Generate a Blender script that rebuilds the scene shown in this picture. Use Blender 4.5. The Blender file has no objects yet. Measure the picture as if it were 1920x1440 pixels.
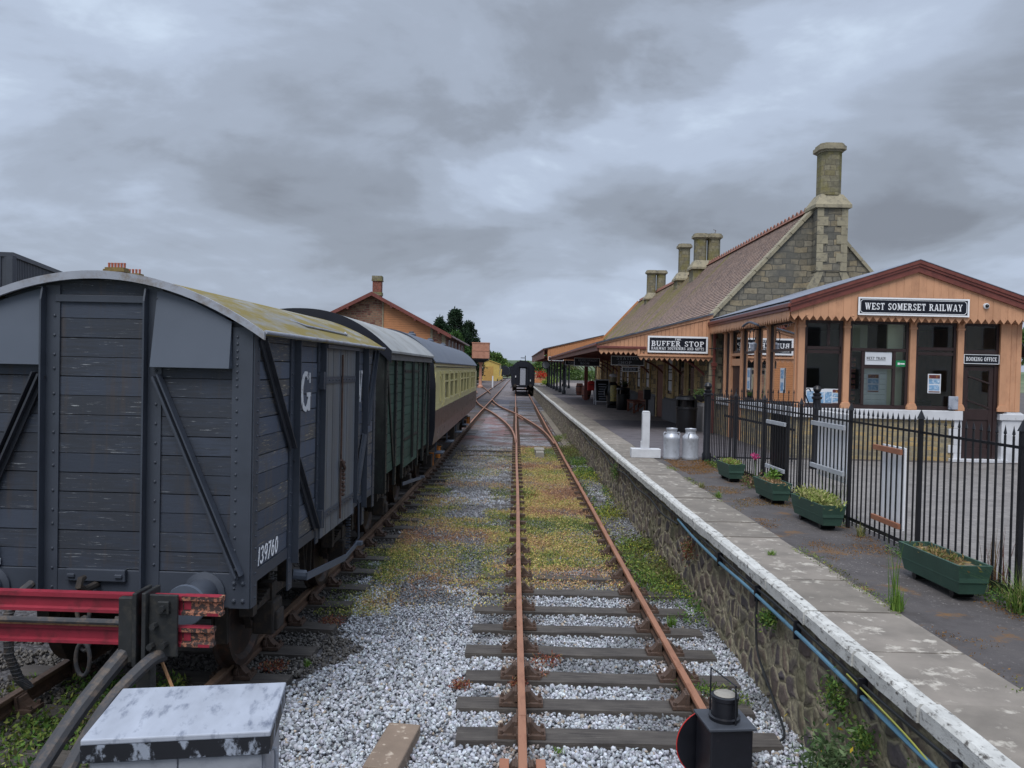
import bpy, math, random
import numpy as np
from mathutils import Vector, Matrix
random.seed(7); rng = np.random.default_rng(11)
C = bpy.context.scene.collection
SC = bpy.context.scene
R = math.radians

# ---------------------------------------------------------------- camera
cam = bpy.data.cameras.new("camera"); camo = bpy.data.objects.new("camera", cam); C.objects.link(camo)
cam.sensor_width = 36.0; cam.lens = 27.75; cam.clip_start = 0.1; cam.clip_end = 8000
camo.matrix_world = Matrix.Translation((0, 0, 2.78)) @ Matrix.Rotation(R(90 - 1.084), 4, 'X') @ Matrix.Rotation(0.022, 4, 'Z')
SC.camera = camo

# ---------------------------------------------------------------- node helpers
def lin(c):
    return tuple(((v / 255) / 12.92 if v / 255 <= .04045 else ((v / 255 + .055) / 1.055) ** 2.4) for v in c) + (1,)

class NT:
    def __init__(s, tree): s.t = tree; s.t.nodes.clear()
    def n(s, typ, ins=None, **kw):
        nd = s.t.nodes.new(typ)
        for k, v in kw.items(): setattr(nd, k, v)
        if ins:
            for k, v in ins.items():
                sock = nd.inputs[k]
                if isinstance(v, bpy.types.NodeSocket): s.t.links.new(v, sock)
                else: sock.default_value = v
        return nd
    def mix(s, fac, a, b, bt='MIX'):
        nd = s.t.nodes.new('ShaderNodeMix'); nd.data_type = 'RGBA'; nd.blend_type = bt
        for i, v in ((0, fac), (6, a), (7, b)):
            if isinstance(v, bpy.types.NodeSocket): s.t.links.new(v, nd.inputs[i])
            else: nd.inputs[i].default_value = v
        return nd.outputs[2]
    def ramp(s, fac, stops, interp='LINEAR'):
        nd = s.t.nodes.new('ShaderNodeValToRGB'); nd.color_ramp.interpolation = interp
        el = nd.color_ramp.elements
        while len(el) > 1: el.remove(el[0])
        el[0].position = stops[0][0]; el[0].color = stops[0][1]
        for p, c in stops[1:]:
            e = el.new(p); e.color = c
        s.t.links.new(fac, nd.inputs[0]); return nd.outputs[0]
    def step(s, fac, a, b):
        return s.n('ShaderNodeMapRange', {0: fac, 1: a, 2: b}).outputs[0]
    def math(s, op, a, b=0.0):
        return s.n('ShaderNodeMath', {0: a, 1: b}, operation=op).outputs[0]

# ---------------------------------------------------------------- world (overcast sky)
SKX, SKY = 3.1, 1.7
SUN_EL, SUN_AZ = R(58), R(200)
w = bpy.data.worlds.new("World"); SC.world = w; w.use_nodes = True
t = NT(w.node_tree)
sky = t.n('ShaderNodeTexSky', sky_type='NISHITA', sun_disc=False, sun_elevation=SUN_EL, sun_rotation=SUN_AZ, air_density=1.2, dust_density=3.0)
tc = t.n('ShaderNodeTexCoord').outputs['Generated']
sp = t.n('ShaderNodeSeparateXYZ', {0: tc})
zz = t.math('ADD', t.math('MAXIMUM', sp.outputs[2], 0.0), 0.30)
px = t.math('DIVIDE', sp.outputs[0], zz); py = t.math('DIVIDE', sp.outputs[1], zz)
pv = t.n('ShaderNodeCombineXYZ', {0: px, 1: py, 2: 0.0}).outputs[0]
mp1 = t.n('ShaderNodeMapping', {0: pv, 1: (SKX, SKY, 0.4), 2: (0, 0, R(24)), 3: (0.85, 1.25, 1)}).outputs[0]
nA = t.n('ShaderNodeTexNoise', {'Vector': mp1, 'Scale': 1.05, 'Detail': 4.0, 'Roughness': 0.42, 'Distortion': 0.35}).outputs[0]
mp2 = t.n('ShaderNodeMapping', {0: pv, 1: (8.1, 2.7, 1.4), 2: (0, 0, R(30)), 3: (1.0, 1.9, 1)}).outputs[0]
nB = t.n('ShaderNodeTexNoise', {'Vector': mp2, 'Scale': 3.2, 'Detail': 5.0, 'Roughness': 0.5, 'Distortion': 0.4}).outputs[0]
nC = t.n('ShaderNodeTexNoise', {'Vector': t.n('ShaderNodeMapping', {0: tc, 1: (SKX, SKY, 2.), 2: (0, R(-14), 0), 3: (1, 1, 2.3)}).outputs[0], 'Scale': 3.1, 'Detail': 6.0, 'Roughness': 0.56, 'Distortion': 0.4}).outputs[0]
cl = t.math('ADD', t.math('ADD', t.math('MULTIPLY', nA, 0.34), t.math('MULTIPLY', nB, 0.14)), t.math('MULTIPLY', nC, 0.52))
nD = t.n('ShaderNodeTexNoise', {'Vector': t.n('ShaderNodeMapping', {0: tc, 2: (0, R(-18), 0), 3: (1, 1, 2.0)}).outputs[0], 'Scale': 11.0, 'Detail': 6.0, 'Roughness': 0.6, 'Distortion': 0.6}).outputs[0]
cl = t.math('ADD', cl, t.math('MULTIPLY', t.math('SUBTRACT', nD, .5), .07))
# broad light and dark cloud masses by azimuth / elevation
az_ = t.math('ARCTAN2', sp.outputs[0], sp.outputs[1]); wob = t.n('ShaderNodeTexNoise', {'Vector': tc, 'Scale': 4.0, 'Detail': 4.0}).outputs[0]
el_ = t.math('ADD', t.math('ARCSINE', sp.outputs[2]), t.math('MULTIPLY', t.math('SUBTRACT', wob, .5), .22))
az_ = t.math('ADD', az_, t.math('MULTIPLY', t.math('SUBTRACT', nC, .5), .4))
for (u, v, a, b, rot, amp) in ((.32, .37, .20, .06, 22, .13), (-.37, .27, .14, .05, -10, .08), (-.55, .43, .25, .10, 10, .07), (.12, .235, .26, .04, 14, .06), (.02, .05, .25, .03, 0, .05),
                               (-.12, .32, .22, .08, 12, -.11), (.47, .24, .22, .06, 30, -.10), (.06, .16, .26, .03, 3, -.07), (.22, .46, .25, .05, 22, -.07), (-.52, .18, .25, .045, 0, -.05), (.55, .36, .12, .09, 50, -.05)):
    c_, s_ = math.cos(R(rot)), math.sin(R(rot))
    du = t.math('SUBTRACT', az_, u); dv = t.math('SUBTRACT', el_, v)
    p_ = t.math('ADD', t.math('MULTIPLY', du, c_ / a), t.math('MULTIPLY', dv, s_ / a)); q_ = t.math('ADD', t.math('MULTIPLY', du, -s_ / b), t.math('MULTIPLY', dv, c_ / b))
    e_ = t.math('EXPONENT', t.math('MULTIPLY', t.math('ADD', t.math('MULTIPLY', p_, p_), t.math('MULTIPLY', q_, q_)), -.5))
    cl = t.math('ADD', cl, t.math('MULTIPLY', e_, amp * .7))
cloud = t.ramp(cl, [(0.32, lin((118, 124, 135))), (0.41, lin((134, 142, 155))), (0.49, lin((150, 160, 176))), (0.57, lin((166, 178, 197))), (0.66, lin((188, 202, 220)))], 'EASE')
low = t.step(sp.outputs[2], 0.0, 0.12)
cloud = t.mix(low, t.mix(0.5, cloud, lin((158, 169, 188))), cloud)
b1 = t.n('ShaderNodeBackground', {0: sky.outputs[0], 1: 0.055})
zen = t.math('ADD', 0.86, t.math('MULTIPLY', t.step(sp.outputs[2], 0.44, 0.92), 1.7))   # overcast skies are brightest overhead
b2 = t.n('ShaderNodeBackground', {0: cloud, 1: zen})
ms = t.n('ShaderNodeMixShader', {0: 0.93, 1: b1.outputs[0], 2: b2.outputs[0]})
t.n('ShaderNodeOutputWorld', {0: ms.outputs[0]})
# ---------------------------------------------------------------- sun behind cloud
sl = bpy.data.lights.new("sun", 'SUN'); sl.energy = 1.5; sl.angle = R(35); sl.color = (1.0, 0.96, 0.9)
so = bpy.data.objects.new("sun", sl); C.objects.link(so)
d = Vector((math.sin(SUN_AZ) * math.cos(SUN_EL), math.cos(SUN_AZ) * math.cos(SUN_EL), math.sin(SUN_EL)))
so.rotation_euler = d.to_track_quat('Z', 'Y').to_euler()
SC.view_settings.view_transform = 'Standard'; SC.view_settings.look = 'None'; SC.view_settings.gamma = 1.0
SC.view_settings.exposure = 0.6
SC.render.engine = 'CYCLES'; SC.cycles.max_bounces = 5; SC.cycles.transparent_max_bounces = 8

# ---------------------------------------------------------------- materials
MATS = {}
def pbr(nt, col, rough=.7, metal=0., normal=None, spec=.5, disp=None):
    b = nt.n('ShaderNodeBsdfPrincipled', {'Base Color': col, 'Roughness': rough, 'Metallic': metal, 'Specular IOR Level': spec})
    if normal is not None: nt.t.links.new(normal, b.inputs['Normal'])
    o = nt.n('ShaderNodeOutputMaterial', {0: b.outputs[0]})
    if disp is not None: nt.t.links.new(disp, o.inputs[2])
    return b
def newmat(name):
    m = bpy.data.materials.new(name); m.use_nodes = True; MATS[name] = m
    return m, NT(m.node_tree)
def bump(nt, h, strength=.3, dist=.01):
    return nt.n('ShaderNodeBump', {'Height': h, 'Strength': strength, 'Distance': dist}).outputs[0]
def objco(nt, scale=(1, 1, 1), loc=(0, 0, 0), rot=(0, 0, 0)):
    tc = nt.n('ShaderNodeTexCoord').outputs['Object']
    return nt.n('ShaderNodeMapping', {0: tc, 1: loc, 2: rot, 3: scale}).outputs[0]
def noise(nt, vec, scale, detail=4., rough=.55, dist=0.):
    return nt.n('ShaderNodeTexNoise', {'Vector': vec, 'Scale': scale, 'Detail': detail, 'Roughness': rough, 'Distortion': dist}).outputs[0]
def simple(name, col, rough=.6, metal=0., var=.25, scale=6., dirt=None, bstr=.15, bscale=60., stretch=(1, 1, 1), spec=.5, dirt_rng=(.5, .7), island=0.):
    """painted / plain surface with mottling, optional dirt colour in patches, fine bump"""
    m, nt = newmat(name); c = lin(col)
    v = objco(nt, stretch)
    n1 = noise(nt, v, scale, 5)
    dark = tuple(x * (1 - var) for x in c[:3]) + (1,); light = tuple(min(1, x * (1 + var * .6)) for x in c[:3]) + (1,)
    cc = nt.mix(nt.step(n1, .3, .7), dark, light)
    if dirt:
        n2 = noise(nt, v, scale * 2.3, 7, .65)
        cc = nt.mix(nt.step(n2, *dirt_rng), cc, lin(dirt))
    if island:
        isl = nt.n('ShaderNodeNewGeometry').outputs['Random Per Island']
        cc = nt.mix(1., cc, nt.mix(isl, (1 - island, 1 - island, 1 - island * 1.1, 1), (1 + island, 1 + island, 1 + island, 1)), 'MULTIPLY')
    n3 = noise(nt, v, bscale, 3)
    r = nt.n('ShaderNodeMapRange', {0: n1, 3: max(.05, rough - .1), 4: min(1, rough + .1)}).outputs[0]
    pbr(nt, cc, r, metal, bump(nt, n3, bstr, .004), spec)
    return m
def boards_mat(name, col, worn, flake, island=.25, axis='h', rough=.62, flk=(.66, .7), worn_rng=(.48, .62), streak=None):
    """painted weathered timber; grain runs horizontally (h) or vertically (v)"""
    m, nt = newmat(name); c = lin(col)
    st = {'h': (2.2, 2.2, 34), 'v': (30, 30, 1.6), 'x': (1.3, 24, 24)}[axis]
    v = objco(nt, st); v0 = objco(nt)
    isl = nt.n('ShaderNodeNewGeometry').outputs['Random Per Island']
    off = nt.n('ShaderNodeCombineXYZ', {0: nt.math('MULTIPLY', isl, 37.), 1: nt.math('MULTIPLY', isl, 11.), 2: nt.math('MULTIPLY', isl, 91.)}).outputs[0]
    vv = nt.n('ShaderNodeVectorMath', {0: v, 1: off}, operation='ADD').outputs[0]
    base = nt.mix(isl, tuple(x * (1 - island) for x in c[:3]) + (1,), tuple(x * (1 + island) for x in c[:3]) + (1,))
    grain = noise(nt, vv, 1.6, 8, .7)
    isl2 = nt.math('FRACT', nt.math('MULTIPLY', isl, 7.31))
    big = noise(nt, nt.n('ShaderNodeVectorMath', {0: v0, 1: off}, operation='ADD').outputs[0], 1.9, 3)
    wear = nt.math('ADD', nt.math('MULTIPLY', grain, .5), nt.math('ADD', nt.math('MULTIPLY', big, .4), nt.math('MULTIPLY', isl2, .14)))
    cc = nt.mix(nt.step(wear, *worn_rng), base, lin(worn))
    fine = noise(nt, vv, 2.6, 9, .75, .4)
    fl = nt.math('MULTIPLY', nt.step(fine, *flk), nt.step(wear, worn_rng[0] - .03, worn_rng[1]))
    cc = nt.mix(fl, cc, lin(flake))
    if streak:
        sn = noise(nt, objco(nt, (9, 9, .8)), 1.3, 5, .6)
        cc = nt.mix(nt.math('MULTIPLY', nt.step(sn, .54, .68), .55), cc, lin(streak))
    cc = nt.mix(nt.step(grain, .38, .28), cc, nt.mix(.6, cc, (0.01, .01, .012, 1)))
    pbr(nt, cc, rough, 0, bump(nt, fine, .5, .004), .4)
    return m
def brick_mat(name, c1, c2, mortar, bw, bh, plane='xz', ms=.012, extra=None, rough=.85, jitter=.035, stain=None, squash=.6):
    m, nt = newmat(name)
    o = objco(nt); s = nt.n('ShaderNodeSeparateXYZ', {0: o})
    ix = {'x': 0, 'y': 1, 'z': 2}
    v = nt.n('ShaderNodeCombineXYZ', {0: s.outputs[ix[plane[0]]], 1: s.outputs[ix[plane[1]]], 2: 0.}).outputs[0]
    if jitter:
        jn = nt.n('ShaderNodeTexNoise', {'Vector': o, 'Scale': 2.5, 'Detail': 3.}).outputs[1]
        jv = nt.n('ShaderNodeVectorMath', {0: jn, 1: (.5, .5, .5)}, operation='SUBTRACT').outputs[0]
        jv = nt.n('ShaderNodeVectorMath', {0: jv, 3: jitter * 4}, operation='SCALE').outputs[0]
        v = nt.n('ShaderNodeVectorMath', {0: v, 1: jv}, operation='ADD').outputs[0]
    b = nt.n('ShaderNodeTexBrick', {'Vector': v, 'Color1': (0, 0, 0, 1), 'Color2': (1, 1, 1, 1), 'Mortar': (.5, .5, .5, 1), 'Scale': 1., 'Mortar Size': ms, 'Mortar Smooth': .2, 'Bias': 0., 'Brick Width': bw, 'Row Height': bh}, squash=squash, squash_frequency=3)
    stops = [(0, lin(c1)), (1, lin(c2))] if not extra else [(0, lin(c1)), (.45, lin(c2)), (.75, lin(extra)), (1, lin(c1))]
    cc = nt.ramp(b.outputs[0], stops)
    n1 = noise(nt, o, 9, 7, .65)
    cc = nt.mix(.75, cc, nt.ramp(n1, [(.2, (.3, .3, .3, 1)), (.5, (1, 1, 1, 1)), (.8, (1.5, 1.5, 1.45, 1))]), 'MULTIPLY')
    cc = nt.mix(b.outputs[1], cc, lin(mortar))
    if stain:
        cc = nt.mix(nt.step(noise(nt, o, 1.3, 6, .6), .5, .68), cc, lin(stain))
    h = nt.math('ADD', nt.math('MULTIPLY', b.outputs[1], -1.), nt.math('MULTIPLY', n1, .6))
    pbr(nt, cc, rough, 0, bump(nt, h, .6, .02), .3)
    return m
def rubble_mat(name, cols, mortar, scale=5.2, disp=.03, edge=(.03, .09), stain=None):
    m, nt = newmat(name)
    v = objco(nt, (1, 1, 1.25))
    jn = nt.n('ShaderNodeTexNoise', {'Vector': v, 'Scale': 4., 'Detail': 2.}).outputs[1]
    v2 = nt.mix(.12, v, jn)
    v2 = nt.n('ShaderNodeMapping', {0: v2, 3: (1, 1, 1)}).outputs[0]
    f1 = nt.n('ShaderNodeTexVoronoi', {'Vector': v2, 'Scale': scale, 'Randomness': .95}, feature='F1')
    fe = nt.n('ShaderNodeTexVoronoi', {'Vector': v2, 'Scale': scale, 'Randomness': .95}, feature='DISTANCE_TO_EDGE').outputs[0]
    rnd = nt.n('ShaderNodeSeparateColor', {0: f1.outputs['Color']}).outputs[0]
    k = len(cols)
    cc = nt.ramp(rnd, [(i / max(1, k - 1), lin(c)) for i, c in enumerate(cols)])
    n1 = noise(nt, v, 22, 6, .6)
    cc = nt.mix(.7, cc, nt.ramp(n1, [(.25, (.45, .45, .45, 1)), (.5, (1, 1, 1, 1)), (.75, (1.5, 1.45, 1.35, 1))]), 'MULTIPLY')
    nm = noise(nt, v, 3.5, 4)
    e = nt.math('ADD', fe, nt.math('MULTIPLY', nt.math('SUBTRACT', nm, .5), .12))
    mk = nt.step(e, edge[1], edge[0])
    mc = nt.mix(nt.step(noise(nt, v, 30, 4), .3, .6), lin(tuple(int(q * .72) for q in mortar)), lin(mortar))
    cc = nt.mix(mk, cc, mc)
    if stain: cc = nt.mix(nt.math('MULTIPLY', nt.step(noise(nt, v, 1.7, 5), .5, .66), .6), cc, lin(stain))
    h = nt.math('ADD', nt.step(e, .0, .2), nt.math('MULTIPLY', n1, .25))
    if disp:
        dn = nt.n('ShaderNodeDisplacement', {'Height': h, 'Midlevel': .6, 'Scale': disp}).outputs[0]
        pbr(nt, cc, .85, 0, None, .3, dn); m.displacement_method = 'BOTH'
    else:
        pbr(nt, cc, .85, 0, bump(nt, h, .8, .03), .3)
    return m
def attr_mat(name, rough=.8, trans=False, spec=.3, bstr=0):
    m, nt = newmat(name)
    a = nt.n('ShaderNodeVertexColor', layer_name='Col').outputs[0]
    nrm = bump(nt, noise(nt, objco(nt), 120, 3), bstr, .004) if bstr else None
    b = pbr(nt, a, rough, 0, nrm, spec)
    if trans:
        b.inputs['Subsurface Weight'].default_value = 0
        tl = nt.n('ShaderNodeBsdfTranslucent', {0: a}); mx = nt.n('ShaderNodeMixShader', {0: .3, 1: b.outputs[0], 2: tl.outputs[0]})
        nt.t.links.new(mx.outputs[0], [n for n in nt.t.nodes if n.type == 'OUTPUT_MATERIAL'][0].inputs[0])
    return m
def glass_mat(name, tint=(.92, .95, .95, 1), base=.05, rough=.02):
    m, nt = newmat(name)
    lw = nt.n('ShaderNodeFresnel', {0: 1.5}).outputs[0]
    f = nt.math('ADD', lw, base)
    gl = nt.n('ShaderNodeBsdfGlossy', {0: (.9, .9, .9, 1), 1: rough})
    tr = nt.n('ShaderNodeBsdfTransparent', {0: tint})
    mx = nt.n('ShaderNodeMixShader', {0: f, 1: tr.outputs[0], 2: gl.outputs[0]})
    nt.n('ShaderNodeOutputMaterial', {0: mx.outputs[0]}); return m

# --- palette
M_vanboard = boards_mat('van_boards', (58, 65, 78), (52, 56, 64), (146, 150, 154), .16, flk=(.60, .65), worn_rng=(.46, .6), streak=(74, 66, 62))
M_vandoor = boards_mat('van_door_boards', (92, 98, 108), (104, 104, 104), (140, 138, 134), .3, 'v', worn_rng=(.42, .6), flk=(.6, .68))
M_vanside = boards_mat('van_side_boards', (74, 82, 97), (84, 82, 80), (185, 172, 150), .2, worn_rng=(.52, .66), flk=(.56, .61), streak=(92, 84, 76))
M_vansteel = simple('van_steel_paint', (60, 66, 77), .5, 0, .18, 2.5, None, .12, 50)
M_vansteel2 = simple('van_brace_paint', (48, 51, 59), .5, 0, .2, 3)
M_vanvent = simple('van_vent_paint', (80, 88, 101), .5, 0, .1, 2, None, .05)
M_rim = simple('roof_rim', (150, 155, 166), .6, 0, .15, 3, (120, 110, 100))
M_underframe = simple('grimy_underframe', (44, 39, 36), .75, 0, .35, 5, (72, 58, 46), .3)
M_wheel = simple('wheel_steel', (52, 42, 38), .6, .2, .3, 5, (86, 60, 46), .2)
M_roofmoss = simple('mossy_roof', (132, 132, 128), .85, 0, .3, 1.4, (118, 105, 48), .4, 40, (1.2, .35, 1), dirt_rng=(.40, .54))
M_roofgrey = simple('canvas_roof', (150, 152, 152), .6, 0, .2, 1.1, (120, 118, 112), .2, 30)
M_roofslate = simple('coach_roof', (84, 91, 105), .5, 0, .15, 1.1, (70, 76, 86), .1, 30)
M_white = simple('white_paint', (205, 207, 212), .6, 0, .12, 4, (150, 148, 140), .2, dirt_rng=(.62, .8))
M_letter = simple('white_lettering', (236, 238, 242), .5, 0, .05)
M_ltwhite = simple('worn_white_lettering', (206, 208, 212), .6, 0, .1, 8, (96, 100, 108), dirt_rng=(.56, .64))
M_black = simple('black_paint', (24, 25, 28), .4, 0, .3, 4, (46, 44, 44), .15, dirt_rng=(.6, .8))
M_signblack = simple('sign_black', (14, 18, 32), .35, 0, .2, 4)
M_greenboard = boards_mat('green_boards', (54, 80, 70), (46, 68, 60), (96, 112, 100), .12)
M_greenblack = simple('dark_frame', (26, 30, 31), .5, 0, .3, 5, (40, 50, 46))
M_cream = simple('cream_paint', (212, 203, 148), .35, 0, .08, 2, (190, 176, 118), .05, dirt_rng=(.55, .8))
M_choc = simple('chocolate_paint', (74, 50, 47), .3, 0, .3, 3, (104, 66, 56), .1)
M_coachblack = simple('coach_end_black', (18, 22, 34), .45, 0, .3, 3)
M_red = simple('red_paint', (140, 36, 54), .55, 0, .25, 3, (92, 30, 38), .3, dirt_rng=(.5, .7))
M_redworn = simple('flaking_red_paint', (156, 104, 82), .75, 0, .45, 14, (56, 44, 42), .5, 60, dirt_rng=(.46, .5))
M_tanrust = simple('tan_worn_edge', (176, 132, 92), .6, 0, .25, 8, (120, 70, 48))
M_steelblk = simple('black_bracket', (38, 40, 42), .55, 0, .3, 6, (60, 58, 54), .3)
M_galv = simple('galvanised_panel', (156, 160, 168), .45, .25, .08, 2.5, (128, 132, 140), .05)
M_galvlid = simple('weathered_lid', (164, 170, 182), .55, .1, .16, 5, (86, 94, 112), .15, 40, (1.6, .6, 1), dirt_rng=(.53, .74))
M_galvedge = simple('lid_edge_tar', (150, 158, 172), .5, .1, .14, 7, (28, 30, 36), .1, 40, (1, 1, .6), dirt_rng=(.40, .47))
M_hose = simple('old_bent_rail', (62, 63, 67), .7, .1, .2, 6, (100, 88, 78), .2)
M_railtop = simple('rusty_rail_head', (164, 116, 90), .5, .25, .14, 6, (132, 88, 66), .12, 60, (1, .2, 1))
M_railweb = simple('rusty_rail_web', (88, 66, 52), .8, 0, .3, 6, (60, 48, 42), .3)
M_chair = simple('rusty_iron_chair', (84, 66, 56), .85, 0, .3, 12, (56, 46, 42), .4)
M_sleeper = boards_mat('sleeper_timber', (60, 56, 54), (92, 87, 82), (126, 121, 114), .25, 'x', .85, (.56, .66), (.42, .62))
M_wallstone = rubble_mat('platform_wall_rubble', [(92, 82, 78), (106, 95, 88), (82, 76, 80), (116, 103, 92), (98, 87, 79), (74, 69, 72)], (158, 149, 126), 5.0, .02, (.065, .12), (92, 92, 68))
M_nosing = simple('whitewashed_edge', (192, 192, 188), .85, 0, .2, 4, (84, 80, 76), .8, 40, (2.6, 1.5, 2.6), dirt_rng=(.54, .66))
M_greendark = simple('planter_green', (54, 82, 71), .55, 0, .2, 4, (74, 92, 80), .15, dirt_rng=(.6, .75))
M_soil = simple('dry_soil', (120, 104, 82), .95, 0, .4, 30, (80, 66, 50), .8)
M_salmon = simple('salmon_paint', (200, 150, 116), .55, 0, .12, 2, (168, 122, 94), .12, 60, (1, 1, .5), dirt_rng=(.5, .8), island=.05)
M_orange = simple('orange_boarding', (188, 130, 88), .55, 0, .1, 2, (172, 108, 66), .1, dirt_rng=(.55, .8))
M_maroon = simple('maroon_paint', (118, 66, 58), .4, 0, .15, 3, (92, 50, 46), .1)
M_darkbrown = simple('dark_brown_joinery', (52, 38, 38), .4, 0, .2, 4)
M_tanframe = simple('brown_batten', (150, 100, 76), .6, 0, .15, 6)
M_greybatten = simple('grey_batten', (172, 176, 182), .6, .1, .12, 6)
M_gable = brick_mat('grey_coursed_stone', (96, 94, 87), (128, 122, 108), (84, 82, 76), .44, .19, 'xz', .014, (140, 128, 104), stain=(94, 93, 88))
M_tanstone = simple('tan_dressed_stone', (204, 178, 130), .85, 0, .2, 3, (150, 130, 98), .3)
M_gabley = brick_mat('coursed_stone_side', (190, 164, 120), (160, 142, 110), (104, 98, 84), .42, .19, 'yz', .012, (104, 100, 92))
M_quoin = simple('dressed_stone', (150, 142, 120), .85, 0, .2, 3, (108, 103, 92), .4, 50, dirt_rng=(.5, .68))
M_chim = brick_mat('chimney_stone', (112, 108, 92), (134, 128, 108), (104, 98, 86), .31, .17, 'xz', .008, (122, 114, 84), stain=(120, 114, 66))
M_bostone = brick_mat('booking_office_stone', (158, 144, 112), (124, 118, 104), (146, 138, 120), .3, .11, 'xz', .012, (176, 150, 104))
M_bostoney = brick_mat('booking_office_stone_side', (158, 144, 112), (124, 118, 104), (146, 138, 120), .3, .11, 'yz', .012, (176, 150, 104))
M_shedstone = brick_mat('red_rubble_stone', (128, 84, 74), (150, 118, 98), (128, 112, 96), .42, .17, 'xz', .03, (104, 66, 62))
M_shedstoney = brick_mat('red_rubble_stone_side', (128, 84, 74), (140, 104, 88), (120, 104, 90), .42, .17, 'yz', .03, (104, 66, 62))
M_redbrick = brick_mat('red_brick', (140, 78, 64), (116, 62, 52), (128, 106, 94), .23, .075, 'xz', .01, None, jitter=0)
M_lead = simple('lead_flashing', (138, 144, 158), .45, .2, .2, 4, (104, 108, 120), .2)
M_slatedark = simple('dark_roof_felt', (74, 80, 92), .6, 0, .2, 3, (96, 104, 118))
M_paper = simple('white_paper', (214, 218, 224), .6, 0, .04)
M_glass = glass_mat('window_glass')
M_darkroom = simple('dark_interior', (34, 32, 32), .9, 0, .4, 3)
M_palegreen = simple('pale_green_wall', (226, 234, 204), .8, 0, .06, 2)
M_weatherb = simple('pale_weatherboard', (224, 234, 230), .6, 0, .05, 2)
M_iron = simple('black_iron_paint', (20, 21, 28), .38, 0, .25, 8, (44, 40, 42), .12, dirt_rng=(.62, .8))
M_churn = simple('silver_painted_churn', (178, 182, 190), .42, .35, .08, 4, (150, 152, 158), .1)
M_plastic = simple('black_plastic', (20, 21, 25), .35, 0, .2, 4)
M_benchw = simple('red_brown_timber', (128, 78, 62), .6, 0, .2, 6)
M_bluepipe = simple('blue_pipe', (84, 122, 144), .4, 0, .1, 4, (62, 84, 98), dirt_rng=(.55, .7))
M_cable = simple('black_cable', (28, 30, 32), .5, 0, .2, 6)
M_concrete = simple('old_concrete', (146, 142, 134), .9, 0, .15, 6, (112, 106, 96), .4)
M_yellow = simple('yellow_shed_paint', (190, 164, 90), .6, 0, .1, 1, (180, 150, 70))
M_tank = simple('water_tank_paint', (176, 126, 104), .6, 0, .12, 1, (150, 104, 84))
M_corr = simple('dark_cladding', (62, 66, 76), .5, .1, .1, 2)
M_housewhite = simple('white_render', (214, 212, 206), .8, 0, .06, 1)
M_slate = simple('roof_slate', (96, 98, 106), .7, 0, .2, 2)
M_ridge = simple('ridge_terracotta', (132, 86, 72), .8, 0, .25, 6, (104, 92, 70))
M_terracotta = simple('terracotta', (168, 96, 76), .7, 0, .15, 6)
M_bark = simple('bark', (82, 70, 58), .9, 0, .3, 10, None, .5)
M_redflat = simple('bright_red', (190, 44, 40), .5, 0, .1)
M_bluepr = simple('poster_blue', (120, 160, 196), .6, 0, .25, 9, (214, 224, 232))
M_maroonpr = simple('poster_maroon', (92, 40, 48), .6, 0, .2, 9, (190, 140, 60))
M_greensign = simple('green_sign', (20, 132, 78), .5, 0, .08)
M_leaf = attr_mat('leaf_foliage', .7, True); M_stone = attr_mat('loose_ballast_stone', .75, False, .4, .25)
M_weed = attr_mat('weed_leaf', .7, True)

def roof_tile_mat():
    m, nt = newmat('clay_roof_tiles')
    o = objco(nt); s = nt.n('ShaderNodeSeparateXYZ', {0: o})
    v = nt.n('ShaderNodeCombineXYZ', {0: s.outputs[1], 1: s.outputs[2], 2: 0.}).outputs[0]
    b = nt.n('ShaderNodeTexBrick', {'Vector': v, 'Color1': (0, 0, 0, 1), 'Color2': (1, 1, 1, 1), 'Scale': 1., 'Mortar Size': .006, 'Brick Width': .17, 'Row Height': .082})
    cc = nt.ramp(b.outputs[0], [(0, lin((140, 120, 110))), (.5, lin((164, 142, 130))), (1, lin((116, 104, 100)))])
    cc = nt.mix(.7, cc, nt.ramp(noise(nt, o, 7, 6, .6), [(.25, (.5, .5, .52, 1)), (.5, (1, 1, 1, 1)), (.75, (1.35, 1.3, 1.25, 1))]), 'MULTIPLY')
    st = objco(nt, (.35, 1, .35))
    far = nt.n('ShaderNodeMapRange', {0: s.outputs[1], 1: 28., 2: 42., 3: -.06, 4: .11}).outputs[0]
    mo = nt.math('ADD', noise(nt, st, 1.0, 7, .66), far)
    cc = nt.mix(nt.step(mo, .58, .68), cc, lin((138, 130, 76)))
    cc = nt.mix(nt.step(noise(nt, st, 3.3, 6, .7), .6, .7), cc, lin((100, 98, 96)))
    pbr(nt, cc, .85, 0, bump(nt, nt.math('ADD', nt.math('MULTIPLY', b.outputs[1], -1.), noise(nt, o, 30, 3)), .5, .02), .3)
    return m
M_tile = roof_tile_mat()
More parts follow.
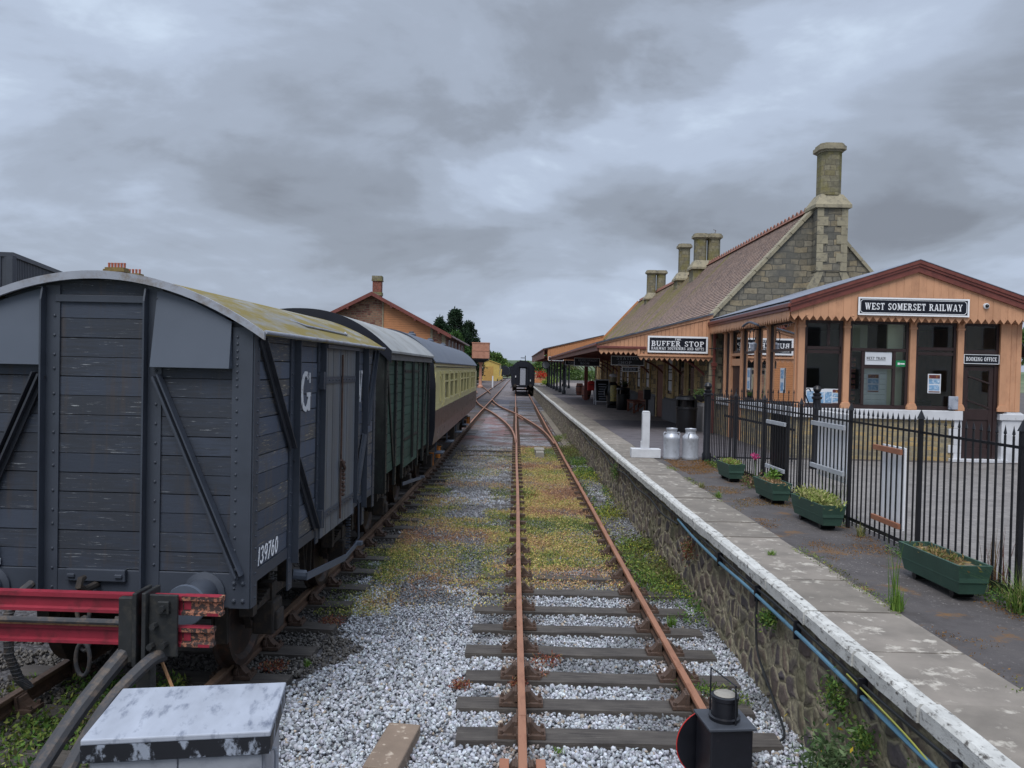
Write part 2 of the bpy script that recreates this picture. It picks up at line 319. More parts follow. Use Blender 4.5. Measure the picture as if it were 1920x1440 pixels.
def ballast_mat():
    m, nt = newmat('ballast_bed'); o = objco(nt)
    f = nt.n('ShaderNodeTexVoronoi', {'Vector': o, 'Scale': 26., 'Randomness': 1.})
    rnd = nt.n('ShaderNodeSeparateColor', {0: f.outputs['Color']}).outputs[0]
    cc = nt.ramp(rnd, [(0, lin((84, 84, 88))), (.5, lin((132, 132, 138))), (1, lin((176, 176, 182)))])
    s = nt.n('ShaderNodeSeparateXYZ', {0: o})
    n1 = noise(nt, o, 1.1, 5, .6); n2 = noise(nt, nt.n('ShaderNodeMapping', {0: o, 1: (7, 3, 1)}).outputs[0], .55, 5, .65)
    # oily dark ground under and beside the left-hand siding and in the four-foot
    xl = nt.math('ADD', s.outputs[0], nt.math('MULTIPLY', nt.math('SUBTRACT', n1, .5), 1.3))
    dk = nt.step(xl, -1.35, -1.95)
    cc = nt.mix(nt.math('MULTIPLY', dk, .93), cc, nt.mix(.5, lin((38, 34, 33)), nt.mix(.35, lin((38, 34, 33)), cc)))
    yy = nt.step(s.outputs[1], 10.5, 14.)
    soil = nt.math('MULTIPLY', yy, nt.step(n1, .42, .62))
    cc = nt.mix(nt.math('MULTIPLY', soil, .75), cc, lin((82, 72, 64)))
    # reddish rust staining round the crossover
    ry = nt.math('MULTIPLY', nt.step(s.outputs[1], 29., 34.), nt.step(s.outputs[1], 56., 47.))
    cc = nt.mix(nt.math('MULTIPLY', nt.math('MULTIPLY', ry, nt.step(n2, .46, .56)), .6), cc, lin((122, 72, 64)))
    far = nt.step(s.outputs[1], 58., 78.)
    cc = nt.mix(nt.math('MULTIPLY', far, .5), cc, nt.mix(nt.step(n1, .4, .6), lin((116, 96, 90)), lin((92, 92, 98))))
    oil = nt.math('MULTIPLY', nt.step(s.outputs[1], 52., 58.), nt.step(s.outputs[1], 86., 76.))
    cc = nt.mix(nt.math('MULTIPLY', nt.math('MULTIPLY', oil, nt.step(noise(nt, o, .3, 3), .4, .5)), .8), cc, lin((62, 66, 80)))
    h = nt.math('SUBTRACT', 1., f.outputs[0])
    pbr(nt, cc, .85, 0, bump(nt, h, .9, .03), .35)
    return m
M_ballast = ballast_mat()
def paving_mat(name, c1, c2, joint, bw, bh, speck=None, swap=False, off=(0, 0, 0), moss=None):
    m, nt = newmat(name); o = objco(nt, loc=off)
    if swap:
        s = nt.n('ShaderNodeSeparateXYZ', {0: o}); v = nt.n('ShaderNodeCombineXYZ', {0: s.outputs[1], 1: s.outputs[0], 2: 0.}).outputs[0]
    else: v = o
    b = nt.n('ShaderNodeTexBrick', {'Vector': v, 'Color1': (0, 0, 0, 1), 'Color2': (1, 1, 1, 1), 'Scale': 1., 'Mortar Size': .008, 'Mortar Smooth': .1, 'Brick Width': bw, 'Row Height': bh})
    cc = nt.ramp(b.outputs[0], [(0, lin(c1)), (1, lin(c2))])
    n1 = noise(nt, o, 3, 7, .65)
    cc = nt.mix(.8, cc, nt.ramp(n1, [(.3, (.62, .6, .58, 1)), (.5, (1, 1, 1, 1)), (.7, (1.25, 1.24, 1.2, 1))]), 'MULTIPLY')
    cc = nt.mix(b.outputs[1], cc, lin(joint))
    if speck: cc = nt.mix(nt.math('MULTIPLY', nt.step(noise(nt, o, 34, 4, .7), .6, .68), nt.step(noise(nt, o, 1.2, 3), .4, .6)), cc, lin(speck))
    if moss: cc = nt.mix(nt.math('MULTIPLY', nt.step(noise(nt, o, 2.2, 8, .7), .56, .66), .9), cc, lin(moss))
    h = nt.math('SUBTRACT', noise(nt, o, 40, 4), b.outputs[1])
    pbr(nt, cc, .85, 0, bump(nt, h, .4, .008), .35)
    return m
M_asphalt = paving_mat('old_asphalt', (78, 74, 74), (86, 82, 82), (78, 74, 74), 5, 9, (150, 146, 142), moss=(112, 82, 48))
M_asphalt2 = paving_mat('clean_asphalt', (88, 84, 88), (94, 90, 94), (84, 80, 84), 9, 9)
M_platpave = paving_mat('platform_paving', (132, 122, 118), (120, 112, 108), (92, 86, 84), .9, .6)
M_yard = paving_mat('grey_block_yard', (120, 116, 114), (130, 126, 123), (108, 104, 102), .21, .105)
M_slab = simple('coping_slab_stone', (124, 117, 109), .9, 0, .26, 3.2, (170, 164, 154), .5, 55, dirt_rng=(.56, .66), island=.14)
def ground_mat():
    m, nt = newmat('grass_ground'); o = objco(nt)
    n1 = noise(nt, o, .02, 6, .6)
    cc = nt.ramp(n1, [(.3, lin((84, 92, 74))), (.5, lin((104, 112, 88))), (.7, lin((122, 124, 104)))])
    pbr(nt, cc, .95, 0, bump(nt, noise(nt, o, 2, 5), .5, .2), .2); return m
M_ground = ground_mat()
def hill_mat():
    m, nt = newmat('wooded_hill'); o = objco(nt)
    v = nt.n('ShaderNodeTexVoronoi', {'Vector': o, 'Scale': .03, 'Randomness': 1.})
    n1 = noise(nt, o, .012, 6, .65)
    cc = nt.ramp(n1, [(.35, lin((66, 82, 66))), (.5, lin((88, 102, 80))), (.65, lin((116, 126, 100)))])
    pbr(nt, cc, .95, 0, bump(nt, v.outputs[0], .6, 6.), .1); return m
M_hill = hill_mat()

# ---------------------------------------------------------------- mesh helpers
class MB:
    def __init__(s): s.v = []; s.f = []
    def add(s, vs, fs, M=None):
        o = len(s.v)
        if M is not None: vs = [M @ Vector(p) for p in vs]
        s.v += [tuple(p) for p in vs]; s.f += [tuple(i + o for i in f) for f in fs]; return s
    def box(s, x0, x1, y0, y1, z0, z1, M=None):
        return s.add([(x0, y0, z0), (x1, y0, z0), (x1, y1, z0), (x0, y1, z0), (x0, y0, z1), (x1, y0, z1), (x1, y1, z1), (x0, y1, z1)],
                     [(0, 3, 2, 1), (4, 5, 6, 7), (0, 1, 5, 4), (1, 2, 6, 5), (2, 3, 7, 6), (3, 0, 4, 7)], M)
    def bar(s, p, q, w, h, up=(0, 0, 1)):
        """rectangular bar from p to q; w across, h along 'up'"""
        p = Vector(p); q = Vector(q); d = (q - p); L = d.length; d.normalize(); u = Vector(up)
        x = d.cross(u); 
        if x.length < 1e-5: x = d.cross(Vector((1, 0, 0)))
        x.normalize(); u = x.cross(d).normalized()
        M = Matrix((( x.x, d.x, u.x, p.x), (x.y, d.y, u.y, p.y), (x.z, d.z, u.z, p.z), (0, 0, 0, 1)))
        return s.box(-w / 2, w / 2, 0, L, -h / 2, h / 2, M)
    def tube(s, pts, r, n=8, caps=True):
        pts = [Vector(p) for p in pts]; rings = []; prev = None
        rs = r if isinstance(r, (list, tuple)) else [r] * len(pts)
        vs = []
        for i, p in enumerate(pts):
            d = (pts[min(i + 1, len(pts) - 1)] - pts[max(i - 1, 0)]).normalized()
            if prev is None:
                a = d.cross(Vector((0, 0, 1)))
                if a.length < 1e-3: a = d.cross(Vector((1, 0, 0)))
            else: a = prev - d * prev.dot(d)
            a.normalize(); prev = a; b = d.cross(a)
            for k in range(n):
                t_ = 2 * math.pi * k / n; vs.append(p + (a * math.cos(t_) + b * math.sin(t_)) * rs[i])
        fs = []
        for i in range(len(pts) - 1):
            for k in range(n):
                fs.append((i * n + k, i * n + (k + 1) % n, (i + 1) * n + (k + 1) % n, (i + 1) * n + k))
        if caps: fs.append(tuple(range(n - 1, -1, -1))); fs.append(tuple((len(pts) - 1) * n + k for k in range(n)))
        return s.add(vs, fs)
    def cyl(s, p, q, r, n=16): return s.tube([p, q], r, n)
    def lathe(s, prof, loc=(0, 0, 0), n=20, M=None):
        vs = []; fs = []; lx, ly, lz = loc
        for r, z in prof:
            for k in range(n):
                a = 2 * math.pi * k / n; vs.append((lx + r * math.cos(a), ly + r * math.sin(a), lz + z))
        for i in range(len(prof) - 1):
            for k in range(n): fs.append((i * n + k, i * n + (k + 1) % n, (i + 1) * n + (k + 1) % n, (i + 1) * n + k))
        fs.append(tuple(range(n - 1, -1, -1))); fs.append(tuple((len(prof) - 1) * n + k for k in range(n)))
        return s.add(vs, fs, M)
    def prism(s, poly, a0, a1, plane='xz', M=None):
        """2-D polygon in 'plane' extruded along the remaining axis from a0 to a1"""
        n = len(poly); vs = []
        for a in (a0, a1):
            for p, q in poly:
                vs.append({'xz': (p, a, q), 'yz': (a, p, q), 'xy': (p, q, a)}[plane])
        fs = [tuple(range(n)), tuple(range(2 * n - 1, n - 1, -1))] + [(i, i + n, (i + 1) % n + n, (i + 1) % n) for i in range(n)]
        return s.add(vs, fs, M)
    def rivet(s, p, nrm, r=.013):
        nrm = Vector(nrm); a = nrm.orthogonal().normalized(); b = nrm.cross(a); p = Vector(p); vs = []
        for rr, h in ((r, 0), (r * .72, r * .6)):
            for k in range(6):
                t_ = k * math.pi / 3; vs.append(p + (a * math.cos(t_) + b * math.sin(t_)) * rr + nrm * h)
        vs.append(p + nrm * r * .85)
        fs = [(k, (k + 1) % 6, 6 + (k + 1) % 6, 6 + k) for k in range(6)] + [(6 + k, 6 + (k + 1) % 6, 12) for k in range(6)]
        return s.add(vs, fs)
    def build(s, name, mat, parent=None, smooth=False, bevel=0, loc=None):
        me = bpy.data.meshes.new(name); me.from_pydata(s.v, [], s.f); me.validate()
        bm_fix(me)
        if smooth:
            me.polygons.foreach_set('use_smooth', [True] * len(me.polygons)); me.update()
        me.materials.append(mat)
        o = bpy.data.objects.new(name, me); C.objects.link(o)
        if parent: o.parent = parent
        if loc: o.location = loc
        if bevel:
            b = o.modifiers.new('bevel', 'BEVEL'); b.width = bevel; b.segments = 2; b.limit_method = 'ANGLE'; b.angle_limit = R(40)
        if smooth:
            e = o.modifiers.new('edges', 'EDGE_SPLIT'); e.split_angle = R(35)
        return o
import bmesh
def bm_fix(me):
    bm = bmesh.new(); bm.from_mesh(me); bmesh.ops.recalc_face_normals(bm, faces=bm.faces); bm.to_mesh(me); bm.free()
def tag(o, label=None, cat=None, group=None, kind=None):
    if label: o['label'] = label
    if cat: o['category'] = cat
    if group: o['group'] = group
    if kind: o['kind'] = kind
    return o
def thing(name, label, cat, loc=(0, 0, 0), rz=0, group=None):
    o = bpy.data.objects.new(name, None); C.objects.link(o); o.location = loc; o.rotation_euler = (0, 0, rz); o.empty_display_size = .2
    return tag(o, label, cat, group)
def copy_tree(o, parent=None):
    c = o.copy(); C.objects.link(c); c.parent = parent
    for ch in list(o.children): copy_tree(ch, c)
    return c
def place(o, loc, rz=None):
    o.location = loc
    if rz is not None: o.rotation_euler = (0, 0, rz)
    return o
def npmesh(name, V, F, col, mat, parent=None):
    me = bpy.data.meshes.new(name); nv = len(V); nf, k = F.shape
    me.vertices.add(nv); me.vertices.foreach_set('co', V.astype(np.float32).ravel())
    me.loops.add(nf * k); me.loops.foreach_set('vertex_index', F.astype(np.int32).ravel())
    me.polygons.add(nf); me.polygons.foreach_set('loop_start', np.arange(0, nf * k, k, dtype=np.int32))
    me.update(calc_edges=True)
    if col is not None:
        a = me.color_attributes.new('Col', 'FLOAT_COLOR', 'POINT')
        cc = np.ones((nv, 4), np.float32); cc[:, :3] = col; a.data.foreach_set('color', cc.ravel())
    me.materials.append(mat)
    o = bpy.data.objects.new(name, me); C.objects.link(o)
    if parent: o.parent = parent
    return o
def vnoise(x, y, s, seed=0):
    """smooth 2-D value noise, vectorised"""
    r = np.random.default_rng(seed).random((64, 64)); x = x * s + 1000; y = y * s + 1000
    xi = np.floor(x).astype(int); yi = np.floor(y).astype(int); fx = x - xi; fy = y - yi
    fx = fx * fx * (3 - 2 * fx); fy = fy * fy * (3 - 2 * fy)
    g = lambda a, b: r[a % 64, b % 64]
    return (g(xi, yi) * (1 - fx) + g(xi + 1, yi) * fx) * (1 - fy) + (g(xi, yi + 1) * (1 - fx) + g(xi + 1, yi + 1) * fx) * fy
def rand_rot(n):
    q = rng.normal(size=(n, 4)); q /= np.linalg.norm(q, axis=1)[:, None]; a, b, c, d = q.T
    return np.stack([np.stack([1 - 2 * (c * c + d * d), 2 * (b * c - a * d), 2 * (b * d + a * c)], -1),
                     np.stack([2 * (b * c + a * d), 1 - 2 * (b * b + d * d), 2 * (c * d - a * b)], -1),
                     np.stack([2 * (b * d - a * c), 2 * (c * d + a * b), 1 - 2 * (b * b + c * c)], -1)], 1)
PAL = lambda *cs: np.array([lin(c)[:3] for c in cs])
def leaves(name, P, size, pal, mat, parent=None, up=.0, aspect=1.7, jit=.25, dirn=None):
    """one small bent leaf (2 triangles) per point"""
    n = len(P); size = np.broadcast_to(size, n)[:, None]
    d = rng.normal(size=(n, 3)) if dirn is None else dirn + rng.normal(size=(n, 3)) * .35
    d[:, 2] += up; d /= np.linalg.norm(d, axis=1)[:, None]
    s = np.cross(d, rng.normal(size=(n, 3))); s /= np.linalg.norm(s, axis=1)[:, None] + 1e-9
    a = P; b = P + d * size * aspect * .5 + s * size * .35; c = P + d * size * aspect; e = P + d * size * aspect * .5 - s * size * .35
    V = np.stack([a, b, c, e], 1).reshape(-1, 3)
    i = np.arange(n)[:, None] * 4; F = np.concatenate([i + [0, 1, 2], i + [0, 2, 3]], 0)
    col = pal[rng.integers(0, len(pal), n)] if pal.ndim == 2 and len(pal) != n else pal
    col = col * (1 + rng.normal(size=(n, 1)) * jit).clip(.4, 1.8)
    return npmesh(name, V, F, np.repeat(col, 4, 0), mat, parent)

# ---------------------------------------------------------------- slab-serif stroke lettering
def _V(x, a=0, b=1, w=.2): return [(x - w / 2, a), (x + w / 2, a), (x + w / 2, b), (x - w / 2, b)]
def _H(y, a, b, h=.12): return [(a, y - h / 2), (b, y - h / 2), (b, y + h / 2), (a, y + h / 2)]
def _D(x0, y0, x1, y1, w=.2): return [(x0 - w / 2, y0), (x0 + w / 2, y0), (x1 + w / 2, y1), (x1 - w / 2, y1)]
def _A(cx, cy, rx, ry, a0, a1, w=.19, h=.12, n=10):
    o = []; i = []
    for k in range(n + 1):
        t_ = R(a0 + (a1 - a0) * k / n); c_, s_ = math.cos(t_), math.sin(t_)
        o.append((cx + rx * c_, cy + ry * s_)); i.append((cx + (rx - w) * c_, cy + (ry - h) * s_))
    return [[o[k], o[k + 1], i[k + 1], i[k]] for k in range(n)]
def _S(x, y, w=.38, h=.1): yy = h / 2 if y == 0 else 1 - h / 2; return _H(yy, x - w / 2, x + w / 2, h)
GL = {
 'A': (.95, [_D(.16, 0, .44, 1, .1), _D(.78, 0, .5, 1, .2), _H(.3, .25, .7), _S(.15, 0, .3), _S(.79, 0, .34)]),
 'B': (.86, [_V(.22)] + _A(.45, .745, .3, .255, -90, 90) + _A(.45, .265, .36, .265, -90, 90) + [_H(.94, .03, .45), _H(.06, .03, .45), _H(.5, .2, .45)]),
 'C': (.85, _A(.45, .5, .4, .5, 40, 320) + [_V(.78, .68, .95, .08)]),
 'D': (.9, [_V(.22)] + _A(.42, .5, .43, .5, -90, 90, .19, .12) + [_H(.94, .03, .42), _H(.06, .03, .42)]),
 'E': (.84, [_V(.22), _H(.94, .03, .76), _H(.06, .03, .8), _H(.5, .2, .55), _V(.75, .72, 1, .08), _V(.78, 0, .28, .08), _V(.55, .38, .62, .07)]),
 'F': (.8, [_V(.22), _H(.94, .03, .76), _H(.5, .2, .55), _V(.74, .7, 1, .08), _V(.55, .38, .62, .07), _S(.22, 0)]),
 'G': (.92, _A(.46, .5, .41, .5, 45, 330) + [_V(.76, 0.02, .42, .18), _H(.42, .55, .92, .1), _V(.8, .7, .95, .08)]),
 'H': (.98, [_V(.22), _V(.76), _H(.5, .2, .78), _S(.22, 0), _S(.22, 1), _S(.76, 0), _S(.76, 1)]),
 'I': (.46, [_V(.23), _S(.23, 0, .4), _S(.23, 1, .4)]),
 'K': (.96, [_V(.22), _D(.3, .42, .74, 1, .11), _D(.76, 0, .42, .58, .2), _S(.22, 0), _S(.22, 1), _S(.76, 1, .32), _S(.77, 0, .34)]),
 'L': (.78, [_V(.22), _S(.22, 1), _H(.06, .03, .74), _V(.71, 0, .3, .08)]),
 'M': (1.15, [_V(.2, 0, 1, .1), _V(.93, 0, 1, .2), _D(.57, .1, .25, 1, .2), _D(.57, .1, .86, 1, .12), _S(.2, 0, .32), _S(.93, 0, .36), _S(.2, 1, .3), _S(.93, 1, .34)]),
 'N': (1.0, [_V(.2, 0, 1, .1), _V(.8, 0, 1, .1), _D(.76, .02, .25, .98, .2), _S(.2, 0, .32), _S(.8, 1, .32), _S(.17, 1, .26)]),
 'O': (.95, _A(.47, .5, .43, .5, 0, 360, .19, .12, 18)),
 'P': (.84, [_V(.22)] + _A(.45, .72, .34, .28, -90, 90) + [_H(.94, .03, .45), _H(.5, .2, .45), _S(.22, 0)]),
 'R': (.94, [_V(.22)] + _A(.45, .735, .32, .265, -90, 90) + [_H(.94, .03, .45), _H(.52, .2, .45), _S(.22, 0), _D(.78, 0, .5, .52, .2), _S(.82, 0, .26)]),
 'S': (.76, _A(.38, .735, .3, .265, 20, 270, .17) + _A(.38, .265, .33, .265, -160, 90, .17) + [_V(.66, .7, .95, .07), _V(.1, .05, .3, .07)]),
 'T': (.86, [_V(.43), _H(.94, .05, .81), _V(.08, .72, 1, .08), _V(.78, .72, 1, .08), _S(.43, 0)]),
 'U': (.95, [_V(.2, .3, 1), _V(.77, .3, 1, .1)] + _A(.46, .32, .36, .32, 180, 360, .19, .12) + [_S(.2, 1), _S(.77, 1, .3)]),
 'V': (.92, [_D(.48, 0, .18, 1, .2), _D(.48, 0, .77, 1, .1), _S(.18, 1, .34), _S(.77, 1, .28)]),
 'W': (1.3, [_D(.4, 0, .17, 1, .2), _D(.4, 0, .63, 1, .1), _D(.88, 0, .63, 1, .19), _D(.88, 0, 1.12, 1, .1), _S(.17, 1, .32), _S(.63, 1, .3), _S(1.12, 1, .28)]),
 'X': (.92, [_D(.74, 0, .18, 1, .2), _D(.18, 0, .72, 1, .1), _S(.18, 0, .28), _S(.74, 0, .32), _S(.18, 1, .32), _S(.72, 1, .28)]),
 'Y': (.9, [_V(.45, 0, .5), _D(.45, .42, .18, 1, .2), _D(.45, .42, .74, 1, .1), _S(.45, 0), _S(.18, 1, .32), _S(.74, 1, .28)]),
 '1': (.4, [_V(.2, 0, 1, .15), _D(.1, .72, .2, .95, .1)]),
 '3': (.62, _A(.28, .74, .26, .26, -80, 160, .13) + _A(.28, .27, .3, .27, -160, 85, .13)),
 '9': (.64, _A(.31, .68, .28, .32, 0, 360, .13, .11, 14) + _A(.2, .62, .39, .6, -75, 0, .13, .12, 8)),
 '7': (.6, [_H(.93, .04, .56, .13), _D(.18, 0, .49, .9, .15)]),
 '6': (.64, _A(.32, .32, .28, .32, 0, 360, .13, .11, 14) + _A(.43, .38, .39, .6, 105, 180, .13, .12, 8)),
 '0': (.64, _A(.31, .5, .28, .5, 0, 360, .13, .11, 16)), ' ': (.5, []),
}
def letters(mb, s, h, cx, cz, width=None, depth=.006, M=None, shear=0, gap=.09):
    """flat raised capitals in the local xz plane facing -y, centred on cx, baseline cz"""
    tot = sum(GL[c][0] + gap for c in s) - gap; k = (width / tot) if width else h
    x = cx - tot * k / 2; i = 0
    for ch in s:
        for poly in GL[ch][1]:
            i += 1; e = (i % 5) * .0004
            pts = [(x + p * k + shear * q * h, cz + q * h) for p, q in poly]
            mb.prism(pts, -depth - e, 0.001, 'xz', M)
        x += (GL[ch][0] + gap) * k
    return mb
# ================================================================ SETTING
tag(MB().add([(-4000, -300, -.42), (4000, -300, -.42), (4000, 5000, -.42), (-4000, 5000, -.42)], [(0, 1, 2, 3)]).build('ground', M_ground), kind='structure')
tag(MB().add([(-14, -3, -.215), (2.42, -3, -.215), (2.42, 260, -.215), (-14, 260, -.215)], [(0, 1, 2, 3)]).build('trackbed', M_ballast), kind='structure')
def hill(name, x0, x1, y, h0, seed, wide=260):
    nx, ny = 90, 14; V = []; F = []
    xs = np.linspace(x0, x1, nx); hs = h0 * (.55 + .9 * vnoise(xs, xs * 0, .0016, seed) * .8 + .12 * vnoise(xs, xs * 0, .01, seed + 1))
    for j in range(ny):
        t_ = j / (ny - 1); f = math.sin(t_ * math.pi / 2) ** 1.0
        for i in range(nx): V.append((xs[i], y + t_ * wide, -1 + (hs[i] + 1) * f + random.uniform(-.6, .6) * f))
    for j in range(ny - 1):
        for i in range(nx - 1): F.append((j * nx + i, j * nx + i + 1, (j + 1) * nx + i + 1, (j + 1) * nx + i))
    tag(MB().add(V, F).build(name, M_hill, smooth=True), kind='structure')
hill('hills', -1500, 1500, 1300, 22, 3)
hill('hills', -900, 900, 620, 8.5, 9, 120)

# ---- platform
EDGE = lambda y: 2.36 + .002 * math.sin(y * 1.7) + .012 * math.sin(y * .31)
pf = MB(); pf.box(2.47, 75, -4, 150, -.35, .895); tag(pf.build('platform', M_asphalt), kind='structure')
def sheet(name, x0, x1, y0, y1, z, m): tag(MB().add([(x0, y0, z), (x1, y0, z), (x1, y1, z), (x0, y1, z)], [(0, 1, 2, 3)]).build(name, m), kind='structure')
sheet('pavement', 3.14, 6.2, 17.6, 30.5, .9, M_asphalt2)
sheet('pavement', 3.14, 6.2, 30.5, 43.5, .9, M_platpave)
sheet('pavement', 3.14, 6.2, 43.5, 62, .9, M_asphalt2)
sheet('pavement', 3.14, 20, 62, 120, .9, M_platpave)
sheet('yard', 4.42, 74, -3.9, 17.6, .9, M_yard); sheet('yard', 11.7, 74, 17.6, 24.9, .9, M_yard)
pe = thing('platform_edge', 'run of worn stone coping slabs with a whitewashed nosing along the platform', 'platform edge', (0, 0, 0))
sl_, nz = MB(), MB(); y = 2.6
while y < 118:
    L = random.uniform(.86, 1.0) * (1 if y < 40 else 2.2); e0 = EDGE(y) + random.uniform(-.008, .008); e1 = EDGE(y + L) + random.uniform(-.008, .008)
    dz = random.uniform(-.006, .006); tz = random.uniform(-.004, .004)
    x2 = 3.13 + random.uniform(-.012, .012)
    P = lambda ya, xa, z: (xa, ya, z)
    a, b_ = y + .009, y + L - .009; zt = .905 + dz
    nw = .115
    sl_.add([(e0 + nw, a, .78), (x2, a, .78), (x2, b_, .78), (e1 + nw, b_, .78), (e0 + nw, a, zt), (x2, a, zt + tz), (x2, b_, zt + tz), (e1 + nw, b_, zt)],
            [(0, 3, 2, 1), (4, 5, 6, 7), (0, 1, 5, 4), (1, 2, 6, 5), (2, 3, 7, 6), (3, 0, 4, 7)])
    # nosing split in short lengths so that its edge is a little ragged
    m_ = 5; vs = []
    for k in range(m_ + 1):
        yy = a + (b_ - a) * k / m_; ee = e0 + (e1 - e0) * k / m_ + random.uniform(-.005, .005); c_ = .02
        vs += [(ee, yy, .795 + random.uniform(-.006, .006)), (ee, yy, zt - c_), (ee + c_, yy, zt + .003), (ee + nw, yy, zt + .003), (ee + nw, yy, .795)]
    fs = []
    for k in range(m_):
        for j in range(5): fs.append((k * 5 + j, k * 5 + (j + 1) % 5, (k + 1) * 5 + (j + 1) % 5, (k + 1) * 5 + j))
    fs += [(0, 1, 2, 3, 4), tuple(m_ * 5 + j for j in (4, 3, 2, 1, 0))]
    nz.add(vs, fs); y += L
sl_.build('paving_slabs', M_slab, pe); nz.build('white_nosing', M_nosing, pe)
# ---- rubble retaining wall (dense sheet in front so that its stones stand out)
def wall_grid(y0, y1, sy, sz, z0=-.25, z1=.8):
    ny = int((y1 - y0) / sy) + 1; nzv = int((z1 - z0) / sz) + 1
    ys = np.linspace(y0, y1, ny); zs = np.linspace(z0, z1, nzv); Y, Z = np.meshgrid(ys, zs, indexing='ij')
    X = 2.43 + .012 * np.sin(Y * .31) + .03 * vnoise(Y, Z, .8, 5)
    X -= (.8 - Z) * .05
    V = np.stack([X, Y, Z], -1).reshape(-1, 3); i, j = np.meshgrid(np.arange(ny - 1), np.arange(nzv - 1), indexing='ij')
    a = (i * nzv + j).ravel(); F = np.stack([a, a + 1, a + nzv + 1, a + nzv], 1)
    return V, F
V1, F1 = wall_grid(2.6, 14, .016, .016); V2, F2 = wall_grid(14, 34, .03, .03); V3, F3 = wall_grid(34, 118, .12, .06)
V = np.concatenate([V1, V2, V3]); F = np.concatenate([F1, F2 + len(V1), F3 + len(V1) + len(V2)])
wl = npmesh('retaining_wall', V, F, None, M_wallstone); wl.data.polygons.foreach_set('use_smooth', [True] * len(wl.data.polygons))
tag(wl, 'long brown rubble stone wall under the platform edge beside the track', 'wall')
M_dirtyconc = simple('dirty_concrete', (118, 110, 98), .9, 0, .3, 2, (82, 76, 68), .4)
# concrete kerb-like footing in the middle distance
tag(MB().box(2.05, 2.36, 29, 56, -.21, -.14).build('concrete_footing', M_dirtyconc, bevel=.01), 'low concrete strip at the foot of the far part of the platform wall', 'kerb')

# ================================================================ TRACKS
def sweep(prof, path, mb):
    """sweep an xz profile along a list of (x, y) points"""
    n = len(prof); vs = []; 
    for i, (x, y) in enumerate(path):
        a = path[max(0, i - 1)]; b = path[min(len(path) - 1, i + 1)]; dx, dy = b[0] - a[0], b[1] - a[1]; L = math.hypot(dx, dy); nx, ny = dy / L, -dx / L
        for p, q in prof: vs.append((x + nx * p, y + ny * p, q))
    fs = [(i * n + k, i * n + (k + 1) % n, (i + 1) * n + (k + 1) % n, (i + 1) * n + k) for i in range(len(path) - 1) for k in range(n)]
    fs += [tuple(range(n)), tuple((len(path) - 1) * n + k for k in range(n - 1, -1, -1))]
    mb.add(vs, fs)
RAILTOP = [(-.034, -.012), (-.03, 0), (.03, 0), (.034, -.012), (.034, -.034), (-.034, -.034)]
RAILWEB = [(-.024, -.0345), (.024, -.0345), (.011, -.055), (.011, -.105), (.03, -.12), (.03, -.145), (-.03, -.145), (-.03, -.12), (-.011, -.105), (-.011, -.055)]
def add_rail(parent, path, head=None):
    a = MB(); sweep(RAILWEB, path, a); r_ = a.build('rail', M_railweb, parent)
    b = MB(); sweep(RAILTOP, path, b); b.build('rail_head', head or M_railtop, r_); return r_
def sleeper_mb(L=2.59):
    m = MB(); n = 9; vs = []
    for i in range(n + 1):
        x = -L / 2 + L * i / n; j = random.uniform(-.008, .008); k = random.uniform(-.006, .006)
        vs += [(x, -.128 + j, -.13), (x, .128 + k, -.13), (x, .122 + k, .004 * random.uniform(-1, 1)), (x, -.122 + j, .004 * random.uniform(-1, 1))]
    fs = [(i * 4 + k, i * 4 + (k + 1) % 4, i * 4 + 4 + (k + 1) % 4, i * 4 + 4 + k) for i in range(n) for k in range(4)] + [(0, 1, 2, 3), (n * 4 + 3, n * 4 + 2, n * 4 + 1, n * 4)]
    m.add(vs, fs); return m
def chair_mb():
    m = MB(); m.box(-.19, .19, -.09, .09, 0, .03)
    for s in (-1, 1):      # curved jaws each side of the rail, web and bolts
        pr = [(s * .05, .03), (s * .16, .03), (s * .13, .05), (s * .095, .085), (s * .075, .12), (s * .04, .125)]
        m.prism(pr, -.05, .05, 'xz'); m.prism([(s * .04, .03), (s * .075, .03), (s * .055, .13), (s * .04, .13)], -.075, .075, 'xz')
        for yy in (-.06, .06): m.cyl((s * .165, yy, .03), (s * .165, yy, .06), .016, 6)
    m.box(.036, .06, -.1, .1, .05, .1)
    return m
sl_protos = [sleeper_mb().build('sleeper', M_sleeper).data for _ in range(5)]
for o in [o for o in C.objects if o.name.startswith('sleeper')]: bpy.data.objects.remove(o)
_c = chair_mb().build('rail_chair', M_chair, bevel=.006); ch_me = _c.data; bpy.data.objects.remove(_c)
def lay(parent, cx, slope, ys, L=2.59, chairs_to=25, z=-.15, rz=0.):
    far = MB()
    for i, y in enumerate(ys):
        x = cx(y); o = bpy.data.objects.new('sleeper', sl_protos[i % 5]); C.objects.link(o); o.parent = parent
        o.location = (x + random.uniform(-.03, .03), y, z + random.uniform(-.006, .003) - ((0 if y < 11.3 else .05 if y < 25 else random.uniform(.045, .07)) if cx is mainx else (0 if y < 24 else random.uniform(.045, .07)))); o.rotation_euler = (random.uniform(-.01, .01), 0, rz + random.uniform(-.012, .012) + (math.pi if i % 2 else 0))
        for s in (-1, 1):
            if y < chairs_to:
                c = bpy.data.objects.new('rail_chair', ch_me); C.objects.link(c); c.parent = parent; c.location = (x + s * .7525, y, z + .002); c.rotation_euler = (0, 0, rz + (0 if s > 0 else math.pi))
            elif y < 60:
                far.box(x + s * .7525 - .15, x + s * .7525 + .15, y - .05, y + .05, z, z + .06)
    if far.v:
        o = far.build('rail_chair', M_chair, parent); o['kind'] = 'stuff'
mainx = lambda y: .87 + .0033 * y
mt = thing('railway_track', 'rusty main line track with timber sleepers running straight ahead beside the platform', 'railway track')
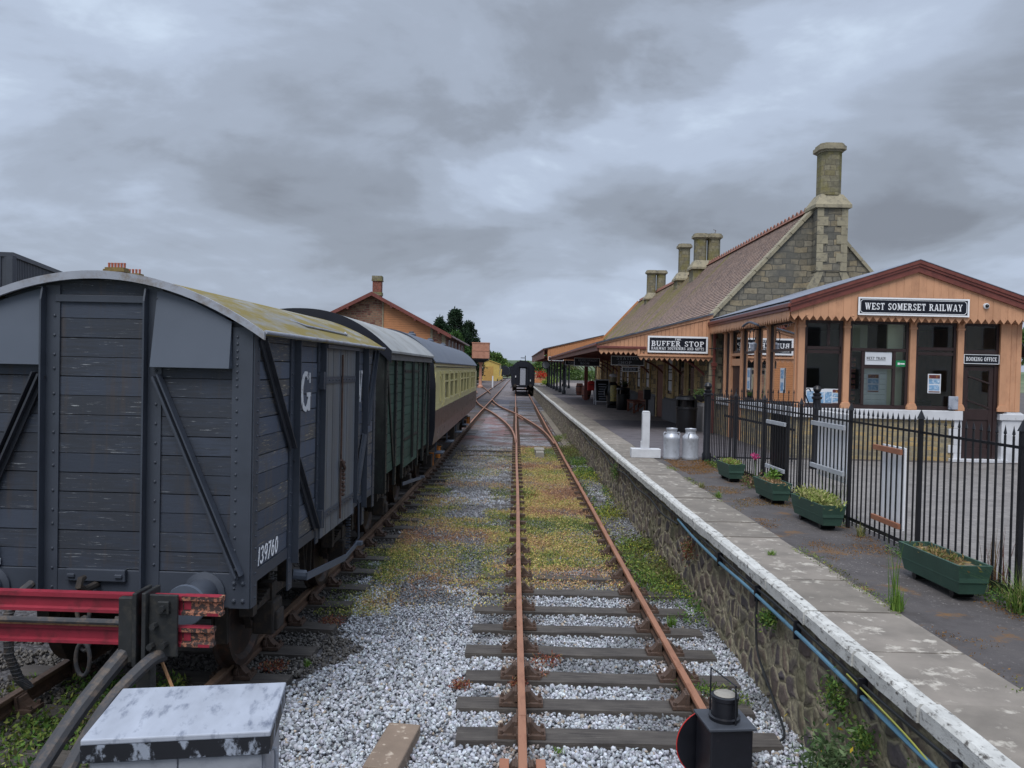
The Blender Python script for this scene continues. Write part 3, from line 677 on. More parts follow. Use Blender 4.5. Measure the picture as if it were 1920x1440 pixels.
for s in (-1, 1):
    add_rail(mt, [(mainx(y) + s * .7525 + (.010 if s > 0 else 0) * math.sin(y * .6), y) for y in [4.4, 6.29] ])
    add_rail(mt, [(mainx(y) + s * .7525 + .006 * math.sin(y * .45), y) for y in [6.296] + list(np.arange(7, 180, 1.5))])
    fp = MB()      # fishplated joint
    for e in (-1, 1):
        xx = mainx(6.3) + s * .7525 + e * .03; fp.box(xx - .014, xx + .014, 6.07, 6.52, -.115, -.05)
        for yy in (6.12, 6.24, 6.36, 6.47): fp.cyl((xx, yy, -.085), (xx + e * .03, yy, -.085), .014, 6)
    fp.build('fishplate', M_chair, mt)
for s in (-1, 1):   # short check rails at the foot of the picture
    m_ = MB(); m_.box(mainx(5) - .7525 + s * .13 - .035, mainx(5) - .7525 + s * .13 + .035, 4.3, 5.62, -.13, -.015); m_.build('check_rail', M_tanframe, mt, bevel=.006)
ys = [4.87, 5.58] + [6.28, 6.88, 7.48, 8.18, 8.9, 9.62, 10.38, 11.15]
while ys[-1] < 74: ys.append(ys[-1] + .75 + random.uniform(-.03, .03))
lay(mt, mainx, 0, ys, chairs_to=13)
# left-hand siding: right rail fitted from the photograph, slightly curved
_ly = [2, 6, 8.7, 10.5, 14, 18, 30, 46, 73, 100, 163, 220]; _lx = [-2.78, -2.6, -2.49, -2.41, -2.30, -2.22, -2.14, -2.06, -1.78, -1.52, -1.02, -.4]
leftx = lambda y: float(np.interp(y, _ly, _lx)) - .7525
M_brownhead = simple('brown_rail_head', (112, 90, 74), .6, .2, .2, 6, (80, 62, 52), .2)
lt = thing('railway_track', 'oily siding track under the goods vans and the cream coach on the left', 'railway track')
lys = list(np.arange(3.3, 220, 1.2))
_ks = np.array([leftx(y) for y in lys]); _ks = np.convolve(np.pad(_ks, 4, mode='edge'), np.ones(9) / 9, 'valid')
for s in (-1, 1):
    add_rail(lt, [(_ks[i] + s * .7525, lys[i]) for i in range(32)], M_brownhead); add_rail(lt, [(_ks[i] + s * .7525, lys[i]) for i in range(31, len(lys))])
ys = [4.2]
while ys[-1] < 76: ys.append(ys[-1] + .78 + random.uniform(-.03, .03))
lay(lt, leftx, 0, ys, chairs_to=16, rz=-.03)
# crossover between the two tracks
xo = thing('crossover_track', 'rusty curved crossover rails joining the siding to the main line', 'railway track')
_cy = np.array([30, 32, 35, 38, 43, 50, 57, 63, 69, 73]); _cr = np.array([1.66, 1.64, 1.56, 1.42, .98, .32, -.66, -1.22, -1.62, -1.80]); _cl = np.array([.2, .19, .12, -.02, -.42, -1.13, -2.05, -2.68, -3.12, -3.3])
def smooth_path(yy, xx):
    Y = np.arange(yy[0], yy[-1], 1.0); X = np.interp(Y, yy, xx); X = np.convolve(np.pad(X, 3, mode='reflect', reflect_type='odd'), np.ones(7) / 7, 'valid'); return [(float(a), float(b)) for a, b in zip(X, Y)]
add_rail(xo, smooth_path(_cy, _cr)); add_rail(xo, smooth_path(_cy, _cl))
for a, b, x_ in ((44, 48, .66), (60, 64, -1.3)):
    m_ = MB(); m_.bar((x_, a, -.02), (x_ - .35, b, -.02), .05, .06); m_.build('check_rail', M_railtop, xo)
# sidings further off on the left by the yellow shed
ft = thing('railway_track', 'far reddish sidings fanning out by the yellow shed', 'railway track')
for s in (-1, 1):
    add_rail(ft, [(-3.2 + s * .75 - (y - 90) * .055 - max(0, y - 90) ** 2 * .0004, y) for y in range(90, 175, 4)])
# timber trackside ducts / rodding crossing at 27 m and small box between the rails
tag(MB().box(-1.75, .1, 27.9, 28.1, -.2, -.13).box(-1.75, .1, 26.6, 26.75, -.205, -.15).box(-1.2, -1.1, 26.75, 27.9, -.2, -.16).build('point_rodding', M_sleeper), 'dark timber and rodding laid across the ballast toward the siding', 'point rodding')
cb = thing('junction_box', 'small weathered concrete box between the main line rails', 'box', (mainx(27) + .03, 27.2, -.2))
MB().prism([(-.15, 0), (.15, 0), (.13, .22), (-.13, .22)], -.9, .9, 'xz').build('body', M_concrete, cb, bevel=.01)
MB().box(-.17, .17, -.4, .3, .22, .27).build('lid', M_concrete, cb, bevel=.01)
cs = MB(); cs.prism([(-.13, 0), (.13, 0), (.13, .14), (-.13, .14)], -.36, .36, 'xz')
tag(cs.build('concrete_block', simple('brown_aggregate_concrete', (128, 112, 98), .95, 0, .2, 5, (186, 172, 156), .6, 60, dirt_rng=(.58, .66)), bevel=.015, loc=(-.84, 5.92, -.215)), 'short broken concrete sleeper stub lying on the ballast at the front', 'concrete block').rotation_euler = (0, 0, -.12)

# ================================================================ ROLLING STOCK
def arc_z(x, hw, ze, zp): return ze + (zp - ze) * (1 - (abs(x) / hw) ** 2) ** .5 if False else ze + (zp - ze) * (1 - (abs(x) / hw) ** 2.0)
def arc_pts(hw, ze, zp, n=24, pw=2.0): return [(-hw + 2 * hw * i / n, ze + (zp - ze) * (1 - abs(-1 + 2 * i / n) ** pw)) for i in range(n + 1)]
def roof_shell(hw, ze, zp, th, y0, y1, pw=2.0, n=28):
    a = arc_pts(hw, ze, zp, n, pw); poly = [(x, z) for x, z in a] + [(x, z - th) for x, z in reversed(a)]
    m = MB(); k = len(poly); vs = [(x, y0, z) for x, z in poly] + [(x, y1, z) for x, z in poly]
    N = n + 1; fs = []
    for i in range(n):
        fs.append((i, i + 1, k + i + 1, k + i)); fs.append((k - 1 - i, k - 2 - i, 2 * k - 2 - i, 2 * k - 1 - i))
        fs.append((i, k - 1 - i, k - 2 - i, i + 1)); fs.append((k + i, k + i + 1, 2 * k - 2 - i, 2 * k - 1 - i))
    fs += [(0, k, 2 * k - 1, k - 1), (n, n + 1, k + n + 1, k + n)]
    return m.add(vs, fs)
def clip_board(m, x0, x1, y, d, z0, z1, top):
    """end board clipped by an arched top (front face at y, thickness d)"""
    if min(top(x0), top(x1), top((x0 + x1) / 2)) >= z1: m.box(x0, x1, y, y + d, z0, z1); return
    n = 8; xs = [x0 + (x1 - x0) * i / n for i in range(n + 1)]; up = [(x, min(z1, top(x))) for x in xs if top(x) > z0 + .005]
    if len(up) < 2: return
    m.prism([(up[0][0], z0), (up[-1][0], z0)] + list(reversed(up)), y, y + d, 'xz')
def wheel(parent, y, x_off=.7525, r=.46):
    for s in (-1, 1):
        m = MB(); prof = [(.001, -.03), (.1, -.06), (.11, -.03), (r - .09, -.02), (r - .05, -.06), (r, -.06), (r, .05), (r + .03, .065), (r + .03, .08), (r - .06, .08), (r - .08, .03), (.12, .03), (.1, .08), (.001, .08)]
        Mx = Matrix.Translation((s * x_off, y, r)) @ Matrix.Rotation(R(90) * -s, 4, 'Y')
        m.lathe(prof, n=32, M=Mx); w_ = m.build('wheel', M_wheel, parent, smooth=True)
    MB().cyl((-1.0, y, r), (1.0, y, r), .07, 12).build('axle', M_underframe, parent)
def axlebox(parent, s, y, r=.46, xo=1.0, zs=.92):
    m = MB(); m.box(s * xo - .1, s * xo + .1, y - .13, y + .13, r - .16, r + .14); m.box(s * xo + s * .1 - .03, s * xo + s * .1 + .03, y - .1, y + .1, r - .13, r + .05)
    o = m.build('axlebox', M_underframe, parent, bevel=.02)
    sp_ = MB()
    for k in range(6):
        l = .48 - k * .065; sp_.box(s * xo - .045, s * xo + .045, y - l, y + l, r + .155 + k * .018, r + .170 + k * .018)
    for e in (-1, 1): sp_.box(s * xo - .06, s * xo + .06, y + e * .5 - .05, y + e * .5 + .05, r + .14, zs)
    sp_.box(s * xo - .06, s * xo + .06, y - .06, y + .06, r + .12, r + .30)
    sp_.build('leaf_spring', M_underframe, parent)
    w_ = MB()
    for e in (-1, 1): w_.bar((s * (xo - .13), y + e * .12, r - .1), (s * (xo - .13), y + e * .42, zs), .014, .06, (1, 0, 0)); w_.bar((s * (xo - .13), y + e * .13, r - .1), (s * (xo - .13), y + e * .14, zs), .014, .05, (1, 0, 0))
    w_.build('axle_guard', M_underframe, parent)
def buffers(parent, y, s_, mat=None, z=.96, L=.36):
    for e in (-1, 1):
        m = MB(); x = e * .865
        m.lathe([(.001, 0), (.165, 0), (.165, .02), (.12, .035), (.12, .1), (.1, .22), (.085, .24), (.001, .24)], M=Matrix.Translation((x, y, z)) @ Matrix.Rotation(R(90 * s_), 4, 'X'), n=20)
        o = m.build('buffer', mat or M_vansteel, parent, smooth=True)
        h = MB(); h.lathe([(.001, .2), (.05, .2), (.05, L - .05), (.1, L - .04), (.155, L - .025), (.15, L), (.001, L + .012)], M=Matrix.Translation((x, y, z)) @ Matrix.Rotation(R(90 * s_), 4, 'X'), n=24)
        h.build('buffer_head', M_vanvent if mat is M_vansteel else M_underframe, o, smooth=True)

# ---- grey goods van
van = thing('goods_van', 'weathered grey planked goods van with white G W lettering and number 139760', 'goods van', (-3.26, 6.25, 0), math.atan(-.03))
HW, VL, ZB, ZE, ZP = 1.22, 4.72, 1.12, 3.03, 3.45
top = lambda x: arc_z(x, 1.3, ZE - .04, ZP - .02)
m = MB(); pl_ = 0.153; z = ZB; k = 0
while z < 3.42:
    z2 = z + pl_
    for (a, b_) in ((-1.2, -.36), (-.36, .40), (.40, 1.2)):
        clip_board(m, a, b_, .0 + random.uniform(0, .005), .05, z + .002, z2 - .003 - random.choice((0, 0, .003)), top)
    z = z2
m.build('end_boards', M_vanboard, van)
# inner shell closes the gaps and the far end
m = MB(); a = arc_pts(1.19, ZE - .06, ZP - .06, 16)
m.prism([(-1.18, ZB)] + [(x, z) for x, z in a] + [(1.18, ZB)], .04, VL - .02, 'xz'); m.build('body_shell', M_underframe, van)
# end steelwork
st_, rv = MB(), MB()
for sx in (-.41, .41):
    zt = top(sx) - .02
    st_.box(sx - .03, sx + .085, -.012, .0, .9, zt); st_.prism([(-.085, .9), (-.012, .9), (-.012, zt - .02), (-.06, zt - .02), (-.085, zt - .12)], sx - .036, sx - .022, 'yz')
    z = .97
    while z < zt - .05: rv.rivet((sx + .045, -.012, z), (0, -1, 0)); z += random.choice((.11, .153, .153, .2))
for s in (-1, 1):
    x0, x1 = sorted((s * 1.06, s * 1.222)); st_.box(x0, x1, -.014, .0, .84, 3.06 if s > 0 else 3.06)
    z = .9
    while z < 3.03:
        rv.rivet((s * 1.10, -.014, z), (0, -1, 0), .012); 
        if z > 2.6: z += .055
        else: z += .1
    rv.rivet((s * 1.17, -.014, .9), (0, -1, 0), .02); rv.rivet((s * 1.10, -.014, .9), (0, -1, 0), .02); rv.rivet((s * 1.17, -.014, 1.04), (0, -1, 0), .02); rv.rivet((s * 1.10, -.014, 1.04), (0, -1, 0), .02)
for s in (-1, 1):
    bd = MB(); p = Vector((s * .46, -.03, 2.66)); q = Vector((s * 1.14, -.03, 1.1))
    bd.bar(p, q, .014, .085, (1, 0, 0)); off = Vector((s * .035, -.028, .016)); bd.bar(p + off, q + off, .075, .012, (s * .92, 0, .4)); bd.bar(p + Vector((-s * .005, -.03, 0)), q + Vector((-s * .005, -.03, 0)), .05, .016, (1, 0, .4)); bd.build('diagonal_brace', M_vansteel if s > 0 else M_vansteel2, van)
    for zz_ in (1.09, 1.16): rv.rivet((s * 1.13, -.05, zz_), (0, -1, 0), .018)
# headstock
MB().box(-1.21, 1.21, -.006, .1, .84, 1.115).build('headstock', M_vansteel, van, bevel=.006)
MB().box(-.36, .38, -.02, .0, 3.235, 3.29).build('end_batten', M_vansteel, van, bevel=.003)
MB().box(-.24, .24, -.045, -.006, 1.03, 1.125).box(-.22, -.16, -.06, -.04, 1.06, 1.09).box(.16, .22, -.06, -.04, 1.06, 1.09).build('coupling_plate', M_vansteel, van, bevel=.006)
hk = MB().tube([(0, -.02, 1.0), (0, -.2, 1.0), (0, -.26, 1.05), (0, -.24, 1.1), (0, -.19, 1.1)], [.03, .03, .03, .026, .02]); hk.build('draw_hook', M_underframe, van, smooth=True)
for dx, zc, w_ in ((-.0, .86, .05), (0, .66, .05), (0, .47, .055)):
    ln = MB(); pts = [(dx + math.cos(a_) * w_, -.2 + (.02 if zc == .66 else 0) + math.sin(a_) * .0, zc + math.sin(a_) * .13) for a_ in np.linspace(0, 2 * math.pi, 17)]
    ln.tube(pts, .016, 8, False); ln.build('coupling_link', M_hose, van, smooth=True)
vp = MB(); pts = [(-.5, -.06, 1.0), (-.52, -.2, .95), (-.55, -.27, .8), (-.54, -.26, .5), (-.5, -.2, .3), (-.46, -.15, .22)]; vp.tube(pts, .035, 10); 
for k in range(26):
    f = k / 25; i = min(int(f * 4), 3); p = Vector(pts[i + 1]).lerp(Vector(pts[min(i + 2, 5)]), f * 4 - i); vp.lathe([(.035, -.006), (.041, 0), (.035, .006)], tuple(p), 10)
vp.build('vacuum_hose', M_hose, van, smooth=True)
MB().box(-.84, -.78, -.03, -.012, 1.13, 1.19).box(-.84, -.8, -.05, -.03, 1.13, 1.33).build('lamp_iron', M_white, van, bevel=.012)
# bonnet vents
for s in (-1, 1):
    f = lambda x: x * s
    x0, x1 = .455, 1.06; A = [(x0, -.015, top(x0) - .03), (x1, -.015, top(x1) - .035), (x1 + .0, -.085, 2.735), (x0 - .02, -.085, 2.735), (x1, -.012, 2.735), (x0 - .02, -.012, 2.735)]
    A = [(f(x), y, z) for x, y, z in A]; zm = top(.75) - .03; mid = (f(.75), -.015, zm); A.append(mid); A = [((x, -.085 + (z - 2.735) / .57 * .07, z) if i not in (4, 5) else (x, y, z)) for i, (x, y, z) in enumerate(A)]
    vm = MB().add(A, [(0, 6, 1, 2, 3) if s > 0 else (3, 2, 1, 6, 0), (1, 4, 2), (0, 3, 5), (3, 2, 4, 5)]); vm.build('bonnet_vent', M_vanvent, van)
# side boards both sides
for s in (-1, 1):
    m = MB(); z = ZB - .0
    while z < ZE - .03:
        for (a, b_) in ((.06, .98), (.98, 1.86), (3.42, 4.0), (4.0, VL - .05)):
            x0, x1 = sorted((s * 1.19, s * (1.222 - random.uniform(0, .006)))); m.box(x0, x1, a, b_, z + .002, min(z + pl_ - .004 - random.choice((0, 0, .003)), ZE))
        z += pl_
    m.build('side_boards', M_vanside, van)
    g = MB()
    def sbox(x_a, x_b, *a): 
        lo, hi = sorted((s * x_a, s * x_b)); g.box(lo, hi, *a)
    for y_, w_, zb in ((.98, .12, .72), (1.86, .1, .95), (3.46, .1, .95), (4.02, .12, .72)):
        sbox(1.222, 1.236, y_ - w_ / 2, y_ + w_ / 2, zb, ZE - .01); sbox(1.236, 1.295, y_ + w_ / 2 - .014 if y_ < 2.5 else y_ - w_ / 2, (y_ + w_ / 2) if y_ < 2.5 else y_ - w_ / 2 + .014, max(zb + .15, .95), ZE - .03)
        z = zb + .05
        while z < ZE - .06: rv.rivet((s * 1.236, y_ - .03 if y_ < 2.5 else y_ + .03, z), (s, 0, 0), .011); z += .12
    for ya, yb in ((.0, .12), (VL - .12, VL)):
        sbox(1.222, 1.234, ya, yb, .84, ZE - .01)
        z = .9
        while z < ZE - .03: rv.rivet((s * 1.234, (ya + yb) / 2 + .02, z), (s, 0, 0), .011); z += .1
    sbox(1.16, 1.228, .13, 1.84, 1.02, 1.115); sbox(1.16, 1.228, 3.5, VL - .13, 1.02, 1.115); sbox(1.12, 1.2, 1.84, 3.5, 1.0, 1.1)
    g.build('side_frame', M_vansteel, van)
    for (ya, za, yb, zb, mt_) in ((.1, 2.98, .93, 2.02, M_vansteel2), (1.04, 1.92, 1.76, 1.12, M_vansteel2), (VL - .1, 2.98, 4.1, 2.0, M_vansteel), (3.94, 1.9, 3.5, 1.2, M_vansteel)):
        b_ = MB().bar((s * 1.245, ya, za), (s * 1.245, yb, zb), .075, .014, (1, 0, 0)).bar((s * 1.265, ya + .03, za), (s * 1.265, yb + .03, zb), .014, .05, (1, 0, 0)); b_.build('side_brace', mt_, van)
    # doors: vertical boards, two leaves
    for la, lb in ((1.93, 2.67), (2.68, 3.40)):
        d_ = MB(); n = 7
        for k in range(n):
            a = la + (lb - la) * k / n; lo, hi = sorted((s * 1.2, s * (1.252 - random.uniform(0, .006)))); d_.box(lo, hi, a + .002, la + (lb - la) * (k + 1) / n - .002, .98, ZE - .07)
        dd = d_.build('door', M_vandoor, van)
        h_ = MB()
        for zz_ in (2.62, 1.2):
            lo, hi = sorted((s * 1.25, s * 1.262)); h_.box(lo, hi, la + .01, lb - .02, zz_ - .035, zz_ + .035)
            for k in range(5): h_.rivet((s * 1.262, la + .08 + k * .14, zz_), (s, 0, 0), .012)
        if la < 2: 
            for zz_ in (2.62, 1.2): lo, hi = sorted((s * 1.24, s * 1.29)); h_.box(lo, hi, la - .1, la + .0, zz_ - .09, zz_ + .09)
        h_.build('strap_hinge', M_vansteel, dd)
    lo, hi = sorted((s * 1.25, s * 1.3)); MB().box(lo, hi, 1.95, 3.4, ZE - .075, ZE - .03).build('door_rail', M_vansteel, van, bevel=.004)
    lk = MB().tube([(s * 1.27, 2.68, 2.9), (s * 1.27, 2.68, 1.05)], .012, 8)
    for k in range(9): lk.lathe([(.012, -.02), (.026, 0), (.012, .02)], (s * 1.29, 2.72 + .015 * math.sin(k * 2.2), 1.68 - k * .045), 6)
    lk.tube([(s * 1.29, 2.62, 1.72), (s * 1.31, 2.7, 1.62), (s * 1.29, 2.76, 1.6)], .018, 6)
    lk.build('door_latch', simple('rusty_latch', (84, 64, 56), .8, 0, .4, 20) if s > 0 else M_chair, van)
    for y_ in (1.08, 3.72): axlebox(van, s, y_)
    # brake gear: lever, guard and V hanger
    br = MB().tube([(s * 1.1, 1.5, .72), (s * 1.22, 1.55, .7)], .05, 10).bar((s * 1.24, 1.5, .70), (s * 1.26, 3.0, .53), .016, .07).bar((s * 1.26, 3.0, .53), (s * 1.28, 3.55, .58), .016, .05).box(min(s * 1.26, s * 1.34), max(s * 1.26, s * 1.34), 3.5, 3.6, .56, .6)
    br.build('brake_lever', M_vanvent, van)
    gd = MB().tube([(s * 1.2, 3.7, 1.12), (s * 1.24, 3.74, 1.08), (s * 1.25, 3.74, .6), (s * 1.2, 3.72, .52)], .014, 8); 
    for k in range(14): gd.box(min(s * 1.16, s * 1.21), max(s * 1.16, s * 1.21), 3.42, 3.45 + .02 * (k % 2), .5 + k * .035, .515 + k * .035)
    gd.build('brake_guard', M_vansteel, van)
    vh = MB().bar((s * .95, 2.25, 1.05), (s * .95, 2.36, .45), .014, .05, (1, 0, 0)).bar((s * .95, 2.47, 1.05), (s * .95, 2.36, .45), .014, .05, (1, 0, 0)).cyl((s * .9, 2.36, .46), (s * 1.0, 2.36, .46), .04); vh.build('brake_hanger', M_underframe, van)
    for yb_ in (.52, 1.66, 3.14, 4.28): MB().bar((s * .78, yb_, 1.0), (s * .78, yb_ + (.06 if yb_ % 2 < 1 else -.06), .35), .05, .1, (1, 0, 0)).build('brake_block', M_underframe, van)
st_.add(rv.v, rv.f); st_.build('end_stanchions', M_vansteel, van)
for y_ in (1.08, 3.72): wheel(van, y_)
m = MB(); 
for s in (-1, 1): m.box(s * .9 - .05, s * .9 + .05, .1, VL - .1, .86, 1.1)
m.box(-1.15, 1.15, .1, VL - .1, 1.1, 1.118); m.box(-1.2, 1.2, VL - .1, VL, .84, 1.115); m.cyl((.0, .8, .8), (0, 4, .8), .04); m.cyl((-.4, 2.2, .75), (-.4, 2.9, .75), .2); m.build('underframe', M_underframe, van)
buffers(van, -.006, 1, M_vansteel); buffers(van, VL + .006, -1, M_vansteel)
roof_shell(1.33, ZE - .0, ZP + .02, .03, -.07, VL + .07).build('roof', M_roofmoss, van, smooth=True)
roof_shell(1.335, ZE - .005, ZP + .028, .062, -.085, -.055).build('roof_rim', M_rim, van)
g = MB()
for s in (-1, 1): g.tube([(s * 1.335, -.06, ZE - .005), (s * 1.335, VL + .06, ZE - .005)], .016, 8)
g.tube([(1.0, 1.6, 3.215), (1.12, 1.75, 3.17), (1.16, 3.3, 3.15), (1.1, 3.45, 3.18)], .012, 6); g.build('rain_strip', M_rim, van)
Msd = Matrix.Translation((1.236, 0, 0)) @ Matrix.Rotation(R(90), 4, 'Z')
l_ = MB(); letters(l_, '139760', .145, .40, 1.135, .50, .002, Matrix.Translation((1.236 - .012, 0, 0)) @ Matrix.Rotation(R(90), 4, 'Z'), .18); l_.build('lettering', M_letter, van)
for ch, yc, w_ in (('G', 1.42, .36), ('W', 3.72, .42)):
    l_ = MB(); letters(l_, ch, .4, yc, 2.32, w_, .003, Matrix.Translation((1.223, 0, 0)) @ Matrix.Rotation(R(90), 4, 'Z'))
    l_.build('lettering', M_ltwhite, van)

# ---- green ventilated van
gv = thing('goods_van', 'dark green ventilated van with black frames and pale canvas roof behind the grey van', 'goods van', (-3.2, 12.0, 0), math.atan(-.018))
GHW, GL_, GE, GP = 1.27, 5.35, 3.02, 3.62
gtop = lambda x: arc_z(x, 1.34, GE - .03, GP - .03)
m = MB(); z = 1.12
while z < 3.6:
    clip_board(m, -1.25, 1.25, 0, .04, z + .002, z + .15, gtop); z += .155
m.build('end_boards', M_greenboard, gv)
MB().prism([(-1.23, 1.1)] + arc_pts(1.24, GE - .05, GP - .06, 16) + [(1.23, 1.1)], .03, GL_ - .02, 'xz').build('body_shell', M_greenblack, gv)
g = MB(); 
for x_ in (-1.2, -.45, .45, 1.2): g.box(x_ - .07, x_ + .07, -.03, 0, .84, gtop(x_) - .02)
g.box(-1.26, 1.26, -.02, .1, .84, 1.12); g.build('end_frame', M_greenblack, gv)
for s in (-1, 1):
    m = MB(); z = 1.1
    while z < GE - .04:
        lo, hi = sorted((s * 1.22, s * 1.262)); m.box(lo, hi, .05, GL_ - .05, z + .003, z + .148); z += .155
    m.build('side_boards', M_greenboard, gv)
    g = MB()
    for y_ in (.06, .95, 1.75, 3.6, 4.4, GL_ - .06):
        lo, hi = sorted((s * 1.262, s * 1.30)); g.box(lo, hi, y_ - .06, y_ + .06, .84, GE - .02)
        z = .9
        while z < GE - .06: g.rivet((s * 1.30, y_, z), (s, 0, 0), .014); z += .12
    for ya, yb in ((.12, .9), (GL_ - .12, 4.45)): g.bar((s * 1.275, ya, 2.95), (s * 1.275, yb, 1.15), .02, .09, (0, 1, 0))
    g.build('side_frame', M_greenblack, gv)
    for a, b_ in ((1.83, 2.66), (2.69, 3.52)):
        d_ = MB(); z = 1.0
        while z < GE - .12: lo, hi = sorted((s * 1.26, s * 1.29)); d_.box(lo, hi, a, b_, z + .003, z + .15); z += .155
        dd = d_.build('door', M_greenboard, gv)
        h_ = MB(); e_ = a if a < 2 else b_
        for zz_ in (2.7, 1.5): lo, hi = sorted((s * 1.29, s * 1.30)); h_.box(lo, hi, a + .02, b_ - .02, zz_ - .025, zz_ + .025)
        h_.tube([(s * 1.32, b_ - .06 if a < 2 else a + .06, 2.9), (s * 1.32, b_ - .06 if a < 2 else a + .06, 1.1)], .015, 6); h_.build('door_bar', M_greenblack, dd)
    for y_ in (1.2, 4.1): axlebox(gv, s, y_)
    MB().bar((s * 1.26, 2.0, .7), (s * 1.3, 4.3, .5), .016, .06).box(min(s * 1.27, s * 1.36), max(s * 1.27, s * 1.36), 4.2, 4.3, .5, .54).build('brake_lever', M_vanvent, gv)
for y_ in (1.2, 4.1): wheel(gv, y_)
m = MB()
for s in (-1, 1): m.box(s * .9 - .05, s * .9 + .05, .1, GL_ - .1, .86, 1.08)
m.box(-1.2, 1.2, .08, GL_ - .08, 1.08, 1.105); m.box(-1.2, 1.2, GL_ - .1, GL_, .84, 1.11); m.box(-.5, .5, 2, 3.2, .55, .95); m.build('underframe', M_underframe, gv)
buffers(gv, -.02, 1, M_underframe); buffers(gv, GL_, -1, M_underframe)
roof_shell(1.38, GE, GP, .035, -.1, GL_ + .08, 2.3).build('roof', M_roofgrey, gv, smooth=True)
roof_shell(1.385, GE - .002, GP + .006, .19, -.13, -.09, 2.3).build('roof_edge', M_coachblack, gv)
g = MB(); lo_ = 1.30
for s in (-1, 1): g.box(min(s * 1.30, s * 1.34), max(s * 1.30, s * 1.34), -.05, GL_ + .05, GE - .14, GE - .03)
g.build('gutter_board', simple('gutter_board', (92, 92, 94), .7), gv)

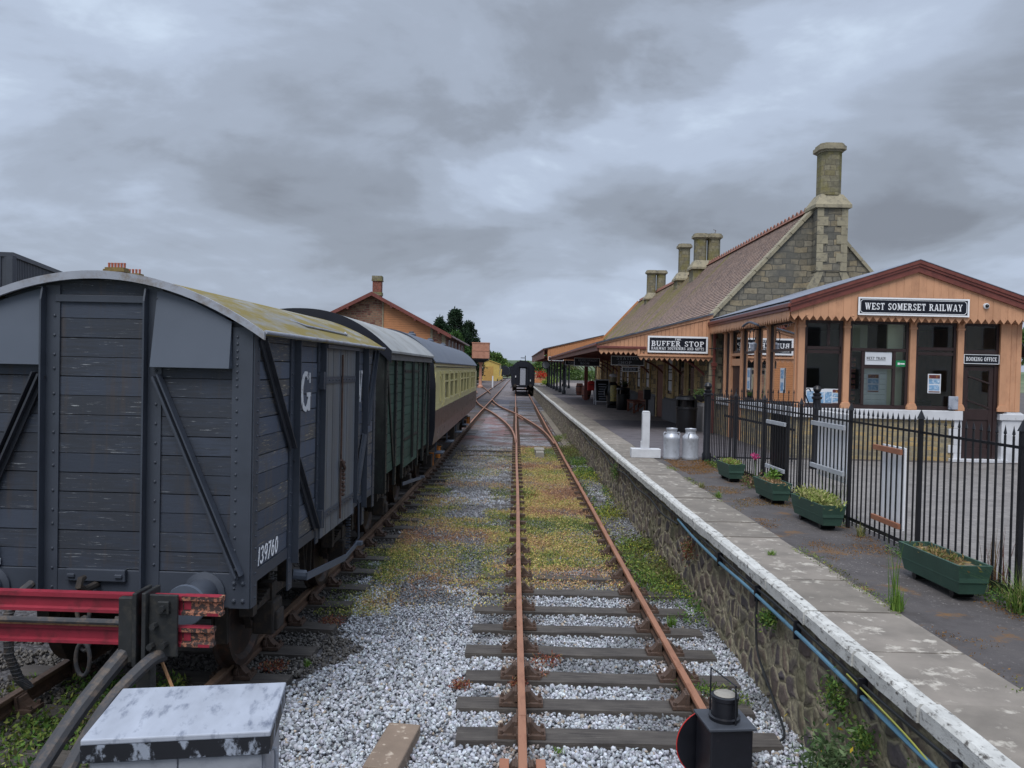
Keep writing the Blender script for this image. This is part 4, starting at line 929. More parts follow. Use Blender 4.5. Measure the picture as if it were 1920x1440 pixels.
# ---- coaches
def coach(name, label, loc, rz, L, hw=1.36, zb=.98, ze=2.93, zp=3.66, upper=None, lower=None, end=None, roofm=None, zs=1.78, windows=True, group=None, gangdoor=None, detail=True):
    c = thing(name, label, 'railway coach', loc, rz, group)
    upper = upper or M_cream; lower = lower or M_choc; end = end or M_coachblack; roofm = roofm or M_roofslate
    pr = [(hw - .05, zb), (hw, 1.35), (hw, 2.35), (hw - .06, ze)]
    a = arc_pts(hw - .06, ze, zp, 20, 2.6)
    endp = [(-x, z) for x, z in pr] + [(x, z - .03) for x, z in a[1:-1]] + [(x, z) for x, z in reversed(pr)]
    MB().prism(endp, 0, .06, 'xz').build('end_panel', end, c); MB().prism(endp, L - .06, L, 'xz').build('end_panel', end, c)
    for s in (-1, 1):
        lowp = MB().prism([(s * (hw - .05), zb), (s * hw, 1.35), (s * hw, zs), (s * (hw - .05), zs), (s * (hw - .1), zb)], .06, L - .06, 'xz'); lowp.build('lower_panel', lower, c)
        up = MB(); wins = []
        # doors and windows along the side
        y_ = 1.2; k = 0
        while y_ < L - 2.3:
            wd = .5 if k % 4 == 0 else 1.2
            wins.append((y_, y_ + wd, k % 4 == 0)); y_ += wd + (.38 if k % 4 else .55); k += 1
        if not windows: wins = []
        zt0, zt1 = 1.93, 2.66
        up.box(min(s * (hw - .05), s * hw), max(s * (hw - .05), s * hw), .06, L - .06, zs, zt0); 
        up.prism([(s * (hw - .05), zt1), (s * (hw - .028), zt1), (s * (hw - .06), ze), (s * (hw - .11), ze)], .06, L - .06, 'xz')
        ed = .06
        for (a_, b_, dr) in wins + [(L - .06, L, False)]:
            up.box(min(s * (hw - .05), s * (hw - .004)), max(s * (hw - .05), s * (hw - .004)), ed, a_, zt0, zt1); ed = b_
        up.build('upper_panel', upper, c)
        if detail:
            for (a_, b_, dr) in wins:
                fr = MB(); lo, hi = sorted((s * (hw - .03), s * (hw + .012)))
                for q in ((a_ - .02, a_ + .04, zt0 - .02, zt1 + .02), (b_ - .04, b_ + .02, zt0 - .02, zt1 + .02)): fr.box(lo, hi, *q)
                fr.box(lo, hi, a_ + .04, b_ - .04, zt0 - .02, zt0 + .04); fr.box(lo, hi, a_ + .04, b_ - .04, zt1 - .04, zt1 + .02)
                if not dr: fr.box(lo, hi - .004 * s, a_ + .04, b_ - .04, 2.4, 2.44)
                f_ = fr.build('window_frame', upper, c)
                lo, hi = sorted((s * (hw - .042), s * (hw - .034))); MB().box(lo, hi, a_ + .03, b_ - .03, zt0 + .02, zt1 - .02).build('pane', M_coachglass, f_)
                if dr:
                    h_ = MB(); lo, hi = sorted((s * (hw + .0), s * (hw + .03)))
                    for zz_ in (2.0, 2.55): h_.box(lo, hi, a_ - .14, a_ - .06, zz_ - .03, zz_ + .03)
                    h_.tube([(s * (hw + .02), b_ + .14, 1.84), (s * (hw + .03), b_ + .14, 1.9), (s * (hw + .03), b_ + .14, 2.4), (s * (hw + .02), b_ + .14, 2.46)], .012, 6)
                    h_.box(lo, hi, b_ + .02, b_ + .08, 1.82, 1.87); h_.build('door_fitting', upper, c)
        MB().box(min(s * (hw + .0), s * (hw + .02)), max(s * (hw + .0), s * (hw + .02)), .05, L - .05, ze - .15, ze - .12).build('rain_gutter', end, c)
    m = MB(); m.prism([(-(hw - .12), ze - .05), (hw - .12, ze - .05), (hw - .12, ze), (-(hw - .12), ze)], .1, L - .1); m.box(-(hw - .1), hw - .1, .06, L - .06, zb, zb + .06); m.build('floor', M_darkroom, c)
    roof_shell(hw + .0, ze - .02, zp, .03, -.02, L + .02, 2.6).build('roof', roofm, c, smooth=True)
    for k in range(int(L / 2.4)):
        MB().lathe([(.12, 0), (.13, .05), (.07, .09), (.07, .12), (.001, .13)], (.28 * (1 if k % 2 else -1), 1.4 + k * 2.3, zp - .03), 10).build('roof_vent', roofm, c)
    for yb in (2.6, L - 2.6):
        bg = MB()
        for s in (-1, 1):
            bg.box(s * 1.02 - .04, s * 1.02 + .04, yb - 1.55, yb + 1.55, .42, .66); bg.box(s * 1.02 - .05, s * 1.02 + .05, yb - .5, yb + .5, .3, .42)
            for q in (-1.25, 1.25): bg.box(s * 1.04 - .11, s * 1.04 + .13, yb + q - .14, yb + q + .14, .32, .62)
        bg.build('bogie', M_underframe, c)
        for s in (-1, 1):
            for q in (-.85, .85):
                MB().lathe([(.07, 0), (.07, .3), (.09, .3), (.09, .32)], (s * 1.1, yb + q, .3), 10).build('bogie_spring', M_orangepaint, c)
        for q in (-1.25, 1.25): wheel(c, yb + q)
    m = MB()
    for s in (-1, 1): m.box(s * 1.0 - .04, s * 1.0 + .04, .1, L - .1, .8, .98); m.box(s * .95 - .25, s * .95 + .25, L * .42, L * .55, .4, .85); m.tube([(s * 1.05, 4.2, .78), (s * 1.05, L / 2, .42), (s * 1.05, L - 4.2, .78)], .03, 6)
    m.box(-.3, .3, .1, L - .1, .75, .97); m.build('underframe', M_underframe, c)
    st = MB()
    for y_ in (1.5, 4.6, 8, 11.5): 
        for s in (-1, 1): st.box(min(s * 1.2, s * 1.42), max(s * 1.2, s * 1.42), y_, y_ + .55, .62, .65); st.box(s * 1.22 - .02, s * 1.22 + .02, y_ + .2, y_ + .25, .64, .98)
    st.build('footboard', M_vanvent, c)
    buffers(c, 0, 1, M_underframe, L=.5)
    return c
M_coachglass, _nt = newmat('coach_window'); pbr(_nt, lin((38, 34, 32)), .08, 0, None, .6)
M_orangepaint = simple('ochre_painted_steel', (190, 116, 44), .5, 0, .2, 10)
cc_ = coach('railway_coach', 'chocolate and cream coach with grey roof coupled behind the green van', (-3.12, 18.2, 0), math.atan(-.0066), 18.3)
bc = coach('railway_coach', 'black ended coach with a pale gangway door standing beside the platform', (1.2, 88, 0), math.atan(-.004), 19, hw=1.32, ze=2.95, zp=3.72, upper=M_coachblack, lower=M_coachblack, roofm=M_coachblack, detail=False, windows=False)
g = MB(); 
for x_ in (-.58, .46): g.box(x_, x_ + .12, -.28, 0, .95, 3.05)
g.box(-.58, .58, -.28, 0, 3.05, 3.18); g.box(-.46, .46, -.2, 0, .85, .97); gg = g.build('gangway', M_coachblack, bc)
MB().box(-.33, .3, -.14, -.05, 1.0, 2.9).build('gangway_door', simple('pale_door', (150, 154, 164), .5, 0, .1), bc, bevel=.05)
MB().box(-.86, -.76, -.12, -.02, 1.85, 2.05).build('lamp_bracket', M_white, bc); MB().box(.8, .88, -.12, -.02, 1.45, 1.65).build('lamp_bracket', M_white, bc)
fc = coach('railway_coach', 'cream and brown coach standing behind the water tower', (-7.6, 165, 0), .03, 19, detail=False, zs=1.9)
for i, (x_, y_, a_, lb) in enumerate(((-6.3, 236, -.0, 'dark distant wagon right of the yellow shed, nearest of the three'), (-4.3, 262, .0, 'dark distant coach beyond the yellow shed, middle of the three'), (-9.2, 255, .0, 'dark distant coach beside the yellow shed, leftmost of the three'))):
    coach('railway_coach', lb, (x_ + 4, y_, 0), a_, 17, detail=False, windows=False, upper=M_coachblack, lower=M_coachblack, roofm=M_roofslate, group='distant stock beyond the yellow shed')

# ================================================================ BUFFER STOP (left siding end)
bs = thing('buffer_stop', 'red rail-built buffer stop with black clamps in front of the grey van', 'buffer stop', (-3.4, 5.52, 0), math.atan(-.03))
BH = [(-.035, -.066), (.035, -.066), (.035, -.045), (.012, -.035), (.012, .03), (.034, .036), (.034, .066), (-.034, .066), (-.034, .036), (-.012, .03), (-.012, -.035), (-.035, -.045)]
for zc, xr in ((1.085, 1.42), (.865, 1.36)):
    r_ = MB().prism([(p, zc + q) for p, q in BH], -1.75, 1.14, 'yz'); b_ = r_.build('cross_beam', M_red, bs)
    e_ = MB().prism([(p, zc + q) for p, q in BH], 1.1405, xr, 'yz'); en_ = e_.build('beam_end', M_redworn, bs); MB().box(1.1405, xr - .02, -.0345, .0345, zc + .0662, zc + .068).box(xr - .1, xr - .02, -.0365, -.0352, zc - .066, zc - .046).box(1.15, 1.2, -.0152, -.0122, zc - .03, zc + .03).build('red_paint_remnant', M_red, en_)
MB().box(-1.75, .74, -.04, -.015, .925, .95).build('beam_top_edge', M_tanrust, bs)
MB().tube([(-1.75, -.06, .965), (.76, -.06, .965)], .022, 8).build('conduit', M_hose, bs)
for s_, x_ in ((1, .93), (-1, -1.05)):
    k = MB(); k.box(x_ - .2, x_ - .1, -.1, -.05, .70, 1.15); k.box(x_ - .09, x_ - .06, -.13, .1, .68, 1.19); k.box(x_ - .03, x_ + .0, -.12, .1, .68, 1.19); k.box(x_, x_ + .2, -.075, -.05, .74, 1.17)
    k.box(x_ + .07, x_ + .15, -.1, -.075, 1.04, 1.13)
    k_ = k.build('clamp', M_steelblk, bs, bevel=.006)
    bt = MB()
    for (bx, bz) in ((.11, 1.085), (.05, .96), (.12, .83), (.03, .82)): bt.cyl((x_ + bx, -.075, bz), (x_ + bx, -.13, bz), .022, 6)
    bt.build('bolt', M_steelblk, k_)
def bent(pts, r=.045):
    q = []; 
    P = [Vector(p) for p in pts]
    for i in range(len(P) - 1):
        p0, p1, p2, p3 = P[max(0, i - 1)], P[i], P[i + 1], P[min(len(P) - 1, i + 2)]
        for k in range(6):
            t_ = k / 6; q.append(.5 * ((2 * p1) + (-p0 + p2) * t_ + (2 * p0 - 5 * p1 + 4 * p2 - p3) * t_ ** 2 + (-p0 + 3 * p1 - 3 * p2 + p3) * t_ ** 3))
    q.append(P[-1]); return q
for s_, x_ in ((1, .88), (-1, -1.1)):
    a = MB(); a.tube(bent([(x_ - .08, .0, .8), (x_ - .14, -.1, .72), (x_ - .26, -.45, .45), (x_ - .34, -.9, .1), (x_ - .38, -1.25, -.22)]), .058, 10); a.build('bent_rail', M_hose, bs, smooth=True)
    a = MB(); a.tube(bent([(x_ + .14, -.04, .74), (x_ + .08, -.16, .72), (x_ - .06, -.42, .52), (x_ - .12, -.8, .2), (x_ - .14, -1.1, -.2)]), .046, 10); a.build('bent_rail', M_hose, bs, smooth=True)
    MB().prism([(-.05, -.2), (.05, -.2), (.04, .75), (-.04, .75)], x_ - .05, x_ + .05, 'yz').build('post', M_steelblk, bs)
    MB().tube([(x_ + .08, .02, .72), (x_ + .2, -.02, .5), (x_ + .24, -.1, .25)], .012, 6).build('rope', M_tanrust, bs)

# ---- steel cabinet and ground signal
cab = thing('equipment_cabinet', 'grey steel cabinet with a scuffed bluish lid by the buffer stop', 'cabinet', (-1.38, 3.46, 0), R(9.0))
MB().box(-.345, .345, -.23, .23, -.2, 1.155).build('body', M_galv, cab, bevel=.006)
MB().box(-.37, .37, -.26, .26, 1.225, 1.25).build('lid', M_galvlid, cab, bevel=.006)
g = MB(); g.box(-.37, .37, -.26, -.25, 1.155, 1.2245); g.box(-.37, .37, .25, .26, 1.155, 1.2245); g.box(-.37, -.36, -.25, .25, 1.155, 1.2245); g.box(.36, .37, -.25, .25, 1.155, 1.2245); g.build('lid_edge', M_galvedge, cab)
for x0, x1 in ((-.335, -.003), (.003, .335)):
    dd = MB().box(x0, x1, -.242, -.23, -.1, 1.145).build('door', M_galv, cab, bevel=.003)
    MB().tube([((x0 + x1) / 2 - .05, -.26, .985), ((x0 + x1) / 2 - .03, -.275, 1.0), ((x0 + x1) / 2 + .03, -.275, 1.0), ((x0 + x1) / 2 + .05, -.26, .985)], .008, 8).lathe([(.001, 0), (.06, 0), (.055, .012), (.001, .016)], M=Matrix.Translation(((x0 + x1) / 2, -.24, .96)) @ Matrix.Rotation(R(90), 4, 'X')).build('handle', M_white, dd, smooth=True)
MB().tube([(.347, -.1, 1.1), (.37, -.1, 1.1), (.375, -.1, 1.07), (.375, -.1, .93), (.347, -.1, .9)], .009, 8).build('side_handle', M_galv, cab)
sg = thing('ground_signal', 'black ground disc signal with round lamp top and red rimmed disc between the rails', 'ground signal', (1.24, 4.42, -.25), R(6))
MB().box(-.12, .12, -.12, .12, .62, 1.07).build('lamp_case', M_iron, sg, bevel=.008)
MB().box(-.135, .135, -.135, .135, 1.07, 1.085).build('case_cap', simple('dusty_black_cap', (62, 66, 74), .5, 0, .3, 8), sg, bevel=.004)
MB().lathe([(.085, 0), (.088, .02), (.075, .025), (.072, .11), (.078, .115), (.078, .135), (.06, .14), (.001, .14)], (0.0, .0, 1.085), 24).build('lamp_top', M_iron, sg, smooth=True)
MB().lathe([(.062, 0), (.05, .008), (.001, .01)], (0.0, .0, 1.2255), 20).build('lamp_lid', M_concrete, sg)
MB().tube([(-.04, .12, 1.08), (-.04, .12, 1.33), (.03, -.08, 1.30), (.03, -.09, 1.08)], .0055, 6).build('lamp_handle', M_iron, sg)
Md = Matrix.Translation((-.02, .15, .87)) @ Matrix.Rotation(R(-90), 4, 'X')
MB().lathe([(.001, 0), (.2, 0), (.2, .006), (.001, .006)], M=Md, n=40).build('disc', M_iron, sg); MB().tube([Md @ Vector((.203 * math.cos(a_), .203 * math.sin(a_), .003)) for a_ in np.linspace(0, 2 * math.pi, 41)], .0032, 6, False).build('disc_rim', M_redflat, sg)
MB().box(-.06, .06, .0, .12, 0, .62).box(-.2, .2, -.2, .2, 0, .05).build('base', M_iron, sg, bevel=.006)
# ================================================================ BOOKING OFFICE
bo = thing('booking_office', 'salmon timber booking office with glazed bays and scalloped gable behind the railings', 'booking office')
def part(mb, name, mat, parent=None, **k): return mb.build(name, mat, parent if parent is not None else bo, **k)
YF = 18.0
m = MB(); m.box(6.5, 10.27, YF, YF + .25, .88, 1.83); m.box(11.2, 11.6, YF + .05, YF + .25, .88, 1.83); part(m, 'dwarf_wall', M_bostone)
part(MB().box(6.48, 6.7, YF + .25, 22.3, .88, 1.83).box(6.48, 6.7, 23.4, 24.9, .88, 1.83), 'dwarf_wall', M_bostoney)
part(MB().box(11.45, 11.6, YF + .25, 24.9, .88, 2.0), 'dwarf_wall', M_bostoney)
m = MB(); m.box(6.42, 10.27, YF - .07, YF + .2, 1.83, 2.05); m.box(6.42, 6.72, YF + .2, 22.3, 1.83, 2.05); m.box(6.42, 6.72, 23.4, 24.9, 1.83, 2.05); part(m, 'sill_band', M_white, bevel=.015)
m = MB(); z = .9
for i in range(5): m.box(9.98 if i % 2 else 10.1, 10.272, YF - .03, YF + .1, z, z + .181); z += .186
part(m, 'white_quoin', M_white, bevel=.008)
m = MB(); m.prism([(11.17, .88), (11.66, .88), (11.66, 2.0), (11.60, 2.04), (11.23, 2.04), (11.17, 2.0)], YF - .05, YF + .3, 'xz'); m.box(11.1, 11.7, YF - .08, YF + .33, 1.86, 2.0); part(m, 'white_pier', M_white, bevel=.01)
part(MB().box(10.0, 11.3, YF - .12, YF + .25, .885, .96), 'doorstep', M_white, bevel=.008)
COLX = [6.57, 7.6, 9.105, 10.19]
for x in COLX:
    m = MB(); w_ = .07; m.box(x - w_, x + w_, YF - .04, YF + .1, 2.2, 4.05); m.prism([(x - .11, 2.05), (x + .11, 2.05), (x + .11, 2.12), (x + w_, 2.2), (x - w_, 2.2), (x - .11, 2.12)], YF - .07, YF + .1, 'xz'); m.box(x - .085, x + .085, YF - .055, YF + .1, 3.88, 3.93)
    m.bar((x, YF - .08, 4.0), (x, YF - .3, 4.16), .05, .05); part(m, 'column', M_salmon, bevel=.008)
m = MB(); m.box(11.1, 11.58, YF - .02, YF + .15, 2.05, 4.05)
for k in range(4): m.box(11.1 + k * .12, 11.21 + k * .12, YF - .03, YF - .019, 2.05, 4.05)
m.box(11.08, 11.22, YF - .06, YF - .03, 2.2, 4.05); m.prism([(11.04, 2.05), (11.26, 2.05), (11.26, 2.12), (11.22, 2.2), (11.08, 2.2), (11.04, 2.12)], YF - .08, YF - .03, 'xz'); part(m, 'corner_post', M_salmon, bevel=.006)
for y_ in (18.09, 20.0, 21.0, 22.3, 23.4, 24.05):
    m = MB(); m.box(6.44, 6.6, y_ - .07, y_ + .07, 2.05 if y_ not in (22.3, 23.4) else .9, 4.05) if y_ > 18.2 else m.box(6.46, 6.499, y_ - .02, y_ + .07, 2.05, 4.05)
    m.bar((6.43, y_, 4.0), (6.28, y_, 4.12), .05, .05); part(m, 'column', M_salmon, bevel=.008)
m = MB(); m.box(6.5, 11.6, YF + .0, YF + .12, 4.05, 4.3); m.box(6.47, 6.6, YF + .12, 24.9, 4.05, 4.3); m.box(11.45, 11.6, YF + .12, 24.9, 2.0, 4.4); part(m, 'head_beam', M_salmon)
part(MB().box(6.47, 6.58, 22.37, 23.33, 3.30, 3.38).box(6.47, 6.58, 22.37, 23.33, 3.02, 3.22), 'door_transom', M_salmon)
# joinery of the bays
def window(x0, x1, z0, z1, bars_v=(), bars_h=(), w_=.05, y=YF, name='window', side=None):
    m = MB()
    def b_(a, b, c, d_, p=.06):
        if side is None: m.box(a, b, y + .02 - (p - .06), y + .08, c, d_)
        else: m.box(side, side + .06, a, b, c, d_)
    b_(x0, x0 + w_, z0, z1); b_(x1 - w_, x1, z0, z1); b_(x0 + w_, x1 - w_, z0, z0 + w_ * 1.4); b_(x0 + w_, x1 - w_, z1 - w_, z1)
    for (v, a, c) in bars_v: b_(v - .03, v + .03, a, c)
    for (h, a, c) in bars_h: b_(a, c, h - .035, h + .035)
    f_ = part(m, name, M_darkbrown)
    if side is None: g = MB().add([(x0, y + .055, z0), (x1, y + .055, z0), (x1, y + .055, z1), (x0, y + .055, z1)], [(0, 1, 2, 3)])
    else: g = MB().add([(side + .03, x0, z0), (side + .03, x1, z0), (side + .03, x1, z1), (side + .03, x0, z1)], [(0, 1, 2, 3)])
    g.build('pane', M_glass, f_); return f_
window(6.645, 7.525, 2.06, 4.05, [(7.2, 3.48, 4.0)], [(3.42, 6.7, 7.48), (3.33, 6.7, 7.48)], .07)
w2 = window(7.675, 9.03, 2.06, 4.05, [(8.0, 2.13, 3.37), (8.71, 2.13, 3.37)], [(3.40, 7.72, 8.98), (3.01, 8.03, 8.68)], .06)
window(9.18, 10.115, 2.06, 4.05, [], [(3.45, 9.23, 10.07), (3.34, 9.23, 10.07)], .06)
window(10.265, 11.09, 3.36, 4.05, [], [], .06)
m = MB(); m.box(10.265, 10.33, YF + .02, YF + .1, .96, 3.12); m.box(11.0, 11.09, YF + .02, YF + .1, .96, 3.12); m.box(10.33, 11.0, YF + .02, YF + .1, 3.08, 3.12); part(m, 'door_frame', M_darkbrown)
m = MB(); m.box(10.335, 10.42, YF + .04, YF + .09, .97, 3.07); m.box(10.9, 10.995, YF + .04, YF + .09, .97, 3.07); m.box(10.42, 10.9, YF + .04, YF + .09, .97, 1.2); m.box(10.42, 10.9, YF + .06, YF + .085, 1.2, 1.85); m.box(10.42, 10.9, YF + .04, YF + .09, 1.85, 2.1); m.box(10.42, 10.9, YF + .04, YF + .09, 2.98, 3.07)
dr = part(m, 'door', M_darkbrown, bevel=.005); MB().add([(10.42, YF + .065, 2.1), (10.9, YF + .065, 2.1), (10.9, YF + .065, 2.98), (10.42, YF + .065, 2.98)], [(0, 1, 2, 3)]).build('pane', M_glass, dr)
MB().bar((10.4, YF + .03, 2.85), (10.93, YF + .03, 2.68), .02, .03).bar((10.4, YF + .03, 2.3), (10.93, YF + .03, 2.12), .02, .03).build('handle', M_darkbrown, dr)
for a, b_ in ((18.17, 19.93), (20.07, 20.93), (21.07, 22.23)): window(a, b_, 2.06, 4.05, [], [(3.38, a + .05, b_ - .05)], .05, side=6.5)
window(23.47, 23.98, 2.06, 4.05, [], [], .05, side=6.5); window(22.37, 23.33, 3.38, 4.05, [], [], .05, side=6.5)
part(MB().box(6.52, 6.56, 22.37, 23.33, .9, 3.02), 'door', M_darkbrown)
# interior
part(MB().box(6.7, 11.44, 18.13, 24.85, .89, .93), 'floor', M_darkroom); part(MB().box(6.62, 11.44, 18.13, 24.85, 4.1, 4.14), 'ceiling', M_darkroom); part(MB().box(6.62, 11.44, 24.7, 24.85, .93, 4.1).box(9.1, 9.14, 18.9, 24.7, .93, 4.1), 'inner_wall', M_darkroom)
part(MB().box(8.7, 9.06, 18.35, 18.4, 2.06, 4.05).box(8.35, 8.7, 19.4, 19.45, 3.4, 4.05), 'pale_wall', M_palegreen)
m = MB(); z = 2.14
while z < 2.95: m.prism([(18.2, z), (18.225, z), (18.215, z + .115), (18.2, z + .115)], 8.03, 8.64, 'yz'); z += .12
part(m, 'weatherboard', M_weatherb)
m = MB()
for k in range(9): m.box(7.75 + .02 * (k % 3), 7.95, 18.3, 18.5, 2.1 + k * .13, 2.18 + k * .13)
part(m, 'leaflet_rack', M_maroonpr)
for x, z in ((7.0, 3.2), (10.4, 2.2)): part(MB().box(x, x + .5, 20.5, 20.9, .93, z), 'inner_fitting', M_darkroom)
# papers in the windows
def poster(x0, x1, z0, z1, y, par, kind=0):
    p = part(MB().box(x0, x1, y, y + .004, z0, z1), 'poster', M_paper, par)
    w_ = x1 - x0; h_ = z1 - z0
    if kind == 0:
        MB().box(x0 + w_ * .08, x1 - w_ * .08, y - .003, y - .001, z1 - h_ * .24, z1 - h_ * .05).box(x0 + w_ * .08, x1 - w_ * .08, y - .003, y - .001, z0 + h_ * .04, z0 + h_ * .1).build('printed_band', M_maroonpr, p)
        MB().box(x0 + w_ * .08, x1 - w_ * .08, y - .003, y - .001, z1 - h_ * .52, z1 - h_ * .27).box(x0 + w_ * .1, x1 - w_ * .1, y - .003, y - .001, z0 + h_ * .14, z0 + h_ * .42).build('printed_picture', M_bluepr, p)
    else: MB().box(x0 + w_ * .1, x1 - w_ * .1, y - .003, y - .001, z0 + h_ * .1, z1 - h_ * .2).build('printed_picture', M_bluepr, p)
    return p
poster(8.17, 8.46, 2.42, 2.86, 18.18, bo); poster(9.5, 9.8, 2.44, 2.88, YF + .045, bo)
for i_, (x, z, k) in enumerate(((6.72, 2.14, 1), (6.95, 2.12, 1), (7.13, 2.13, 1), (7.28, 2.13, 0))): poster(x, x + .2, z, z + .36, YF + .035 + .004 * (i_ % 2), bo, k)
for y_ in (18.9, 21.6): 
    p = part(MB().box(6.51, 6.515, y_, y_ + .28, 2.35, 2.95), 'poster', M_paper); MB().box(6.505, 6.508, y_ + .04, y_ + .24, 2.7, 2.9).box(6.505, 6.508, y_ + .04, y_ + .24, 2.4, 2.6).build('printed_picture', M_bluepr, p)
nt_ = part(MB().box(8.05, 8.66, YF + .04, YF + .05, 3.06, 3.35), 'notice_panel', M_paper); l_ = MB(); letters(l_, 'NEXT TRAIN', .06, 8.3, 3.18, .44, .002, Matrix.Translation((0, YF + .039, 0))); l_.box(8.09, 8.52, YF + .036, YF + .039, 3.155, 3.16); l_.build('lettering', M_black, nt_)
gs_ = part(MB().box(8.75, 8.98, YF + .03, YF + .04, 3.03, 3.17), 'green_notice', M_greensign); MB().box(8.79, 8.84, YF + .026, YF + .029, 3.07, 3.12).box(8.85, 8.95, YF + .026, YF + .029, 3.08, 3.11).build('lettering', M_letter, gs_)
part(MB().box(9.93, 10.14, YF - .09, YF - .04, 2.08, 2.38), 'leaflet_box', M_galvlid, bevel=.01)
# roof, fascia and valance
AX, AZ, EX0, EX1, EZ = 9.02, 5.38, 6.18, 11.92, 4.43
m = MB(); m.prism([(EX0, EZ), (AX, AZ), (EX1, EZ), (EX1, EZ - .05), (AX, AZ - .05), (EX0, EZ - .05)], 17.72, 25.0, 'xz'); part(m, 'roof', M_lead)
for s, ex in ((-1, EX0), (1, EX1)):
    f = MB(); dx = ex - AX
    def band(o0, o1, y0, y1): f.prism([(AX, AZ + o0), (ex - s * 0, EZ + o0), (ex, EZ + o1), (AX, AZ + o1)], y0, y1, 'xz')
    band(.03, -.05, 17.6, 17.72); band(-.05, -.11, 17.62, 17.71); band(-.11, -.24, 17.645, 17.7)
    part(f, 'bargeboard', M_maroon)
    e = MB(); e.prism([(AX, AZ + .045), (ex, EZ + .045), (ex, EZ + .032), (AX, AZ + .032)], 17.59, 25.0, 'xz'); part(e, 'lead_edge', M_lead)
# dark maroon gutter and valance along the side
part(MB().box(EX0 - .06, EX0 + .02, 17.64, 24.95, EZ - .13, EZ - .04).box(EX0 - .03, EX0 + .03, 17.7, 24.95, EZ - .2, EZ - .13), 'gutter', M_maroon, bevel=.012)
def valance_x(x0, x1, y, ztop, zb, zt, pitch, th=.02, topf=None):
    n = max(1, round((x1 - x0) / pitch)); p = (x1 - x0) / n; m = MB()
    for k in range(n):
        a = x0 + k * p; b_ = a + p; za = topf(a) if topf else ztop; zb2 = topf(b_) if topf else ztop; zm = topf(a + p / 2) if topf else ztop
        m.prism([(a + .002, zb), (a + p / 2, zt), (b_ - .002, zb), (b_ - .002, zb2), (a + p / 2, zm), (a + .002, za)], y - (k % 2) * .003, y + th, 'xz')
    return m
def valance_y(y0, y1, x, ztop, zb, zt, pitch, th=.02):
    n = max(1, round((y1 - y0) / pitch)); p = (y1 - y0) / n; m = MB()
    for k in range(n):
        a = y0 + k * p; m.prism([(a + .002, zb), (a + p / 2, zt), (a + p - .002, zb), (a + p - .002, ztop), (a + .002, ztop)], x - (k % 2) * .003, x + th, 'yz')
    return m
tf = lambda x: AZ - .16 - (AZ - EZ) * abs(x - AX) / (AX - EX0)
part(valance_x(EX0 + .03, EX1 - .02, 17.7, 0, 4.13, 4.02, .166, .02, tf), 'gable_boarding', M_salmon)
part(valance_y(17.73, 24.9, EX0, EZ - .2, 4.1, 3.99, .166), 'valance', M_salmon)
part(MB().box(EX0 + .04, EX1 - .03, 17.72, 18.0, 4.3, 4.33).box(EX0 + .02, 6.5, 18.0, 24.9, 4.3, 4.33), 'soffit', M_salmon)
part(MB().tube(bent([(6.22, 19.9, 4.0), (6.1, 19.9, 4.05), (6.08, 20.4, 4.12), (6.1, 21, 4.05)]), .03, 6), 'loose_flashing', M_slatedark)
lw_ = MB().bar((6.44, 20.5, 3.95), (6.25, 20.5, 3.95), .02, .03).tube(bent([(6.3, 20.5, 3.95), (6.16, 20.5, 3.9), (6.14, 20.5, 3.7), (6.24, 20.5, 3.62), (6.3, 20.5, 3.75)]), .012, 6).tube([(6.24, 20.5, 3.95), (6.24, 20.5, 3.6)], .012, 6)
lt_ = part(lw_, 'wall_lantern', M_iron); MB().lathe([(.02, .14), (.09, .1), (.1, .08), (.06, -.08), (.02, -.1)], (6.24, 20.5, 3.48), 8).build('lamp_glass', M_galvlid, lt_)
m = MB().lathe([(.001, 0), (.065, 0), (.065, .04), (.045, .05), (.001, .05)], M=Matrix.Translation((10.56, 17.7, 4.42)) @ Matrix.Rotation(R(90), 4, 'X'), n=20); dc = m.build('security_camera', M_white, None, smooth=True); tag(dc, 'small white and black dome camera on the booking office gable right of the long sign', 'camera')
MB().lathe([(.04, .05), (.034, .075), (.02, .09), (.001, .095)], M=Matrix.Translation((10.56, 17.7, 4.42)) @ Matrix.Rotation(R(90), 4, 'X'), n=20).build('dome', M_black, dc, smooth=True)
part(MB().box(11.62, 11.7, 17.95, 18.1, 3.3, 3.5).bar((11.66, 18, 3.5), (11.6, 18.1, 3.7), .03, .03), 'wall_lamp', M_iron)

